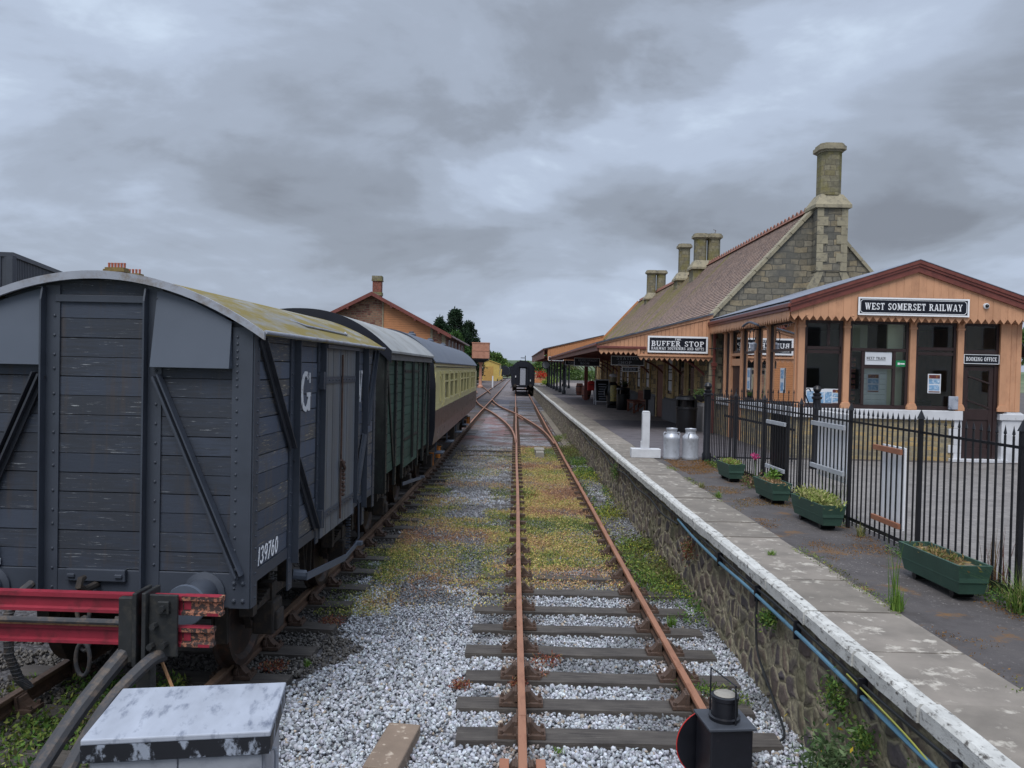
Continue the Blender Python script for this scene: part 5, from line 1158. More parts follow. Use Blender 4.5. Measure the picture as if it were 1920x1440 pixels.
def signboard(name, label, x0, x1, z0, z1, y, rows, border=.04, frame=True, bg=None, fg=None, rz=0, double=False, group=None):
    """framed dark sign with raised white capitals, faces -y"""
    cx, cz = (x0 + x1) / 2, z0; t_ = thing(name, label, 'sign', (cx, y, z0), rz, group); W = x1 - x0; H = z1 - z0
    MB().box(-W / 2, W / 2, -.03, 0, 0, H).build('board', bg or M_signblack, t_)
    if frame:
        f = MB(); f.box(-W / 2 - .0, W / 2, -.045, -.03, H - border, H).box(-W / 2, W / 2, -.045, -.03, 0, border).box(-W / 2, -W / 2 + border, -.045, -.03, border, H - border).box(W / 2 - border, W / 2, -.045, -.03, border, H - border)
        if double:
            b2 = border * 1.55; c_ = .045; q = .012
            pts = [(-W / 2 + b2 + c_, b2), (W / 2 - b2 - c_, b2), (W / 2 - b2 - c_, b2 + c_), (W / 2 - b2, b2 + c_), (W / 2 - b2, H - b2 - c_), (W / 2 - b2 - c_, H - b2 - c_), (W / 2 - b2 - c_, H - b2), (-W / 2 + b2 + c_, H - b2), (-W / 2 + b2 + c_, H - b2 - c_), (-W / 2 + b2, H - b2 - c_), (-W / 2 + b2, b2 + c_), (-W / 2 + b2 + c_, b2 + c_)]
            pts = [p for p in pts if True]
            for i in (0, 3, 6, 9):
                a, b_ = pts[i], pts[i + 1]; f.bar((a[0], -.032, a[1]), (b_[0], -.032, b_[1]), .004, q)
            for (a, b_) in ((pts[1], pts[3]), (pts[4], pts[6]), (pts[7], pts[9]), (pts[10], pts[0])): f.bar((a[0], -.0325, a[1]), (b_[0], -.0325, b_[1]), .004, q)
        f.build('frame', M_letter, t_)
    l = MB()
    for s_, h_, zc, w_, xc in rows: letters(l, s_, h_, xc, zc, w_, .004, Matrix.Translation((0, -.031, 0)))
    l.build('lettering', fg or M_letter, t_)
    return t_
signboard('station_sign', 'long black sign reading WEST SOMERSET RAILWAY on the salmon gable', 7.69, 10.17, 4.16, 4.56, 17.69, [('WEST SOMERSET RAILWAY', .15, .125, 2.18, 0)], .035, double=True)
signboard('door_sign', 'narrow black sign reading BOOKING OFFICE above the booking office door', 10.27, 11.08, 3.13, 3.345, YF + .02, [('BOOKING OFFICE', .09, .065, .7, 0)], .012)

# ================================================================ STATION BUILDING (stone)
sb = thing('station_building', 'long grey stone station building with steep mossy tiled roof', 'station building')
sp_ = lambda mb, n, mt_, **k: mb.build(n, mt_, sb, **k)
GX0, GX1, RX, RZ, EV = 6.25, 12.65, 9.45, 8.0, 4.5
sp_(MB().prism([(GX0, .88), (GX1, .88), (GX1, EV), (RX, RZ), (GX0, EV)], 25.0, 25.4, 'xz'), 'gable_wall', M_gable)
sp_(MB().prism([(GX0, .88), (GX1, .88), (GX1, EV), (RX, RZ), (GX0, EV)], 59.1, 59.5, 'xz'), 'gable_wall', M_gable)
for s, gx in ((-1, GX0), (1, GX1)):
    dx, dz = gx - RX, EV - RZ; k = 1.03
    c_ = MB(); L = math.hypot(dx, dz); nx, nz_ = -dz / L * s * -1, abs(dx) / L
    nx = (1 if s > 0 else -1) * abs(dz) / L
    n = 9
    for i in range(n):
        a, b_ = i / n, (i + 1) / n - .004
        p0 = (RX + dx * a * k, RZ + dz * a * k); p1 = (RX + dx * b_ * k, RZ + dz * b_ * k)
        c_.prism([(p0[0] + nx * .0, p0[1] + .0), p1, (p1[0] + nx * .1, p1[1] + nz_ * .1), (p0[0] + nx * .1, p0[1] + nz_ * .1)], 24.93, 25.42, 'xz')
    sp_(c_, 'verge_coping', M_quoin)
    # tiled slope: overlapping courses
    m = MB(); N = 44; poly = []; x_, z_ = RX, RZ + .06
    for i in range(N):
        f0 = i / N; f1 = (i + 1) / N; ex = 1.06
        xa, za = RX + dx * f0 * ex, RZ + .05 + dz * f0 * ex; xb, zb = RX + dx * f1 * ex, RZ + .05 + dz * f1 * ex
        poly += [(xa, za), (xb + nx * .018, zb + nz_ * .018 + .004)]
    poly += [(RX + dx * 1.06, RZ + dz * 1.06 - .03), (RX, RZ - .05)]
    vs = [(p, 25.42, q) for p, q in poly] + [(p, 59.6, q) for p, q in poly]; n = len(poly)
    m.add(vs, [(i, i + n, (i + 1) % n + n, (i + 1) % n) for i in range(n)]); sp_(m, 'tiled_roof', M_tile)
m = MB(); y_ = 25.3
while y_ < 59.4:
    m.prism([(RX - .14, RZ + .02), (RX, RZ + .15), (RX + .14, RZ + .02)], y_, y_ + .36, 'xz'); m.prism([(y_ + .02, RZ + .12), (y_ + .18, RZ + .25), (y_ + .34, RZ + .12)], RX - .025, RX + .025, 'yz'); y_ += .38
sp_(m, 'ridge_tiles', M_ridge)
sp_(MB().box(6.2, 6.5, 25.4, 59.1, .88, 4.45), 'platform_wall', M_gabley)
sp_(MB().box(12.4, 12.65, 25.4, 59.1, .88, 4.5), 'rear_wall', M_gabley)
m = MB(); 
for a, b_ in ((25.05, 31.9), (33.7, 59.3)): m.prism([(6.08, .89), (6.2, .89), (6.2, 1.82), (6.12, 1.72), (6.08, 1.72)], a, b_, 'xz')
sp_(m, 'plinth', simple('grey_plinth', (112, 112, 116), .85, 0, .15, 3))
m = MB(); z = .9
for i in range(19):
    if z > 4.3: break
    m.box(6.22, 6.62 if i % 2 else 6.5, 24.965, 25.0, z, z + .195); z += .2
sp_(m, 'quoins', M_quoin)
def opening(y0, y1, z0, z1, door=False, paper=False):
    m = MB(); q = .16
    m.box(6.13, 6.2, y0 - q, y0, z0 - (0 if door else .16), z1 + .16); m.box(6.13, 6.2, y1, y1 + q, z0 - (0 if door else .16), z1 + .16); m.box(6.13, 6.2, y0, y1, z1, z1 + .16)
    if not door: m.box(6.11, 6.2, y0, y1, z0 - .16, z0)
    s_ = sp_(m, 'door_surround' if door else 'window', M_tanstone)
    f = MB(); w_ = .05; f.box(6.165, 6.195, y0, y0 + w_, z0, z1).box(6.165, 6.195, y1 - w_, y1, z0, z1).box(6.165, 6.195, y0 + w_, y1 - w_, z1 - w_, z1).box(6.165, 6.195, y0 + w_, y1 - w_, z0, z0 + w_)
    if not door: f.box(6.165, 6.195, y0 + w_, y1 - w_, (z0 + z1) / 2 - .02, (z0 + z1) / 2 + .02)
    f.build('frame', M_darkbrown, s_)
    if door: MB().box(6.17, 6.19, y0 + w_, y1 - w_, z0, z1 - w_).build('door', M_maroon, s_)
    else:
        MB().box(6.18, 6.192, y0 + w_, y1 - w_, z0 + w_, z1 - w_).build('pane', M_coachglass, s_)
        if paper:
            p = MB()
            for k in range(4): p.box(6.172, 6.176, y0 + .1, y1 - .1, z0 + .12 + k * .42, z0 + .5 + k * .42)
            p.build('poster', M_paper, s_)
for y0, pp in ((26.6, 0), (28.2, 0), (30.3, 1), (35.4, 1), (37.9, 1), (41.6, 1), (44.2, 1), (47.6, 0), (50.5, 0), (53.5, 0), (56, 0)): opening(y0, y0 + .95, 1.95, 3.6, False, pp)
opening(32.1, 33.5, .9, 3.1, True); opening(46, 47, .9, 3.1, True)
# chimney on the gable
def chimney(name, cx, cy, shafts, zb, zs, zt, w_=.64, base=None, mat=None, par=None, basez=None, sw=None, dirn='x'):
    n = len(shafts); bw, bd = base; P_ = par
    m = MB(); m.box(cx - bw / 2, cx + bw / 2, cy - bd / 2, cy + bd / 2, zb, zs - .45)
    o = m.build(name, mat or M_chim, P_, bevel=.02)
    c = MB(); e = .09; zq = zs - .45
    c.add([(cx - bw / 2 - e, cy - bd / 2 - e, zq), (cx + bw / 2 + e, cy - bd / 2 - e, zq), (cx + bw / 2 + e, cy + bd / 2 + e, zq), (cx - bw / 2 - e, cy + bd / 2 + e, zq),
           (cx - bw / 2 - e, cy - bd / 2 - e, zq + .1), (cx + bw / 2 + e, cy - bd / 2 - e, zq + .1), (cx + bw / 2 + e, cy + bd / 2 + e, zq + .1), (cx - bw / 2 - e, cy + bd / 2 + e, zq + .1),
           (cx - bw / 2 + .12, cy - bd / 2 + .12, zs), (cx + bw / 2 - .12, cy - bd / 2 + .12, zs), (cx + bw / 2 - .12, cy + bd / 2 - .12, zs), (cx - bw / 2 + .12, cy + bd / 2 - .12, zs)],
          [(3, 2, 1, 0), (0, 1, 5, 4), (1, 2, 6, 5), (2, 3, 7, 6), (3, 0, 4, 7), (4, 5, 9, 8), (5, 6, 10, 9), (6, 7, 11, 10), (7, 4, 8, 11), (8, 9, 10, 11)])
    c.build('weathering', M_quoin, o)
    for dx in shafts:
        x = cx + (dx if dirn == 'x' else 0); yy = cy + (dx if dirn == 'y' else 0); h = w_ / 2; q = h * .42
        octo = lambda r, qq: [(x - r + qq, yy - r), (x + r - qq, yy - r), (x + r, yy - r + qq), (x + r, yy + r - qq), (x + r - qq, yy + r), (x - r + qq, yy + r), (x - r, yy + r - qq), (x - r, yy - r + qq)]
        f = MB(); f.prism(octo(h, q), zs - .02, zt - .26, 'xy'); f.build('shaft', M_chim, o)
        f = MB()
        for r0, z0, z1 in ((h + .03, -.26, -.2), (h + .1, -.2, -.08), (h + .05, -.08, -.0)): f.prism(octo(r0, q), zt + z0, zt + z1, 'xy')
        f.build('cap', M_quoin, o)
    return o
ch0 = chimney('chimney', 9.84, 25.0, [0], 6.02, 8.45, 10.03, .64, (.95, .78), M_gable, sb)
m = MB(); m.prism([(9.1, 2.0), (10.62, 2.0), (10.62, 5.5), (10.32, 6.02), (9.4, 6.02), (9.1, 5.5)], 24.64, 24.995, 'xz'); m.build('chimney_breast', M_gable, sb)
m = MB(); z = 4.4
for i in range(7):      # alternating dressed corner stones of the breast and stack
    for s in (-1, 1):
        if z < 5.4: xo_, w_ = (9.1 if s < 0 else 10.62), (.36 if i % 2 else .2)
        elif z < 6.0: z += .0; xo_, w_ = (9.1 if s < 0 else 10.62), .2
        if z < 5.35: lo, hi = sorted((xo_, xo_ - s * w_)); m.box(lo, hi, 24.615, 24.64, z, z + .26)
    z += .27
z = 6.05; i = 0
while z < 7.8:
    for s in (-1, 1):
        xo_ = 9.84 + s * .475; w_ = .34 if i % 2 else .2; lo, hi = sorted((xo_, xo_ - s * w_)); m.box(lo, hi, 24.585, 24.61, z, min(z + .27, 7.98))
    z += .28; i += 1
for s in (-1, 1):
    x0, x1 = (9.1, 9.4) if s < 0 else (10.62, 10.32); m.prism([(x0, 5.36), (x0 - s * .26, 5.36), (x1 - s * .22, 6.02), (x1, 6.02), (x0, 5.52)], 24.612, 24.64, 'xz')
m.build('chimney_quoins', M_quoin, ch0)
chimney('chimney', 9.45, 39.0, [-.33, .33], 6.9, 8.3, 9.62, .56, (1.5, .95), M_chim, sb)
chimney('chimney', 9.2, 43.0, [0], 6.9, 8.2, 9.75, .56, (.9, .9), M_chim, sb)
chimney('chimney', 9.40, 52.4, [-.32, .32], 6.8, 8.0, 9.5, .56, (1.4, .95), M_chim, sb)
m = MB(); m.bar((9.45, 59.7, 8.05), (6.2, 59.7, 4.5), .06, .3, (0, 0, 1)); m.build('bargeboard', M_orange, sb)
m = MB(); m.tube([(9.78, 38.9, 9.62), (9.84, 38.9, 9.8), (9.72, 38.9, 9.84)], .015, 5); m.build('chimney_stay', M_chair, sb)
sp_(MB().prism([(6.6, 4.62), (7.7, 4.98), (9.2, 5.45), (10.6, 5.3), (10.6, 5.0), (9.05, 5.15), (6.5, 4.3)], 24.96, 24.999, 'xz'), 'lead_flashing', M_lead)
sp_(MB().tube(bent([(6.36, 24.95, 4.45), (6.3, 24.85, 4.3), (6.32, 24.85, 4.05), (6.42, 24.88, 3.9)]), .05, 10), 'drainpipe', M_maroon)

# ================================================================ CANOPIES
def canopy(name, label, y0, y1, x0, x1, zo, zi, boards_z, mat_boards, ncol=None):
    c = thing(name, label, 'canopy'); sl = (zi - zo) / (x1 - x0); zf = lambda x: zo + (x - x0) * sl
    MB().prism([(x0 - .08, zf(x0 - .08)), (x1, zi), (x1, zi - .05), (x0 - .08, zf(x0 - .08) - .05)], y0 - .08, y1, 'xz').build('roof', M_slatedark, c)
    MB().prism([(x0 - .08, zf(x0 - .08) - .051), (x1, zi - .051), (x1, zi - .16), (x0 - .08, zf(x0 - .08) - .1)], y0 - .03, y0 + .02, 'xz').build('rake_board', mat_boards, c)
    MB().box(x0 - .12, x0 - .04, y0 - .05, y1, zf(x0) - .13, zf(x0) - .06).build('gutter', M_maroon, c, bevel=.01)
    MB().box(x0 - .04, x0, y0, y1, boards_z, zf(x0) - .1).build('side_fascia', simple('brown_fascia_' + name, (128, 90, 78), .6, 0, .15, 3), c)
    y_ = y0 + .6; b = 0
    while y_ < y1:
        m = MB(); m.bar((x0 + .1, y_, zf(x0) - .14), (x1, y_, zi - .14), .07, .14); m.bar((x0 + .02, y_, boards_z + .12), (x1, y_, boards_z + .12), .08, .12)
        m.tube(bent([(x1 - .02, y_, boards_z - .75), (x1 - .5, y_, boards_z - .35), (x1 - 1.3, y_, boards_z - .02), (x1 - 2.2, y_, boards_z + .1)]), .04, 6); m.build('truss', M_maroon, c); y_ += 3.4
    m = MB(); x = x0 + .5
    while x < x1: m.bar((x, y0 + .1, zf(x) - .1), (x, y1, zf(x) - .1), .05, .08); x += .8
    m.build('rafters', M_maroon, c)
    return c, zf
c1, zf1 = canopy('platform_canopy', 'long low canopy with salmon boarded end carrying the shop sign', 24.9, 55, 2.70, 6.28, 3.71, 4.68, 3.42, M_salmon)
for part_x, zb, zt, st_z in (((2.72, 3.95), 3.40, 3.31, 3.50), ((3.97, 6.26), 3.24, 3.15, 3.30)):
    a, b_ = part_x; n = round((b_ - a) / .16); m = MB()
    o = valance_x(a, b_, 24.90, st_z + .04, zb, zt, .16); o.build('valance', M_salmon, c1)
m = MB(); x = 2.74
while x < 6.25: 
    xe = min(x + .125, 6.26); zl = 3.54 if x < 3.9 else 3.33; m.prism([(x, zl), (xe - .004, zl), (xe - .004, zf1(xe) - .12), (x, zf1(x) - .12)], 24.9 + random.uniform(0, .003), 24.93, 'xz'); x += .129
m.build('end_boarding', M_salmon, c1)
MB().box(2.64, 4.2, 24.84, 24.9, 3.50, 3.58).build('end_moulding', M_maroon, c1, bevel=.01); MB().box(3.93, 6.3, 24.855, 24.9, 3.28, 3.34).box(3.93, 4.0, 24.85, 24.898, 3.34, 3.58).build('end_moulding', M_salmon, c1, bevel=.006)
m = MB(); x = 4.12
while x < 6.2: m.cyl((x, 24.885, 3.385), (x, 24.9, 3.385), .017, 8); x += .145
m.build('vent_holes', M_black, c1)
m = MB().box(6.29, 6.37, 24.78, 24.86, .9, 4.5).box(6.25, 6.41, 24.74, 24.9, 3.0, 3.12).box(6.27, 6.39, 24.76, 24.88, 2.9, 3.0); m.build('post', M_maroon, c1, bevel=.008)
MB().bar((6.34, 24.8, 3.55), (6.34, 24.2, 3.55), .02, .02).bar((6.15, 24.75, 3.56), (6.8, 24.45, 3.56), .02, .03).build('bracket', M_iron, c1)
signboard('shop_sign', 'white framed black sign reading THE BUFFER STOP RAILWAY SOUVENIRS AND GIFTS on the canopy end', 4.24, 6.13, 3.40, 3.925, 24.88, [('THE', .062, .395, .2, .0), ('BUFFER', .165, .205, .92, -.37), ('STOP', .165, .205, .62, .52), ('RAILWAY SOUVENIRS AND GIFTS', .085, .095, 1.66, 0)], .055)
c2, zf2 = canopy('platform_canopy', 'taller far canopy with orange boarded end beyond the first canopy', 57.5, 92, 2.3, 6.6, 4.35, 5.42, 3.62, M_orange)
m = MB(); x = 2.55
while x < 6.55: m.prism([(x, 3.5), (x + .17, 3.5), (x + .17, zf2(x + .17) - .15), (x, zf2(x) - .15)], 57.5, 57.55, 'xz'); x += .175
m.build('end_boarding', M_orange, c2)
for y_ in (62, 67, 72, 77, 82, 87, 91):
    for xx in ((4.1,) if y_ < 80 else (4.1, 5.9)):
        m = MB().lathe([(.16, 0), (.16, .25), (.09, .35), (.08, 1.9), (.12, 1.95), (.08, 2.0), (.08, 2.5), (.13, 2.6), (.1, 2.7)], (xx, y_, .9), 12); m.build('iron_column', M_iron, c2, smooth=True)
hs = [('hanging_sign', 'black hanging sign reading STATION SHOP under the near canopy', 3.55, 4.75, 3.0, 3.34, 28.5, [('STATION', .11, .2, .8, 0), ('SHOP', .11, .05, .5, -.1)]),
      ('hanging_sign', 'small black sign reading OPEN hanging below the station shop sign', 3.95, 4.55, 2.78, 2.95, 28.5, [('OPEN', .09, .04, .4, 0)]),
      ('hanging_sign', 'white edged black hanging sign with two lines of words further under the canopy', 3.0, 4.25, 3.0, 3.4, 38.5, [('REFRESHMENT', .11, .23, .95, .05), ('ROOM', .11, .08, .45, -.1)]),
      ('hanging_sign', 'small black hanging sign near the far end of the near canopy', 3.2, 4.2, 3.1, 3.4, 48, [('TOILETS', .12, .09, .7, 0)]),
      ('hanging_sign', 'black sign hanging at the near corner of the far canopy', 2.6, 3.7, 3.45, 3.75, 57.3, [('WAY OUT', .12, .09, .7, 0)])]
for nm, lb, x0, x1, z0, z1, y_, rows in hs:
    s_ = signboard(nm, lb, x0, x1, z0, z1, y_, rows, .022, group='signs hanging under the canopies', fg=M_galvlid)
    W = x1 - x0; MB().box(-W * .4, -W * .4 + .02, -.02, -.005, z1 - z0, z1 - z0 + .3).box(W * .4, W * .4 + .02, -.02, -.005, z1 - z0, z1 - z0 + .3).build('hanger', M_iron, s_)
ck = thing('station_clock', 'round station clock hanging at the near corner of the far canopy', 'clock', (2.55, 60, 3.15))
MB().lathe([(.001, -.12), (.3, -.12), (.32, -.1), (.32, .1), (.3, .12), (.001, .12)], M=Matrix.Rotation(R(90), 4, 'X'), n=28).build('case', M_iron, ck); MB().lathe([(.001, .121), (.26, .121), (.26, .126), (.001, .126)], M=Matrix.Rotation(R(90), 4, 'X'), n=28).build('dial', simple('dim_dial', (120, 124, 128)), ck); MB().box(-.02, .02, -.02, .02, .3, .7).build('bracket', M_iron, ck)

# ================================================================ PLATFORM FURNITURE
Z = .905
wp = thing('white_post', 'chunky white wooden post standing on a wide white base block at the platform edge', 'post', (2.96, 17.3, Z), -.02)
m = MB(); m.prism([(-.32, 0), (.32, 0), (.32, .2), (-.32, .2)], -.12, .12, 'xz').build('base_block', M_white, wp, bevel=.012)
m = MB(); m.box(-.085, .075, -.08, .08, .2, .98); m.prism([(-.085, .98), (.075, .98), (.06, 1.02), (-.07, 1.02)], -.08, .08, 'xz'); m.box(-.105, -.085, -.06, .06, .2, .36); m.build('upright', M_white, wp, bevel=.008)
ch = thing('milk_churn', 'silver painted milk churn next to the white post, the left one with a lidded top', 'milk churn', (3.50, 17.15, Z), .2, 'milk churns beside the white post')
MB().lathe([(.001, 0), (.175, 0), (.18, .02), (.178, .06), (.17, .08), (.178, .42), (.18, .44), (.18, .46), (.165, .5), (.12, .545), (.112, .56), (.112, .63)], n=32).build('body', M_churn, ch, smooth=True)
MB().lathe([(.118, .62), (.122, .64), (.122, .665), (.1, .67), (.09, .65), (.001, .645)], n=32).build('lid', M_churn, ch, smooth=True)
for s in (-1, 1): MB().tube(bent([(s * .12, 0, .565), (s * .17, 0, .575), (s * .185, 0, .53), (s * .172, 0, .46)]), .012, 8).build('handle', M_churn, ch, smooth=True)
c_ = copy_tree(ch); place(c_, (3.91, 17.15, Z), 1.1); c_['label'] = 'silver painted milk churn beside the end of the railings, right of the other churn'
# fence
FX = 4.22
fn = thing('iron_railings', 'black spear topped iron railings along the back of the platform', 'fence', (FX, 0, 0))
posts = [6.50, 8.12, 9.80, 11.48, 13.15, 14.85]
for y_ in [4.85] + posts:
    m = MB(); m.box(-.02, .02, y_ - .02, y_ + .02, .9, 2.36); m.add([(-.03, y_ - .03, 2.36), (.03, y_ - .03, 2.36), (.03, y_ + .03, 2.36), (-.03, y_ + .03, 2.36), (0, y_, 2.46)], [(0, 1, 4), (1, 2, 4), (2, 3, 4), (3, 0, 4), (0, 3, 2, 1)]); m.build('post', M_iron, fn)
ends = [3.2, 4.85] + posts + [16.7]
for a, b_ in zip(ends[:-1], ends[1:]):
    m = MB(); n = 13; m.box(-.006, .006, a + .035, b_ - .035, 2.21, 2.235); m.box(-.006, .006, a + .035, b_ - .035, 1.0, 1.04)
    for k in range(1, n + 1):
        y_ = a + (b_ - a) * k / (n + 1); r = .0098; j = random.uniform(-.004, .004)
        m.tube([(j, y_, .94), (0, y_, 2.31)], r, 6); m.add([(-.016, y_, 2.325), (0, y_ - .02, 2.325), (.016, y_, 2.325), (0, y_ + .02, 2.325), (0, y_, 2.40), (0, y_, 2.305)], [(0, 1, 4), (1, 2, 4), (2, 3, 4), (3, 0, 4), (1, 0, 5), (2, 1, 5), (3, 2, 5), (0, 3, 5)])
    m.build('railing_panel', M_iron, fn)
def ball_post(label, x, y_, h=1.52, r=.075):
    t_ = thing('cast_iron_post', label, 'gate post', (x, y_, .9)); m = MB().lathe([(r * 1.3, 0), (r * 1.3, .15), (r, .2), (r, h - .12), (r * 1.35, h - .1), (r * 1.35, h - .07), (r * .9, h - .05), (r * 1.1, h - .02), (r * 1.1, h), (r * .7, h + .02)], n=16); m.build('shaft', M_iron, t_, smooth=True)
    MB().lathe([(.03, 0), (r * .8, .02), (r * 1.12, r), (r * .8, 1.75 * r), (.001, 2.05 * r)], (0, 0, h + .015), 18).build('ball_finial', M_iron, t_, smooth=True)
ball_post('iron post with ball top ending the railings beside the milk churn', 4.19, 16.85)
ball_post('black gate post with ball top in front of the booking office window', 6.15, 15.9, 1.52)
gt = thing('iron_gate', 'black iron gate and railings set back between the fence and the booking office', 'gate', (0, 0, .9))
m = MB(); m.box(4.35, 6.05, 16.6, 16.62, 1.3, 1.33).box(4.35, 6.05, 16.6, 16.62, .1, .13)
x = 4.4
while x < 6.05: m.tube([(x, 16.61, .05), (x, 16.61, 1.5)], .008, 6); m.tube([(x, 16.61, 1.5), (x, 16.61, 1.58)], [.02, .002], 4); x += .11
m.build('gate_leaf', M_iron, gt); MB().bar((4.5, 16.65, 1.0), (6.0, 16.65, .72), .02, .05).build('brace', M_iron, gt)
MB().tube(bent([(6.0, 15.9, 1.3), (5.9, 15.9, 1.55), (5.98, 15.9, 1.62), (6.02, 15.9, 1.56)]), .012, 6).build('latch', M_iron, gt)
M_board = simple('white_board', (246, 247, 250), .6, 0, .03)
# boards tied to the railings
def fence_board(label, y0, y1, z0, z1, mb_, mbat, bz, depth=.25):
    t_ = thing('notice_board', label, 'board', (FX, (y0 + y1) / 2, z0), 0, 'boards fixed behind the railings'); h = (y1 - y0) / 2
    MB().box(.03, .055, -h, h, 0, z1 - z0).build('panel', mb_, t_, bevel=.003)
    for z in bz: MB().box(-.05, -.02, -h - .06, h + .06, z - z0 - .03, z - z0 + .03).build('batten', mbat, t_, bevel=.003)
fence_board('tall white board held to the railings by two pale grey battens', 9.95, 10.92, 1.42, 2.30, M_board, M_greybatten, (2.13, 1.55))
fence_board('narrow white board leaning on the railings with two brown battens', 8.5, 9.02, 1.12, 2.02, M_board, M_tanframe, (1.98, 1.18))
fence_board('black board fixed to the railings with one grey batten', 12.1, 12.85, 1.12, 2.16, M_black, M_greybatten, (2.02, 1.3))
# planters
def planter(label, y_, L, rz=0.04, W=.3, H=.25):
    t_ = thing('planter', label, 'planter', (3.90, y_, Z), rz, 'green troughs along the railings'); b = MB()
    wt, wb = W / 2, W / 2 - .04; lt_, lb = L / 2, L / 2 - .05; z0 = .06
    o = [(-wb, -lb), (wb, -lb), (wb, lb), (-wb, lb)]; q = [(-wt, -lt_), (wt, -lt_), (wt, lt_), (-wt, lt_)]; th = .022
    vs = [(x, y, z0) for x, y in o] + [(x, y, z0 + H) for x, y in q] + [(x - math.copysign(th, x), y - math.copysign(th, y), z0 + H) for x, y in q] + [(x - math.copysign(th, x), y - math.copysign(th, y), z0 + .1) for x, y in q]
    fs = [(3, 2, 1, 0)] + [(k, (k + 1) % 4, 4 + (k + 1) % 4, 4 + k) for k in range(4)] + [(4 + k, 4 + (k + 1) % 4, 8 + (k + 1) % 4, 8 + k) for k in range(4)] + [(8 + k, 8 + (k + 1) % 4, 12 + (k + 1) % 4, 12 + k) for k in range(4)]
    b.add(vs, fs); b.build('trough', M_greendark, t_)
    for s in (-1, 1): MB().tube([(-wb + .02, s * lb * .68, .03), (wb - .02, s * lb * .68, .03)], .035, 8).build('foot', M_plastic, t_)
    MB().box(-wt + .028, wt - .028, -lt_ + .03, lt_ - .03, z0 + .1, z0 + H - .04).build('soil', M_soil, t_)
    return t_
P4 = [planter('nearest green trough planter with dead stalks by the railings', 7.06, .96), planter('green trough planter full of dry grass, second from the front', 9.98, .98), planter('green trough planter with a bright green weed, third from the front', 11.72, .8), planter('farthest green trough planter, near the milk churns', 13.95, .72)]
# litter bins, bench etc.
def bin_(label, x, y_, h=1.05, r=.27, hood=True):
    t_ = thing('litter_bin', label, 'litter bin', (x, y_, Z), .3); MB().lathe([(r * .92, 0), (r * .95, .03), (r, h * .62), (r * 1.04, h * .63), (r * 1.04, h * .67), (r, h * .68), (r, h * .7)], n=24).build('body', M_plastic, t_, smooth=True)
    m = MB(); 
    for k in range(4): a_ = k * math.pi / 2 + .78; m.box(r * .8 * math.cos(a_) - .05, r * .8 * math.cos(a_) + .05, r * .8 * math.sin(a_) - .05, r * .8 * math.sin(a_) + .05, h * .7, h * .9)
    m.lathe([(r * 1.0, h * .88), (r * 1.04, h * .9), (r * .98, h * .97), (r * .7, h)], n=24); m.build('hood', M_plastic, t_)
    MB().lathe([(r * .6, h * .7), (r * .6, h * .89)], n=16).build('liner', M_darkroom, t_); return t_
bin_('large black hooded litter bin against the station wall behind the churns', 5.55, 25.0, 1.15, .33)
bin_('black litter bin beside the red brown bench', 5.45, 38.6, 1.1, .33)
bn = thing('bench', 'red brown wooden bench with its back to the station wall', 'bench', (5.75, 36.4, Z))
for y0 in (-.9, .9): MB().box(-.3, .25, y0 - .04, y0 + .04, .5, .56).box(-.28, -.2, y0 - .04, y0 + .04, 0, .5).bar((.22, y0, 0), (.34, y0, 1.0), .08, .08).bar((-.25, y0, 0), (.2, y0, .4), .05, .05).build('leg', M_benchw, bn)
MB().box(-.26, -.14, -1.1, 1.1, .44, .47).box(-.12, .0, -1.1, 1.1, .44, .47).box(.02, .18, -1.1, 1.1, .44, .47).build('seat', M_benchw, bn)
m = MB(); m.box(.25, .29, -1.1, 1.1, .9, 1.0).box(.22, .26, -1.1, 1.1, .55, .62); 
for k in range(12): m.box(.24, .26, -1.0 + k * .18, -.9 + k * .18, .62, .9)
m.build('backrest', M_benchw, bn)
pb = thing('post_box', 'small black box on a post by the station door', 'box on post', (5.55, 32.4, Z)); MB().box(-.05, .05, -.05, .05, 0, .75).build('post', M_iron, pb); MB().box(-.14, .14, -.12, .12, .75, 1.15).build('box', M_iron, pb, bevel=.02); MB().prism([(-.17, 1.15), (.17, 1.15), (0, 1.28)], -.14, .14, 'xz').build('cap', M_quoin, pb)
ab = thing('chalkboard', 'white framed A-board chalkboard standing on the platform', 'chalkboard', (5.05, 44.3, Z), .05)
for s in (-1, 1):
    f = MB(); 
    for x_ in (-.38, .38): f.bar((x_, -s * .35, 0), (x_, 0, 1.42), .06, .04, (1, 0, 0))
    f.bar((-.38, -s * .02, 1.38), (.38, -s * .02, 1.38), .05, .06); f.bar((-.38, -s * .31, .18), (.38, -s * .31, .18), .05, .06); fr = f.build('frame', M_white, ab)
    MB().add([(-.36, -s * .3, .2), (.36, -s * .3, .2), (.36, -s * .02, 1.36), (-.36, -s * .02, 1.36)], [(0, 1, 2, 3)]).build('board', M_black, fr)
m = MB()
for k in range(7): 
    f = .22 + k * .1; y_ = -.3 + (1 - 0) * 0; zc = .3 + k * .135; yy = -.3 + (zc - .2) / 1.16 * .28 - .012; w_ = random.uniform(.16, .27); m.box(-w_, w_, yy - .003, yy, zc, zc + .045)
m.build('chalk_writing', M_galvlid, ab)
stt = thing('statue', 'painted standing figure with white cap and yellow front beside the litter bin', 'statue', (5.2, 40.6, Z))
MB().box(-.3, .3, -.3, .3, .0, .16).build('base', M_iron, stt, bevel=.02)
MB().lathe([(.1, .16), (.3, .2), (.34, .5), (.36, .8), (.28, 1.1), (.2, 1.25), (.12, 1.32)], n=16).build('body', M_black, stt, smooth=True)
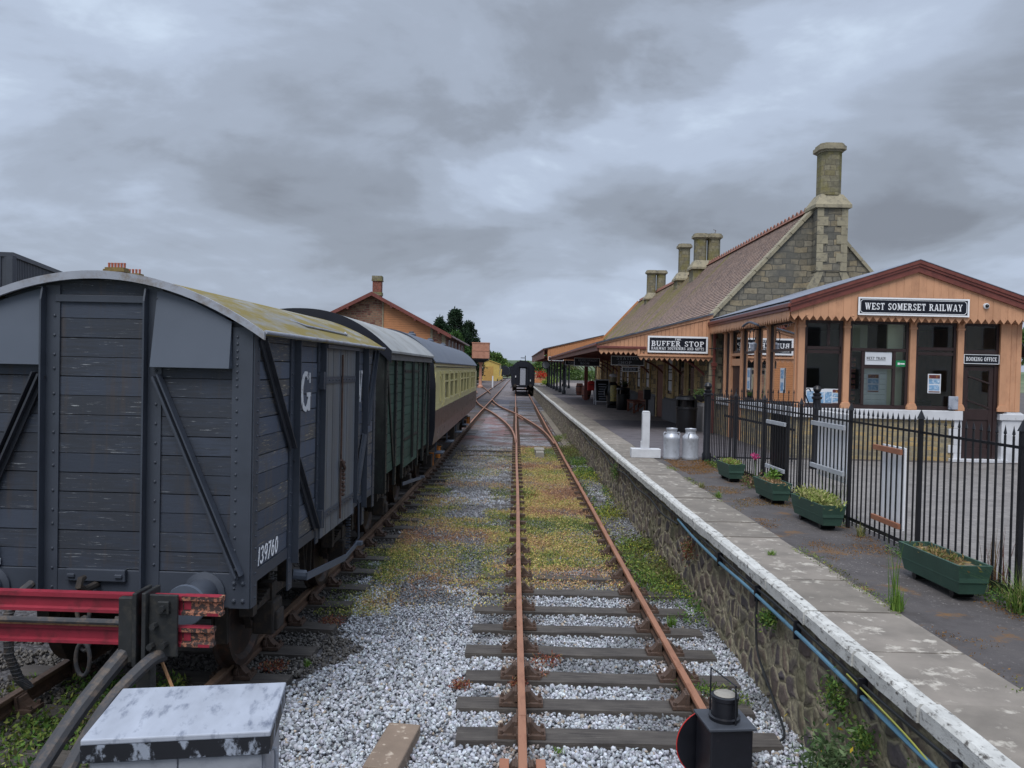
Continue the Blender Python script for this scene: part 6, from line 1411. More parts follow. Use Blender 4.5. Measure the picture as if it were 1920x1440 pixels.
MB().lathe([(.02, .3), (.2, .35), (.24, .8), (.16, 1.15), (.02, 1.2)], (0, -.16, 0), 14).build('front', simple('pale_figure_front', (196, 180, 110), .5, 0, .4, 9, (90, 110, 130)), stt, smooth=True)
MB().lathe([(.08, 1.28), (.17, 1.36), (.19, 1.48), (.15, 1.6), (.05, 1.66)], n=16).build('head', M_quoin, stt, smooth=True)
MB().lathe([(.2, 1.6), (.22, 1.63), (.2, 1.72), (.05, 1.76)], n=16).box(-.12, .12, -.34, -.16, 1.58, 1.61).build('cap', M_white, stt)
for s in (-1, 1): MB().tube([(s * .24, 0, 1.12), (s * .42, -.06, .85), (s * .4, -.2, .6)], [.09, .08, .06], 8).build('arm', M_black, stt, smooth=True)
MB().tube([(.42, -.25, .2), (.42, -.25, 2.3)], .015, 6).build('pole', M_white, stt)
rb = thing('letter_box', 'small red letter box on the brown canopy post under the canopy', 'letter box', (4.98, 49.5, 1.55)); MB().box(-.24, .24, -.15, .15, 0, .5).lathe([(.24, .5), (.2, .58), (.001, .62)], n=16).build('body', M_redflat, rb, bevel=.03); MB().box(-.14, .14, -.16, -.15, .34, .38).build('slot', M_black, rb)
po = MB().box(-.11, .11, -.11, .11, 0, 2.6).box(-.16, .16, -.16, .16, 2.3, 2.4).build('canopy_post', M_maroon, bevel=.01); po.location = (4.7, 50.2, Z); tag(po, 'square brown timber post holding up the far part of the near canopy', 'post')
# pipes and cables along the retaining wall
def run(name, label, pts, r, mat, cat='cable', n=8):
    o = MB().tube(bent(pts), r, n).build(name, mat, smooth=True); return tag(o, label, cat)
yy = [2.7, 4, 5.2, 6, 6.9, 7.8, 8.8, 10, 11]
run('water_pipe', 'blue pipe slung along the wall just under the whitewashed platform edge', [(2.365 - .012 * (i % 2), y_, .70 - .035 * math.sin(i * 1.3) - .012 * i * (i < 5)) for i, y_ in enumerate(yy)], .017, M_bluepipe, 'pipe')
run('cable', 'black cable clipped above the blue pipe under the platform edge', [(2.37, y_, .745 + .012 * math.sin(i * 2.1)) for i, y_ in enumerate([2.7, 4, 5, 6, 7, 8, 9.2, 10.4, 12, 13.5, 15, 17])], .012, M_cable)
run('cable', 'yellow and green earth cable at the near end of the platform wall', [(2.35, y_, z_) for y_, z_ in ((2.7, .58), (3.4, .60), (4.0, .62), (4.6, .69), (5.4, .73))], .006, simple('earth_cable', (150, 152, 70), .5))
run('cable', 'dark slack cables drooping along the farther part of the wall', [(2.36, y_, z_) for y_, z_ in ((11, .66), (12.2, .60), (13.3, .66), (14.6, .62), (16, .68), (18, .60), (20.5, .70), (23, .62), (26, .72))], .014, M_cable)
run('cable', 'black cable hanging in a loop down the rubble wall to the ballast', [(2.37, 7.45, .70), (2.35, 7.4, .45), (2.34, 7.3, .2), (2.33, 7.0, .06), (2.31, 6.6, -.08), (2.27, 6.35, -.15), (2.15, 6.3, -.18), (2.05, 6.42, -.18)], .011, M_cable)
for y_ in (4.1, 5.2, 6.4, 7.45, 8.8): tag(MB().box(2.34, 2.4, y_ - .012, y_ + .012, .63, .78).build('pipe_bracket', M_iron), 'small black pipe clip on the platform wall, ' + {4.1: 'nearest the camera', 5.2: 'second from the camera', 6.4: 'just before the hanging cable', 7.45: 'above the hanging cable', 8.8: 'farthest along the blue pipe'}[y_], 'bracket', 'clips holding the blue pipe')
# hanging baskets
for i, (x, y_, lb) in enumerate(((5.75, 23.9, 'dark hanging basket on the station wall near the large bin'), (5.8, 41.0, 'hanging basket on the wall between the station windows'))):
    t_ = thing('hanging_basket', lb, 'hanging basket', (x, y_, 2.1), 0, 'hanging baskets'); MB().lathe([(.02, -.2), (.16, -.12), (.22, 0), (.22, .03)], n=14).build('basket', M_cable, t_); MB().tube([(0, 0, .03), (0, 0, .6), (.4, 0, .62)], .01, 5).build('bracket', M_iron, t_)
    k = 260; P = rng.normal(size=(k, 3)) * [.13, .13, .07] + [0, 0, .06]; leaves('plant', P, .05, PAL((60, 84, 44), (84, 104, 60)), M_leaf, t_)

# ================================================================ FAR BUILDINGS AND STRUCTURES
gs = thing('goods_shed', 'red stone goods shed with orange boarded gable behind the coach', 'goods shed')
gp = lambda mb, n, mt_, **k: mb.build(n, mt_, gs, **k)
ax, az, ex0, ex1, ez = -10.7, 8.28, -16.2, -5.15, 5.45
rz_ = lambda x: az - (az - ez) * abs(x - ax) / (ax - ex0)
gp(MB().prism([(ex0, -.3), (-9.95, -.3), (-9.95, rz_(-9.95) - .05), (ax, az - .05), (ex0, ez)], 60, 60.4, 'xz'), 'gable_wall', M_shedstone)
gp(MB().prism([(-6.25, -.3), (ex1, -.3), (ex1, rz_(ex1) - .05), (-6.25, rz_(-6.25) - .05)], 60, 60.4, 'xz').box(-10.08, -9.95, 59.96, 60, -.3, 7.8), 'gable_pier', M_shedstone)
gp(MB().box(-9.96, -9.86, 59.95, 60.2, -.3, 7.85).box(-6.28, -6.1, 59.95, 60.2, -.3, rz_(-6.1) - .1).box(ex1 - .25, ex1 + .02, 59.95, 60.2, -.3, ez), 'quoins', M_quoin)
m = MB(); z = -.3
while z < 7.9:
    z2 = z + .17; xa = -9.86; xb = -6.28; 
    if rz_(xb) < z2 + .05: xb = min(xb, ax + (az - .1 - z2) / (az - ez) * (ax - ex0))
    if xb > xa + .1: m.box(xa, xb, 60.02, 60.1, z + .012, z2)
    z = z2
gp(m, 'timber_boarding', M_orange); gp(MB().prism([(-9.9, -.3), (-6.26, -.3), (-6.26, rz_(-6.26) - .1), (-9.9, rz_(-9.9) - .1)], 60.1, 60.3, 'xz'), 'backing', M_darkbrown)
gp(MB().box(ex1 - .3, ex1, 60.4, 84, -.3, 5.45).box(ex0, ex0 + .3, 60.4, 84, -.3, 5.45), 'side_wall', M_shedstoney)
for s, e in ((-1, ex0 - .5), (1, ex1 + .5)):
    gp(MB().prism([(ax, az + .06), (e, rz_(e) + .06), (e, rz_(e) - .04), (ax, az - .04)], 59.5, 84.4, 'xz'), 'roof', M_slate)
    gp(MB().prism([(ax, az + .09), (e, rz_(e) + .09), (e, rz_(e) - .2), (ax, az - .2)], 59.38, 59.5, 'xz'), 'bargeboard', M_maroon)
m = MB()
for x in (-14.5, -12.5, -9.2, -7.4, -5.6): m.box(x - .08, x + .08, 59.4, 60, rz_(x) - .32, rz_(x) - .16)
gp(m, 'purlin_ends', M_maroon)
cs_ = gp(MB().box(-10.85, -10.2, 60.6, 61.3, 7.9, 9.6), 'chimney', M_redbrick); MB().box(-10.92, -10.13, 60.53, 61.37, 9.3, 9.4).box(-10.9, -10.15, 60.55, 61.35, 9.4, 9.7).box(-10.9, -10.15, 60.55, 61.35, 8.2, 8.45).build('chimney_cap', M_chim, cs_)
for y_ in (63, 66.5, 70.5, 75, 79):
    f = gp(MB().box(ex1, ex1 + .06, y_, y_ + .12, 4.0, 5.0).box(ex1, ex1 + .06, y_ + .9, y_ + 1.02, 4.0, 5.0).box(ex1, ex1 + .06, y_ + .12, y_ + .9, 4.9, 5.0).box(ex1, ex1 + .06, y_ + .12, y_ + .9, 4.0, 4.1), 'window', M_white); MB().box(ex1 + .0, ex1 + .03, y_ + .12, y_ + .9, 4.1, 4.9).build('pane', M_coachglass, f)
gp(MB().tube([(ex1 + .15, 72, 5.3), (ex1 + .1, 72, 0)], .06, 8).box(ex1 + .4, ex1 + .55, 60, 84, 5.1, 5.22), 'drainpipe', M_maroon)

cbx = thing('clad_building', 'dark grey corrugated clad building at the far left', 'building', (-15.9, 25, 0))
a = Vector((0, 0)); b_ = Vector((-16, -2.2)); c_ = Vector((-4.2, 15.5)); 
def corr(p, q, z0, z1, name):
    m = MB(); L = (q - p).length; n = int(L / .16); d = (q - p) / L; nn = Vector((d.y, -d.x)); prof = []
    for k in range(n + 1):
        for t_, o in ((0, 0), (.05, .0), (.07, .035), (.13, .035), (.15, 0)): 
            w = p + d * (k * .16 + t_) + nn * o; prof.append((w.x, w.y))
    vs = [(x, y, z0) for x, y in prof] + [(x, y, z1) for x, y in prof]; k = len(prof); m.add(vs, [(i, i + 1, i + 1 + k, i + k) for i in range(k - 1)]); m.build(name, M_corr, cbx)
corr(a, b_, -.3, 6.02, 'wall_cladding'); corr(c_, a, -.3, 6.02, 'wall_cladding')
dd_ = b_ + c_; MB().prism([(a.x + .06, a.y), (c_.x + .06, c_.y), (dd_.x, dd_.y), (b_.x, b_.y - .06)], 5.98, 6.12, 'xy').build('roof', M_corr, cbx)
MB().box(-.1, .1, -.1, .1, -.3, 6.0).build('corner_trim', M_corr, cbx)
hb = thing('brick_house', 'house whose brick chimneys show over the grey van roof', 'house', (-20.3, 40, -.02))
MB().box(-4, 1.5, 0, 8, 0, 5.2).build('wall', M_redbrick, hb); MB().prism([(-.3, 5.1), (4, 6.9), (8.3, 5.1)], -4.2, 1.7, 'yz').build('roof', M_slate, hb)
for cx, w_, z1, n_, yy in ((-.1, .95, 7.32, 6, 0), (-1.2, .95, 7.48, 5, 4.0)):
    k = MB().box(cx - w_ / 2, cx + w_ / 2, .3 + yy, .9 + yy, 5, z1).build('chimney', M_redbrick, hb); MB().box(cx - w_ / 2 - .06, cx + w_ / 2 + .06, .24 + yy, .96 + yy, z1, z1 + .12).box(cx - w_ / 2, cx + w_ / 2, .3 + yy, .9 + yy, z1 + .12, z1 + .22).build('chimney_cap', simple('mossy_brick_cap%d' % n_, (124, 104, 56)), k)
    for i in range(n_): MB().lathe([(.055, 0), (.06, .2), (.07, .22), (.06, .26), (.05, .26)], (cx - w_ / 2 + w_ * (i + .5) / n_, .6 + yy, z1 + .22), 10).build('chimney_pot', M_terracotta, k)
ae = thing('television_aerial', 'thin television aerial standing above the van roof at the left', 'aerial', (-16.6, 29.5, 4.9))
MB().tube([(0, 0, 0), (0, 0, 1.05)], .02, 6).build('mast', M_chair, ae); m = MB().tube([(-.45, 0, .98), (.08, 0, .98)], .01, 5)
for k in range(8): m.tube([(-.42 + k * .06, -.14, .98), (-.42 + k * .06, .14, .98)], .005, 4)
m.tube([(.03, 0, .85), (.03, 0, 1.15)], .012, 4).tube([(-.06, 0, .8), (.06, 0, 1.12)], .012, 4); m.build('boom', M_chair, ae)
wt = thing('water_tower', 'pinkish brown square water tank on a single iron column', 'water tower', (-4.9, 122, -.3))
MB().box(-1.32, 1.32, -1.3, 1.3, 4.6, 6.95).build('tank', M_tank, wt, bevel=.03); m = MB()
for x in (-1.32, -.44, .44): m.box(x, x + .04, -1.34, -1.3, 4.6, 6.95)
m.box(-1.34, 1.34, -1.35, -1.3, 5.75, 5.8).box(-1.36, 1.36, -1.36, 1.36, 6.9, 7.05); m.build('panel_flanges', M_tank, wt)
MB().box(-1.2, 1.2, -1.15, 1.15, 4.35, 4.6).prism([(-.5, 4.0), (.5, 4.0), (1.1, 4.35), (-1.1, 4.35)], -.5, .5, 'xz').build('tank_frame', M_iron, wt); MB().lathe([(.45, 0), (.45, .3), (.3, .5), (.24, .6), (.22, 3.6), (.4, 4.0)], n=16).build('column', M_tank, wt, smooth=True)
MB().tube([(.3, -.5, 4.3), (.45, -.6, 4.0), (.45, -.6, 2.0)], .06, 8).build('hose', M_iron, wt)
ys_ = thing('engine_shed', 'yellow gabled shed with tall brown doors beyond the water tower', 'shed', (-5.8, 195, -.3))
MB().prism([(-2.8, 0), (2.6, 0), (2.6, 4.2), (-.1, 5.1), (-2.8, 4.2)], 0, 22, 'xz').build('body', M_yellow, ys_); MB().box(-1.3, 1.1, -.06, 0, 0, 3.6).build('door', simple('ochre_door', (176, 138, 74)), ys_); MB().prism([(-3.0, 4.15), (-.1, 5.15), (2.8, 4.15), (2.8, 4.3), (-.1, 5.3), (-3.0, 4.3)], -.2, 22.2, 'xz').build('roof', M_yellow, ys_)
m = MB()
for k in range(6): m.box(2.6, 2.72, 1 + k * 3.6, 2.6 + k * 3.6, 0, 4.1)
m.build('side_panels', simple('pale_panel', (214, 200, 160)), ys_)
lp = thing('yellow_lift', 'small yellow machine parked in front of the yellow shed', 'machine', (-3.0, 190, -.3)); MB().box(-.7, .7, -.5, .5, .4, 1.3).bar((-.5, 0, .5), (-.1, 0, 3.0), .15, .2).bar((.2, 0, 1.2), (.4, 0, 3.0), .2, .3).build('body', M_yellow, lp, bevel=.04)
for x_ in (-.5, .5): MB().cyl((x_ - .1, -.55, .35), (x_ + .1, -.55, .35), .35, 14).build('wheel', M_plastic, lp)
sgp = thing('signal_post', 'distant semaphore signal post against the sky above the black coach', 'signal', (2.75, 170, 0)); MB().tube([(0, 0, 0), (0, 0, 5.5)], .08, 8).build('post', M_iron, sgp); MB().box(-1.0, -.1, -.05, .05, 5.15, 5.3).build('arm', M_iron, sgp); MB().lathe([(.14, 0), (.1, .1), (.02, .3)], (0, 0, 5.5), 8).build('finial', M_iron, sgp); MB().box(-.3, .5, -.1, .1, 3.9, 4.0).build('platform', M_iron, sgp)
wb = thing('marker_post', 'short white post near the foot of the water tower', 'post', (-2.9, 118, -.2)); MB().box(-.1, .1, -.1, .1, 0, 1.9).build('post', M_white, wb)
# white rendered houses across the road behind the camera, mirrored in the booking office glass
for i, (x0, x1, y0, h) in enumerate(((13, 24, -16, 7.4), (25, 38, -13, 8.2))):
    hw_ = thing('white_house', ('white rendered house with two rows of dark windows reflected in the booking office glass', 'taller white rendered house further right reflected in the booking office glass')[i], 'house', (x0, y0, .88))
    W = x1 - x0; MB().box(0, W, -7, 0, 0, h - 1.6).build('wall', M_housewhite, hw_); MB().prism([(-7.3, h - 1.7), (.3, h - 1.7), (-3.5, h + 1.1)], -.3, W + .3, 'yz').build('roof', M_slate, hw_)
    for k in range(4):
        for zz_ in (1.0, 3.7):
            f = MB().box(1 + k * W / 4.2, 2.1 + k * W / 4.2, 0, .05, zz_, zz_ + 1.5).build('window', M_white, hw_); MB().box(1.1 + k * W / 4.2, 2.0 + k * W / 4.2, .05, .06, zz_ + .1, zz_ + 1.4).build('pane', M_coachglass, f)
# ================================================================ LOOSE STONES (ballast)
ico_v = []; 
ph = (1 + 5 ** .5) / 2
ICO = np.array([(-1, ph, 0), (1, ph, 0), (-1, -ph, 0), (1, -ph, 0), (0, -1, ph), (0, 1, ph), (0, -1, -ph), (0, 1, -ph), (ph, 0, -1), (ph, 0, 1), (-ph, 0, -1), (-ph, 0, 1)]) / (1 + ph * ph) ** .5
ICF = np.array([(0, 11, 5), (0, 5, 1), (0, 1, 7), (0, 7, 10), (0, 10, 11), (1, 5, 9), (5, 11, 4), (11, 10, 2), (10, 7, 6), (7, 1, 8), (3, 9, 4), (3, 4, 2), (3, 2, 6), (3, 6, 8), (3, 8, 9), (4, 9, 5), (2, 4, 11), (6, 2, 10), (8, 6, 7), (9, 8, 1)])
OCT = np.array([(1, 0, 0), (-1, 0, 0), (0, 1, 0), (0, -1, 0), (0, 0, 1), (0, 0, -1)], float); OCF = np.array([(0, 2, 4), (2, 1, 4), (1, 3, 4), (3, 0, 4), (2, 0, 5), (1, 2, 5), (3, 1, 5), (0, 3, 5)])
def stones(name, x, y, z, size, col, ico=True):
    B, BF = (ICO, ICF) if ico else (OCT, OCF); n = len(x); k = len(B)
    V = B[None] * (1 + rng.normal(size=(n, k, 1)) * .16) * (rng.uniform(.5, 1.45, (n, 1, 3)) * np.array([1, 1, .75])) * size[:, None, None]
    V = np.einsum('nij,nkj->nki', rand_rot(n), V) + np.stack([x, y, z], -1)[:, None]
    F = (BF[None] + (np.arange(n) * k)[:, None, None]).reshape(-1, 3)
    return npmesh(name, V.reshape(-1, 3), F, np.repeat(col, k, 0), M_stone)
def fbm(x, y, s, seed=0): return .6 * vnoise(x, y, s, seed) + .3 * vnoise(x, y, s * 2.3, seed + 1) + .15 * vnoise(x, y, s * 5.1, seed + 2)
slp_y = np.array([o.location.y for o in mt.children if o.name.startswith('sleeper')]); slp_l = np.array([o.location.y for o in lt.children if o.name.startswith('sleeper')])
def scatter(x0, x1, y0, y1, dens):
    n = int((x1 - x0) * (y1 - y0) * dens); return rng.uniform(x0, x1, n), rng.uniform(y0, y1, n)
def ballast(name, y0, y1, dens, s0, s1, ico, xr=(-5.2, 2.42)):
    x, y = scatter(xr[0], xr[1], y0, y1, dens)
    dk = (x + (fbm(x, y, 1.1, 20) - .5) * 1.3) < -1.72
    thin = dk & (rng.random(len(x)) < .45)                # fewer stones in the oily dirt
    keep = ~thin & ~((x > -1.9) & (x < .0) & (y > 10.5 + fbm(x, y, .7, 33) * 2) & (rng.random(len(x)) < .25))
    inm = (x > .15) & (x < 1.62) & (y > 10.6) & (rng.random(len(x)) < .6); keep &= ~inm
    onsl = (np.abs(y[:, None] - slp_y[None]).min(1) < .12) & (x > -.42) & (x < 2.17) & (rng.random(len(x)) < .985); keep &= ~onsl
    onl = (np.abs(y[:, None] - slp_l[None]).min(1) < .12) & (x < -1.9) & (rng.random(len(x)) < .95); keep &= ~onl
    x, y, dk = x[keep], y[keep], dk[keep]; n = len(x)
    s = rng.uniform(s0, s1, n); z = -.206 + rng.random(n) * .026 + .02 * (fbm(x, y, 1.3, 44) - .5)
    z = np.where((x > -1.6) & (x < -.5), z + .012, z)
    g = rng.normal(.385, .125, n).clip(.09, .72)[:, None]; tint = 1 + rng.normal(size=(n, 3)) * .02
    col = g * np.array([.95, 1.0, 1.09]) * tint
    brown = rng.random(n) < .035; col[brown] = (g * np.array([.85, .72, .58]))[brown]
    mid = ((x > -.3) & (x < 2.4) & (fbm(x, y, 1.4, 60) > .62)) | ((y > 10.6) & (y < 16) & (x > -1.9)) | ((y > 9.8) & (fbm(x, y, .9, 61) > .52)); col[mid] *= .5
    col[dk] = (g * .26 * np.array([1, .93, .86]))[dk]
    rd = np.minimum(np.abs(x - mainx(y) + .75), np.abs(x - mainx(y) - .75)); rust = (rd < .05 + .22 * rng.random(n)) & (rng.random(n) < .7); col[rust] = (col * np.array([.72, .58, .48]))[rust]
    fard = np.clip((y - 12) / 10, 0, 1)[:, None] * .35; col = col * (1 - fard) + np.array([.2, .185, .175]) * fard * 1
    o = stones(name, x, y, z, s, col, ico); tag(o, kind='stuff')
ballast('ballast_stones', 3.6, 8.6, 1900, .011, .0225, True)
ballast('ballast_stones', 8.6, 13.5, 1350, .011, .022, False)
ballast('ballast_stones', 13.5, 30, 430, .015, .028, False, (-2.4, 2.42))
# ================================================================ WEEDS
def weeds(name, x0, x1, y0, y1, n, mask, pal, size, h, z0=-.2, tall=0.):
    x = rng.uniform(x0, x1, n); y = rng.uniform(y0, y1, n); m_ = mask(x, y) > rng.random(n); x, y = x[m_], y[m_]; k = len(x)
    z = z0 + rng.random(k) ** 1.5 * h * (.4 + fbm(x, y, 2.1, 77)); P = np.stack([x, y, z], -1)
    w_ = fbm(x, y, .8, 81) + rng.normal(size=k) * .12; idx = ((w_ - .25) / .6 * len(pal)).astype(int).clip(0, len(pal) - 1)
    o = leaves(name, P, rng.uniform(size[0], size[1], k), pal[idx], M_weed, None, tall, 1.8 + tall); tag(o, kind='stuff'); return o
SED = PAL((140, 108, 88), (166, 130, 100), (178, 148, 108), (178, 156, 106), (170, 162, 92), (140, 144, 76), (106, 120, 64), (84, 98, 56)) * 1.3
clump = lambda x, y, s, t0, t1, sd: np.clip((fbm(x, y, s, sd) - t0) / (t1 - t0), 0, 1)
# low stonecrop between the tracks and in the four-foot
weeds('stonecrop_patches', -1.9, .2, 9.6, 30, 170000, lambda x, y: np.where(y < 15.5, .25 + .75 * clump(x, y, 1.6, .34, .5, 101), clump(x, y, 1.15, .44, .62, 101)) * np.where(y < 10.4 + .8 * fbm(x, y, 1.9, 7), .3, 1) * np.where(y > 17, .4, 1) * np.where(y > 23, .4, 1) * (1 - .45 * np.clip((-.9 - x) , 0, 1) * (y > 14)), SED, (.012, .026), .07)
weeds('stonecrop_patches', .1, 1.75, 10.5, 30, 190000, lambda x, y: (.3 + .7 * clump(x, y, 1.7, .34, .5, 103)) * np.where(y < 11.6, .5, 1) * np.where(y > 19, .6, 1), SED, (.012, .026), .085)
weeds('stonecrop_patches', -2.3, -1.4, 9.3, 20, 42000, lambda x, y: clump(x, y, 1.2, .42, .56, 107) * .8, SED[3:], (.011, .02), .06)
RED = PAL((140, 78, 66), (122, 68, 58), (156, 100, 76), (134, 112, 78))
for (cx, cy, r_) in ((.42, 7.95, .16), (.12, 7.3, .09), (-.42, 7.25, .1), (.3, 7.55, .12), (-2.0, 9.0, .16), (-2.25, 7.6, .14), (.9, 17.5, .3), (.5, 18.3, .25)):
    k = 200; a_ = rng.random(k) * 6.28; q = r_ * rng.random(k) ** .6; tag(leaves('red_weed', np.stack([cx + q * np.cos(a_), cy + q * np.sin(a_), -.18 + rng.random(k) * .05], -1), .018, RED, M_weed, None, .6, 2.2), kind='stuff')
GRN = PAL((62, 94, 46), (78, 112, 50), (96, 128, 58), (120, 140, 66), (142, 150, 78), (88, 104, 56), (104, 98, 64))
weeds('wall_foot_weeds', 1.72, 2.38, 9.2, 34, 90000, lambda x, y: clump(x, y, 1.0, .42, .60, 111) * np.where(y > 19, .55, 1) * np.clip((x - 1.55) * 1.9, 0, 1) * np.where(y < 10.6, .5, 1), GRN, (.014, .034), .22, -.2, .3)
weeds('wall_foot_weeds', 1.55, 2.2, 6.9, 7.5, 2600, lambda x, y: .9 * (np.abs(x - 1.95 + (y - 7.2)) < .2 + 0 * x), GRN, (.012, .022), .09, -.2, .3)
weeds('yellow_flowering_weed', 1.7, 2.36, 10, 22, 3600, lambda x, y: clump(x, y, 1.6, .5, .7, 120), PAL((206, 196, 60), (188, 186, 72)), (.01, .016), .2, -.12, .3)
weeds('left_corner_weeds', -3.3, -1.75, 3.1, 5.3, 9000, lambda x, y: clump(x, y, 2.0, .42, .6, 131), GRN, (.012, .03), .09, -.2, .1)
weeds('left_corner_weeds', -4.4, -2.9, 5.0, 7.3, 9000, lambda x, y: clump(x, y, 2.2, .36, .52, 133), GRN, (.018, .04), .1, -.2, .1)
MOSS = PAL((132, 92, 44), (150, 110, 50), (112, 84, 44), (120, 112, 56))
weeds('platform_moss', 3.15, 4.25, 3.6, 17.3, 36000, lambda x, y: clump(x, y, 1.4, .60, .74, 141) + .9 * clump(x, y, 2.2, .45, .6, 142) * (x > 3.95), MOSS, (.006, .013), .018, .9, 0)
weeds('platform_moss', 3.3, 4.3, 14.6, 17.0, 9000, lambda x, y: clump(x, y, 1.4, .35, .55, 145), MOSS, (.006, .014), .02, .9, 0)
weeds('slab_joint_weeds', 3.06, 3.22, 4.5, 17, 5000, lambda x, y: clump(x, y, 1.1, .52, .66, 151), GRN[2:], (.007, .014), .03, .9, .3)
weeds('fence_foot_weeds', 4.05, 4.45, 3.6, 16.6, 14000, lambda x, y: clump(x, y, 1.0, .44, .62, 155), np.concatenate([GRN, PAL((150, 140, 90), (128, 96, 62))]), (.01, .022), .1, .9, .5)
def tuft(label, x, y, z, n, L, spread, pal, name='grass_tuft', cat='grass', flower=None, r=.05):
    """a plant of long thin bent blades"""
    V = []; F = []; cols = []
    for i in range(n):
        a_ = random.uniform(0, 6.28); q = random.random() * r; bx, by = q * math.cos(a_), q * math.sin(a_); l = L * random.uniform(.5, 1.1); b = random.uniform(0, 6.28); s_ = spread * random.random(); w_ = random.uniform(.0025, .005) * (1 + L)
        pts = []
        for k in range(4):
            t_ = k / 3; pts.append((bx + math.cos(b) * s_ * l * t_ ** 1.7, by + math.sin(b) * s_ * l * t_ ** 1.7, l * (t_ - .3 * s_ * t_ * t_)))
        c_ = pal[random.randrange(len(pal))] * random.uniform(.7, 1.2); px_, py_ = -math.sin(b) * w_, math.cos(b) * w_; o = len(V)
        for k, p in enumerate(pts):
            f = 1 - k / 3.05; V += [(p[0] - px_ * f, p[1] - py_ * f, p[2]), (p[0] + px_ * f, p[1] + py_ * f, p[2])]; cols += [c_, c_]
        for k in range(3): F.append((o + 2 * k, o + 2 * k + 1, o + 2 * k + 3, o + 2 * k + 2))
    ob = npmesh(name, np.array(V), np.array(F), np.array(cols), M_weed); ob.location = (x, y, z); return tag(ob, label, cat)
GB = PAL((110, 146, 62), (134, 160, 78), (88, 122, 50)); DRY = PAL((158, 150, 104), (134, 138, 84), (112, 124, 66))
tuft('bright green grass tuft with tall thin stems growing in the slab joint', 3.14, 6.32, Z, 120, .22, .5, GB)
tuft('sparse tall pale stalks rising behind the bright green tuft', 3.2, 6.5, Z, 16, .6, .25, GB)
tuft('long arching grass clump at the near end of the first planter', 4.18, 6.35, Z, 150, .42, 1.2, np.concatenate([GB, DRY]), r=.12)
tuft('tall dry reddish stems by the nearest fence post', 4.12, 5.55, Z, 60, .5, .4, PAL((112, 66, 50), (126, 88, 60), (96, 110, 60)), r=.18, name='dry_weed', cat='weed')
tuft('low green weed spreading at the right edge by the fence', 4.0, 5.2, Z, 120, .25, 1.1, np.concatenate([GB, DRY]), r=.2)
tuft('small green weed growing in the middle of the paving slabs', 2.75, 8.2, Z, 60, .06, 1.1, GB)
tuft('green weed where slabs meet the asphalt by the third planter', 3.16, 11.9, Z, 90, .12, 1.0, GB)
tuft('yellowish weed in the slab joint left of the farthest planter', 3.15, 12.9, Z, 70, .12, 1.0, DRY)
tuft('tall weed stems behind the second planter against the railings', 4.3, 10.4, Z, 34, .7, .3, np.concatenate([GB, DRY]), r=.15)
tuft('dark red stemmed weed by the fence post at the right', 4.32, 6.95, Z, 40, .6, .3, PAL((110, 62, 58), (120, 96, 60)), r=.12, name='dry_weed', cat='weed')
tuft('fine green weed in front of the fence beside the second planter', 4.14, 9.25, Z, 60, .18, .9, DRY)
tuft('small bright green plant growing between the sleepers', .42, 5.98, -.14, 40, .05, 1.2, GB)
tuft('leafy green tuft between rail and wall', 1.93, 9.2, -.2, 110, .16, .9, GB)
tuft('small green tuft on the ballast beside the siding', -1.98, 6.9, -.2, 70, .09, .9, GB)
tuft('small green tuft on the ballast beside the siding, farther one by the dark sleepers', -1.95, 7.75, -.2, 60, .08, .9, GB)
# plants in the planters
leafpl = lambda t_, n, sx, sy, zc, sz, s, pal, up=.5: leaves('plant', rng.normal(size=(n, 3)) * [sx, sy, sz] + [0, 0, zc], s, pal, M_weed, t_, up, 2.2)
leafpl(P4[0], 420, .05, .2, .285, .012, .024, PAL((150, 130, 88), (126, 104, 70), (110, 116, 64)), .2)
leafpl(P4[1], 2600, .055, .22, .33, .03, .026, PAL((176, 172, 120), (150, 158, 92), (128, 144, 72)), 1.0)
leafpl(P4[2], 420, .05, .17, .29, .015, .024, PAL((170, 140, 110), (140, 120, 84)), .2)
leaves('weed', rng.normal(size=(90, 3)) * [.03, .04, .04] + [.03, .05, .37], .045, GB, M_weed, P4[2], .6, 2.0)
leafpl(P4[3], 600, .05, .15, .31, .02, .026, PAL((126, 150, 70), (150, 140, 90)), .6)
vl = thing('pink_flower', 'single pink flower on a thin stem between the two far planters', 'flower', (4.05, 13.05, Z)); MB().tube([(0, 0, 0), (.02, .02, .28), (0, 0, .5)], .005, 5).build('stem', simple('stem_green', (92, 120, 60)), vl); leaves('bloom', rng.normal(size=(70, 3)) * .022 + [0, 0, .52], .025, PAL((196, 64, 124), (214, 96, 150)), M_leaf, vl); leaves('leaf', rng.normal(size=(160, 3)) * [.09, .09, .06] + [0, 0, .1], .04, PAL((96, 112, 64), (122, 96, 80)), M_leaf, vl)
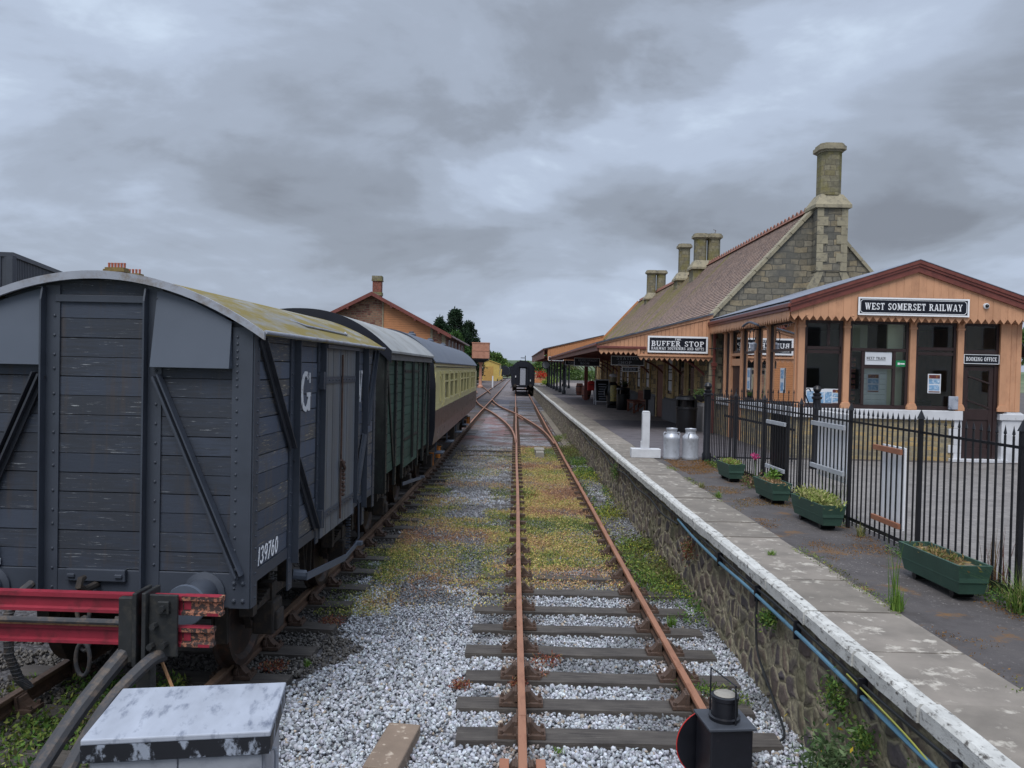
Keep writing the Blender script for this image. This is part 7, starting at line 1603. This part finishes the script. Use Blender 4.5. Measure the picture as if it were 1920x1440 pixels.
# plants on the retaining wall
for i, (y_, z_, s_, lb) in enumerate(((5.55, .52, .09, 'bushy green wall plant under the blue pipe'), (5.1, .42, .07, 'small green wall plant lower on the rubble wall'), (4.3, .45, .1, 'green plant hanging from the near end of the wall'), (10.2, .5, .1, 'reddish green creeper under the whitewashed edge'), (7.0, .60, .05, 'tiny green fern in the wall below the coping'), (17.5, .55, .12, 'green plant growing from the far wall'))):
    n = 420; P = np.abs(rng.normal(size=(n, 3))) * [-.05, 0, 0] + rng.normal(size=(n, 3)) * [.01, s_, s_ * .7] + [2.37, y_, z_]
    tag(leaves('wall_plant', P, .022, GRN[:4] * .8 if i != 3 else PAL((110, 60, 50), (92, 100, 56), (120, 84, 60)), M_weed, None, .1, 1.6), lb, 'wall plant', 'plants rooted in the platform wall')
bush = leaves('shrub', rng.normal(size=(2600, 3)) * [.07, .13, .17] + [2.15, 5.15, .02], .03, PAL((84, 104, 70), (106, 124, 84), (66, 88, 52)), M_weed, None, .3, 2.0); tag(bush, 'loose grey green shrub with yellow flowers at the foot of the near wall', 'shrub')
leaves('flower', rng.normal(size=(9, 3)) * [.1, .25, .14] + [2.12, 5.5, .25], .03, PAL((222, 190, 50)), M_leaf, bush)

# ================================================================ TREES
def tree(name, label, x, y, z0, h, rx, ry, n, size, pal, conic=False, group=None, lean=0, lobes=26, seed=0):
    r_ = np.random.default_rng(seed + 5); t_ = thing(name, label, 'tree', (x, y, z0), 0, group)
    m = MB(); m.tube([(0, 0, 0), (.05, 0, h * .3), (0, .05, h * .7), (0, 0, h * .93)], [h * .03, h * .024, h * .014, h * .004], 8)
    P = []; cs_ = []; 
    for k in range(lobes):
        if conic: f = r_.random() ** .8; zc = h * (.12 + .86 * f); rr = (1 - f ** 1.6) * rx * .8 + .1 * rx; ls = rx * (.16 + .2 * (1 - f))
        else: f = r_.random(); zc = h * (.3 + .62 * f); rr = rx * .75 * math.sin(math.pi * (.18 + .75 * f)); ls = rx * r_.uniform(.22, .4)
        a_ = r_.random() * 6.28; q = rr * r_.random() ** .4; c = np.array([q * math.cos(a_), q * math.sin(a_) * ry / rx, zc]); 
        m.tube([(0, 0, zc * .75), tuple(c * [.6, .6, .95]), tuple(c)], [h * .01, h * .006, h * .002], 5)
        kk = n // lobes; d = r_.normal(size=(kk, 3)); d /= np.linalg.norm(d, axis=1)[:, None]; rad = r_.random(kk)[:, None] ** .45; pts = c + d * rad * ls * np.array([1, 1, 1.35 if conic else .8])
        P.append(pts); tone = .7 + .6 * r_.random(); cc = pal[r_.integers(0, len(pal), kk)] * tone; cs_.append(cc)
    m.build('trunk', M_bark, t_); P = np.concatenate(P); cl_ = np.concatenate(cs_)
    leaves('crown', P, r_.uniform(size * .7, size * 1.3, len(P)), cl_, M_leaf, t_, .5 if conic else 0, 1.6)
CON = PAL((26, 44, 30), (36, 58, 38), (44, 66, 42)); DEC = PAL((62, 88, 42), (80, 106, 52), (100, 122, 62)); 
tree('conifer', 'tallest dark conifer behind the goods shed', -9.6, 131, -.4, 12.6, 4.0, 4.0, 13000, .3, CON, True, 'dark conifers behind the goods shed', seed=1, lobes=50)
tree('conifer', 'dark conifer left of the tallest one, its tip just above the shed roof', -11.8, 128, -.4, 11.2, 3.3, 3.3, 8000, .28, CON, True, 'dark conifers behind the goods shed', seed=2, lobes=40)
tree('conifer', 'broad dark conifer nearest the water tower', -7.6, 134, -.4, 10.6, 3.6, 3.6, 10000, .28, CON, True, 'dark conifers behind the goods shed', seed=3, lobes=46)
tree('conifer', 'lower dark conifer between the tallest and the water tower', -9.0, 140, -.4, 9.6, 2.8, 2.8, 6000, .26, CON, True, 'dark conifers behind the goods shed', seed=8, lobes=40)
tree('leafy_tree', 'mid green round tree in front of the dark conifers', -9.2, 122, -.4, 9.2, 2.8, 2.8, 6000, .26, PAL((56, 88, 40), (72, 104, 48), (48, 76, 38)), seed=4)
for i, (x, y, h, r, lb) in enumerate(((-9, 250, 9.8, 4.2, 'large green tree just right of the water tower'), (-5.5, 262, 8.6, 4.0, 'green tree right of the yellow shed, second from the water tower'), (-4.4, 285, 7.0, 4.0, 'green tree beyond the yellow shed, third from the water tower'), (-1.6, 320, 5.0, 4.2, 'lower green tree nearest the black coach'), (-14, 240, 10, 4.5, 'green tree hidden partly behind the water tank'), (1.2, 350, 4.2, 4, 'pale green tree farthest down the hedge line'))):
    tree('hedgerow_tree', lb, x, y, -.4, h, r, r, 3600, .45, DEC, False, 'trees along the line beyond the yellow shed', seed=20 + i)
tree('leafy_tree', 'green tree beyond the far end of the station roof', 14.5, 118, .8, 7.2, 3.2, 3.2, 3500, .3, DEC, seed=41)
tree('leafy_tree', 'green tree beside the right end of the booking office', 15.9, 22.5, .8, 4.8, 1.6, 1.8, 6000, .12, DEC, seed=42)
tree('leafy_tree', 'lower green tree right of the far canopy', 7.5, 140, .8, 5.2, 3.2, 3.2, 3000, .35, DEC, seed=43)
for i, (x, lb) in enumerate(((22, 'green tree beyond the platform end, nearer the hills'), (5, 'green tree far down the line right of the black coach'), (12, 'round green tree in the middle of the far right group'))):
    tree('hedgerow_tree', lb, x, 300 + 20 * i, -.4, 5.2 + i, 5, 5, 2400, .5, DEC, False, 'far trees behind the platform end', seed=60 + i)
tag(leaves('hedge', np.stack([rng.uniform(6, 70, 16000), rng.uniform(150, 156, 16000), .6 + 2.1 * rng.random(16000) ], -1), .3, DEC * .8, M_leaf), kind='stuff')
# flower beds at the far end of the platform
fb = thing('flower_planter', 'planter overflowing with red flowers at the far end of the platform', 'flower planter', (4.0, 112, Z)); MB().box(-.8, .8, -.5, .5, 0, .6).build('tub', M_orange, fb, bevel=.03)
leaves('flowers', rng.normal(size=(900, 3)) * [.45, .35, .28] + [0, 0, 1.1], .12, PAL((214, 56, 44), (190, 40, 40), (92, 110, 60)), M_leaf, fb)
for x, y, s, lb in ((4.9, 100, .55, 'yellow green shrub on the far platform'), (4.1, 96, .4, 'smaller yellow green shrub beside the far iron columns'), (5.6, 108, .6, 'green shrub behind the yellow green ones on the far platform')):
    t_ = thing('shrub', lb, 'shrub', (x, y, Z)); MB().tube([(0, 0, 0), (.02, 0, s * .6)], .03, 6).build('stem', M_bark, t_); leaves('foliage', rng.normal(size=(900, 3)) * [s * .6, s * .5, s * .35] + [0, 0, s * .8], .1, PAL((150, 164, 70), (120, 144, 62), (92, 120, 54)), M_leaf, t_)
for x, y, lb in ((5.4, 56.5, 'dark barrel under the canopies by the iron columns'), (5.2, 60.5, 'dark barrel beyond the first iron column'), (4.9, 52, 'brown barrel by the canopy post')):
    t_ = thing('barrel', lb, 'barrel', (x, y, Z)); MB().lathe([(.22, 0), (.29, .25), (.3, .45), (.28, .7), (.23, .9)], n=16).build('staves', M_benchw, t_, smooth=True); MB().lathe([(.283, .2), (.29, .2), (.295, .26), (.285, .26)], n=16).lathe([(.285, .64), (.295, .64), (.288, .7), (.28, .7)], n=16).build('hoop', M_iron, t_)
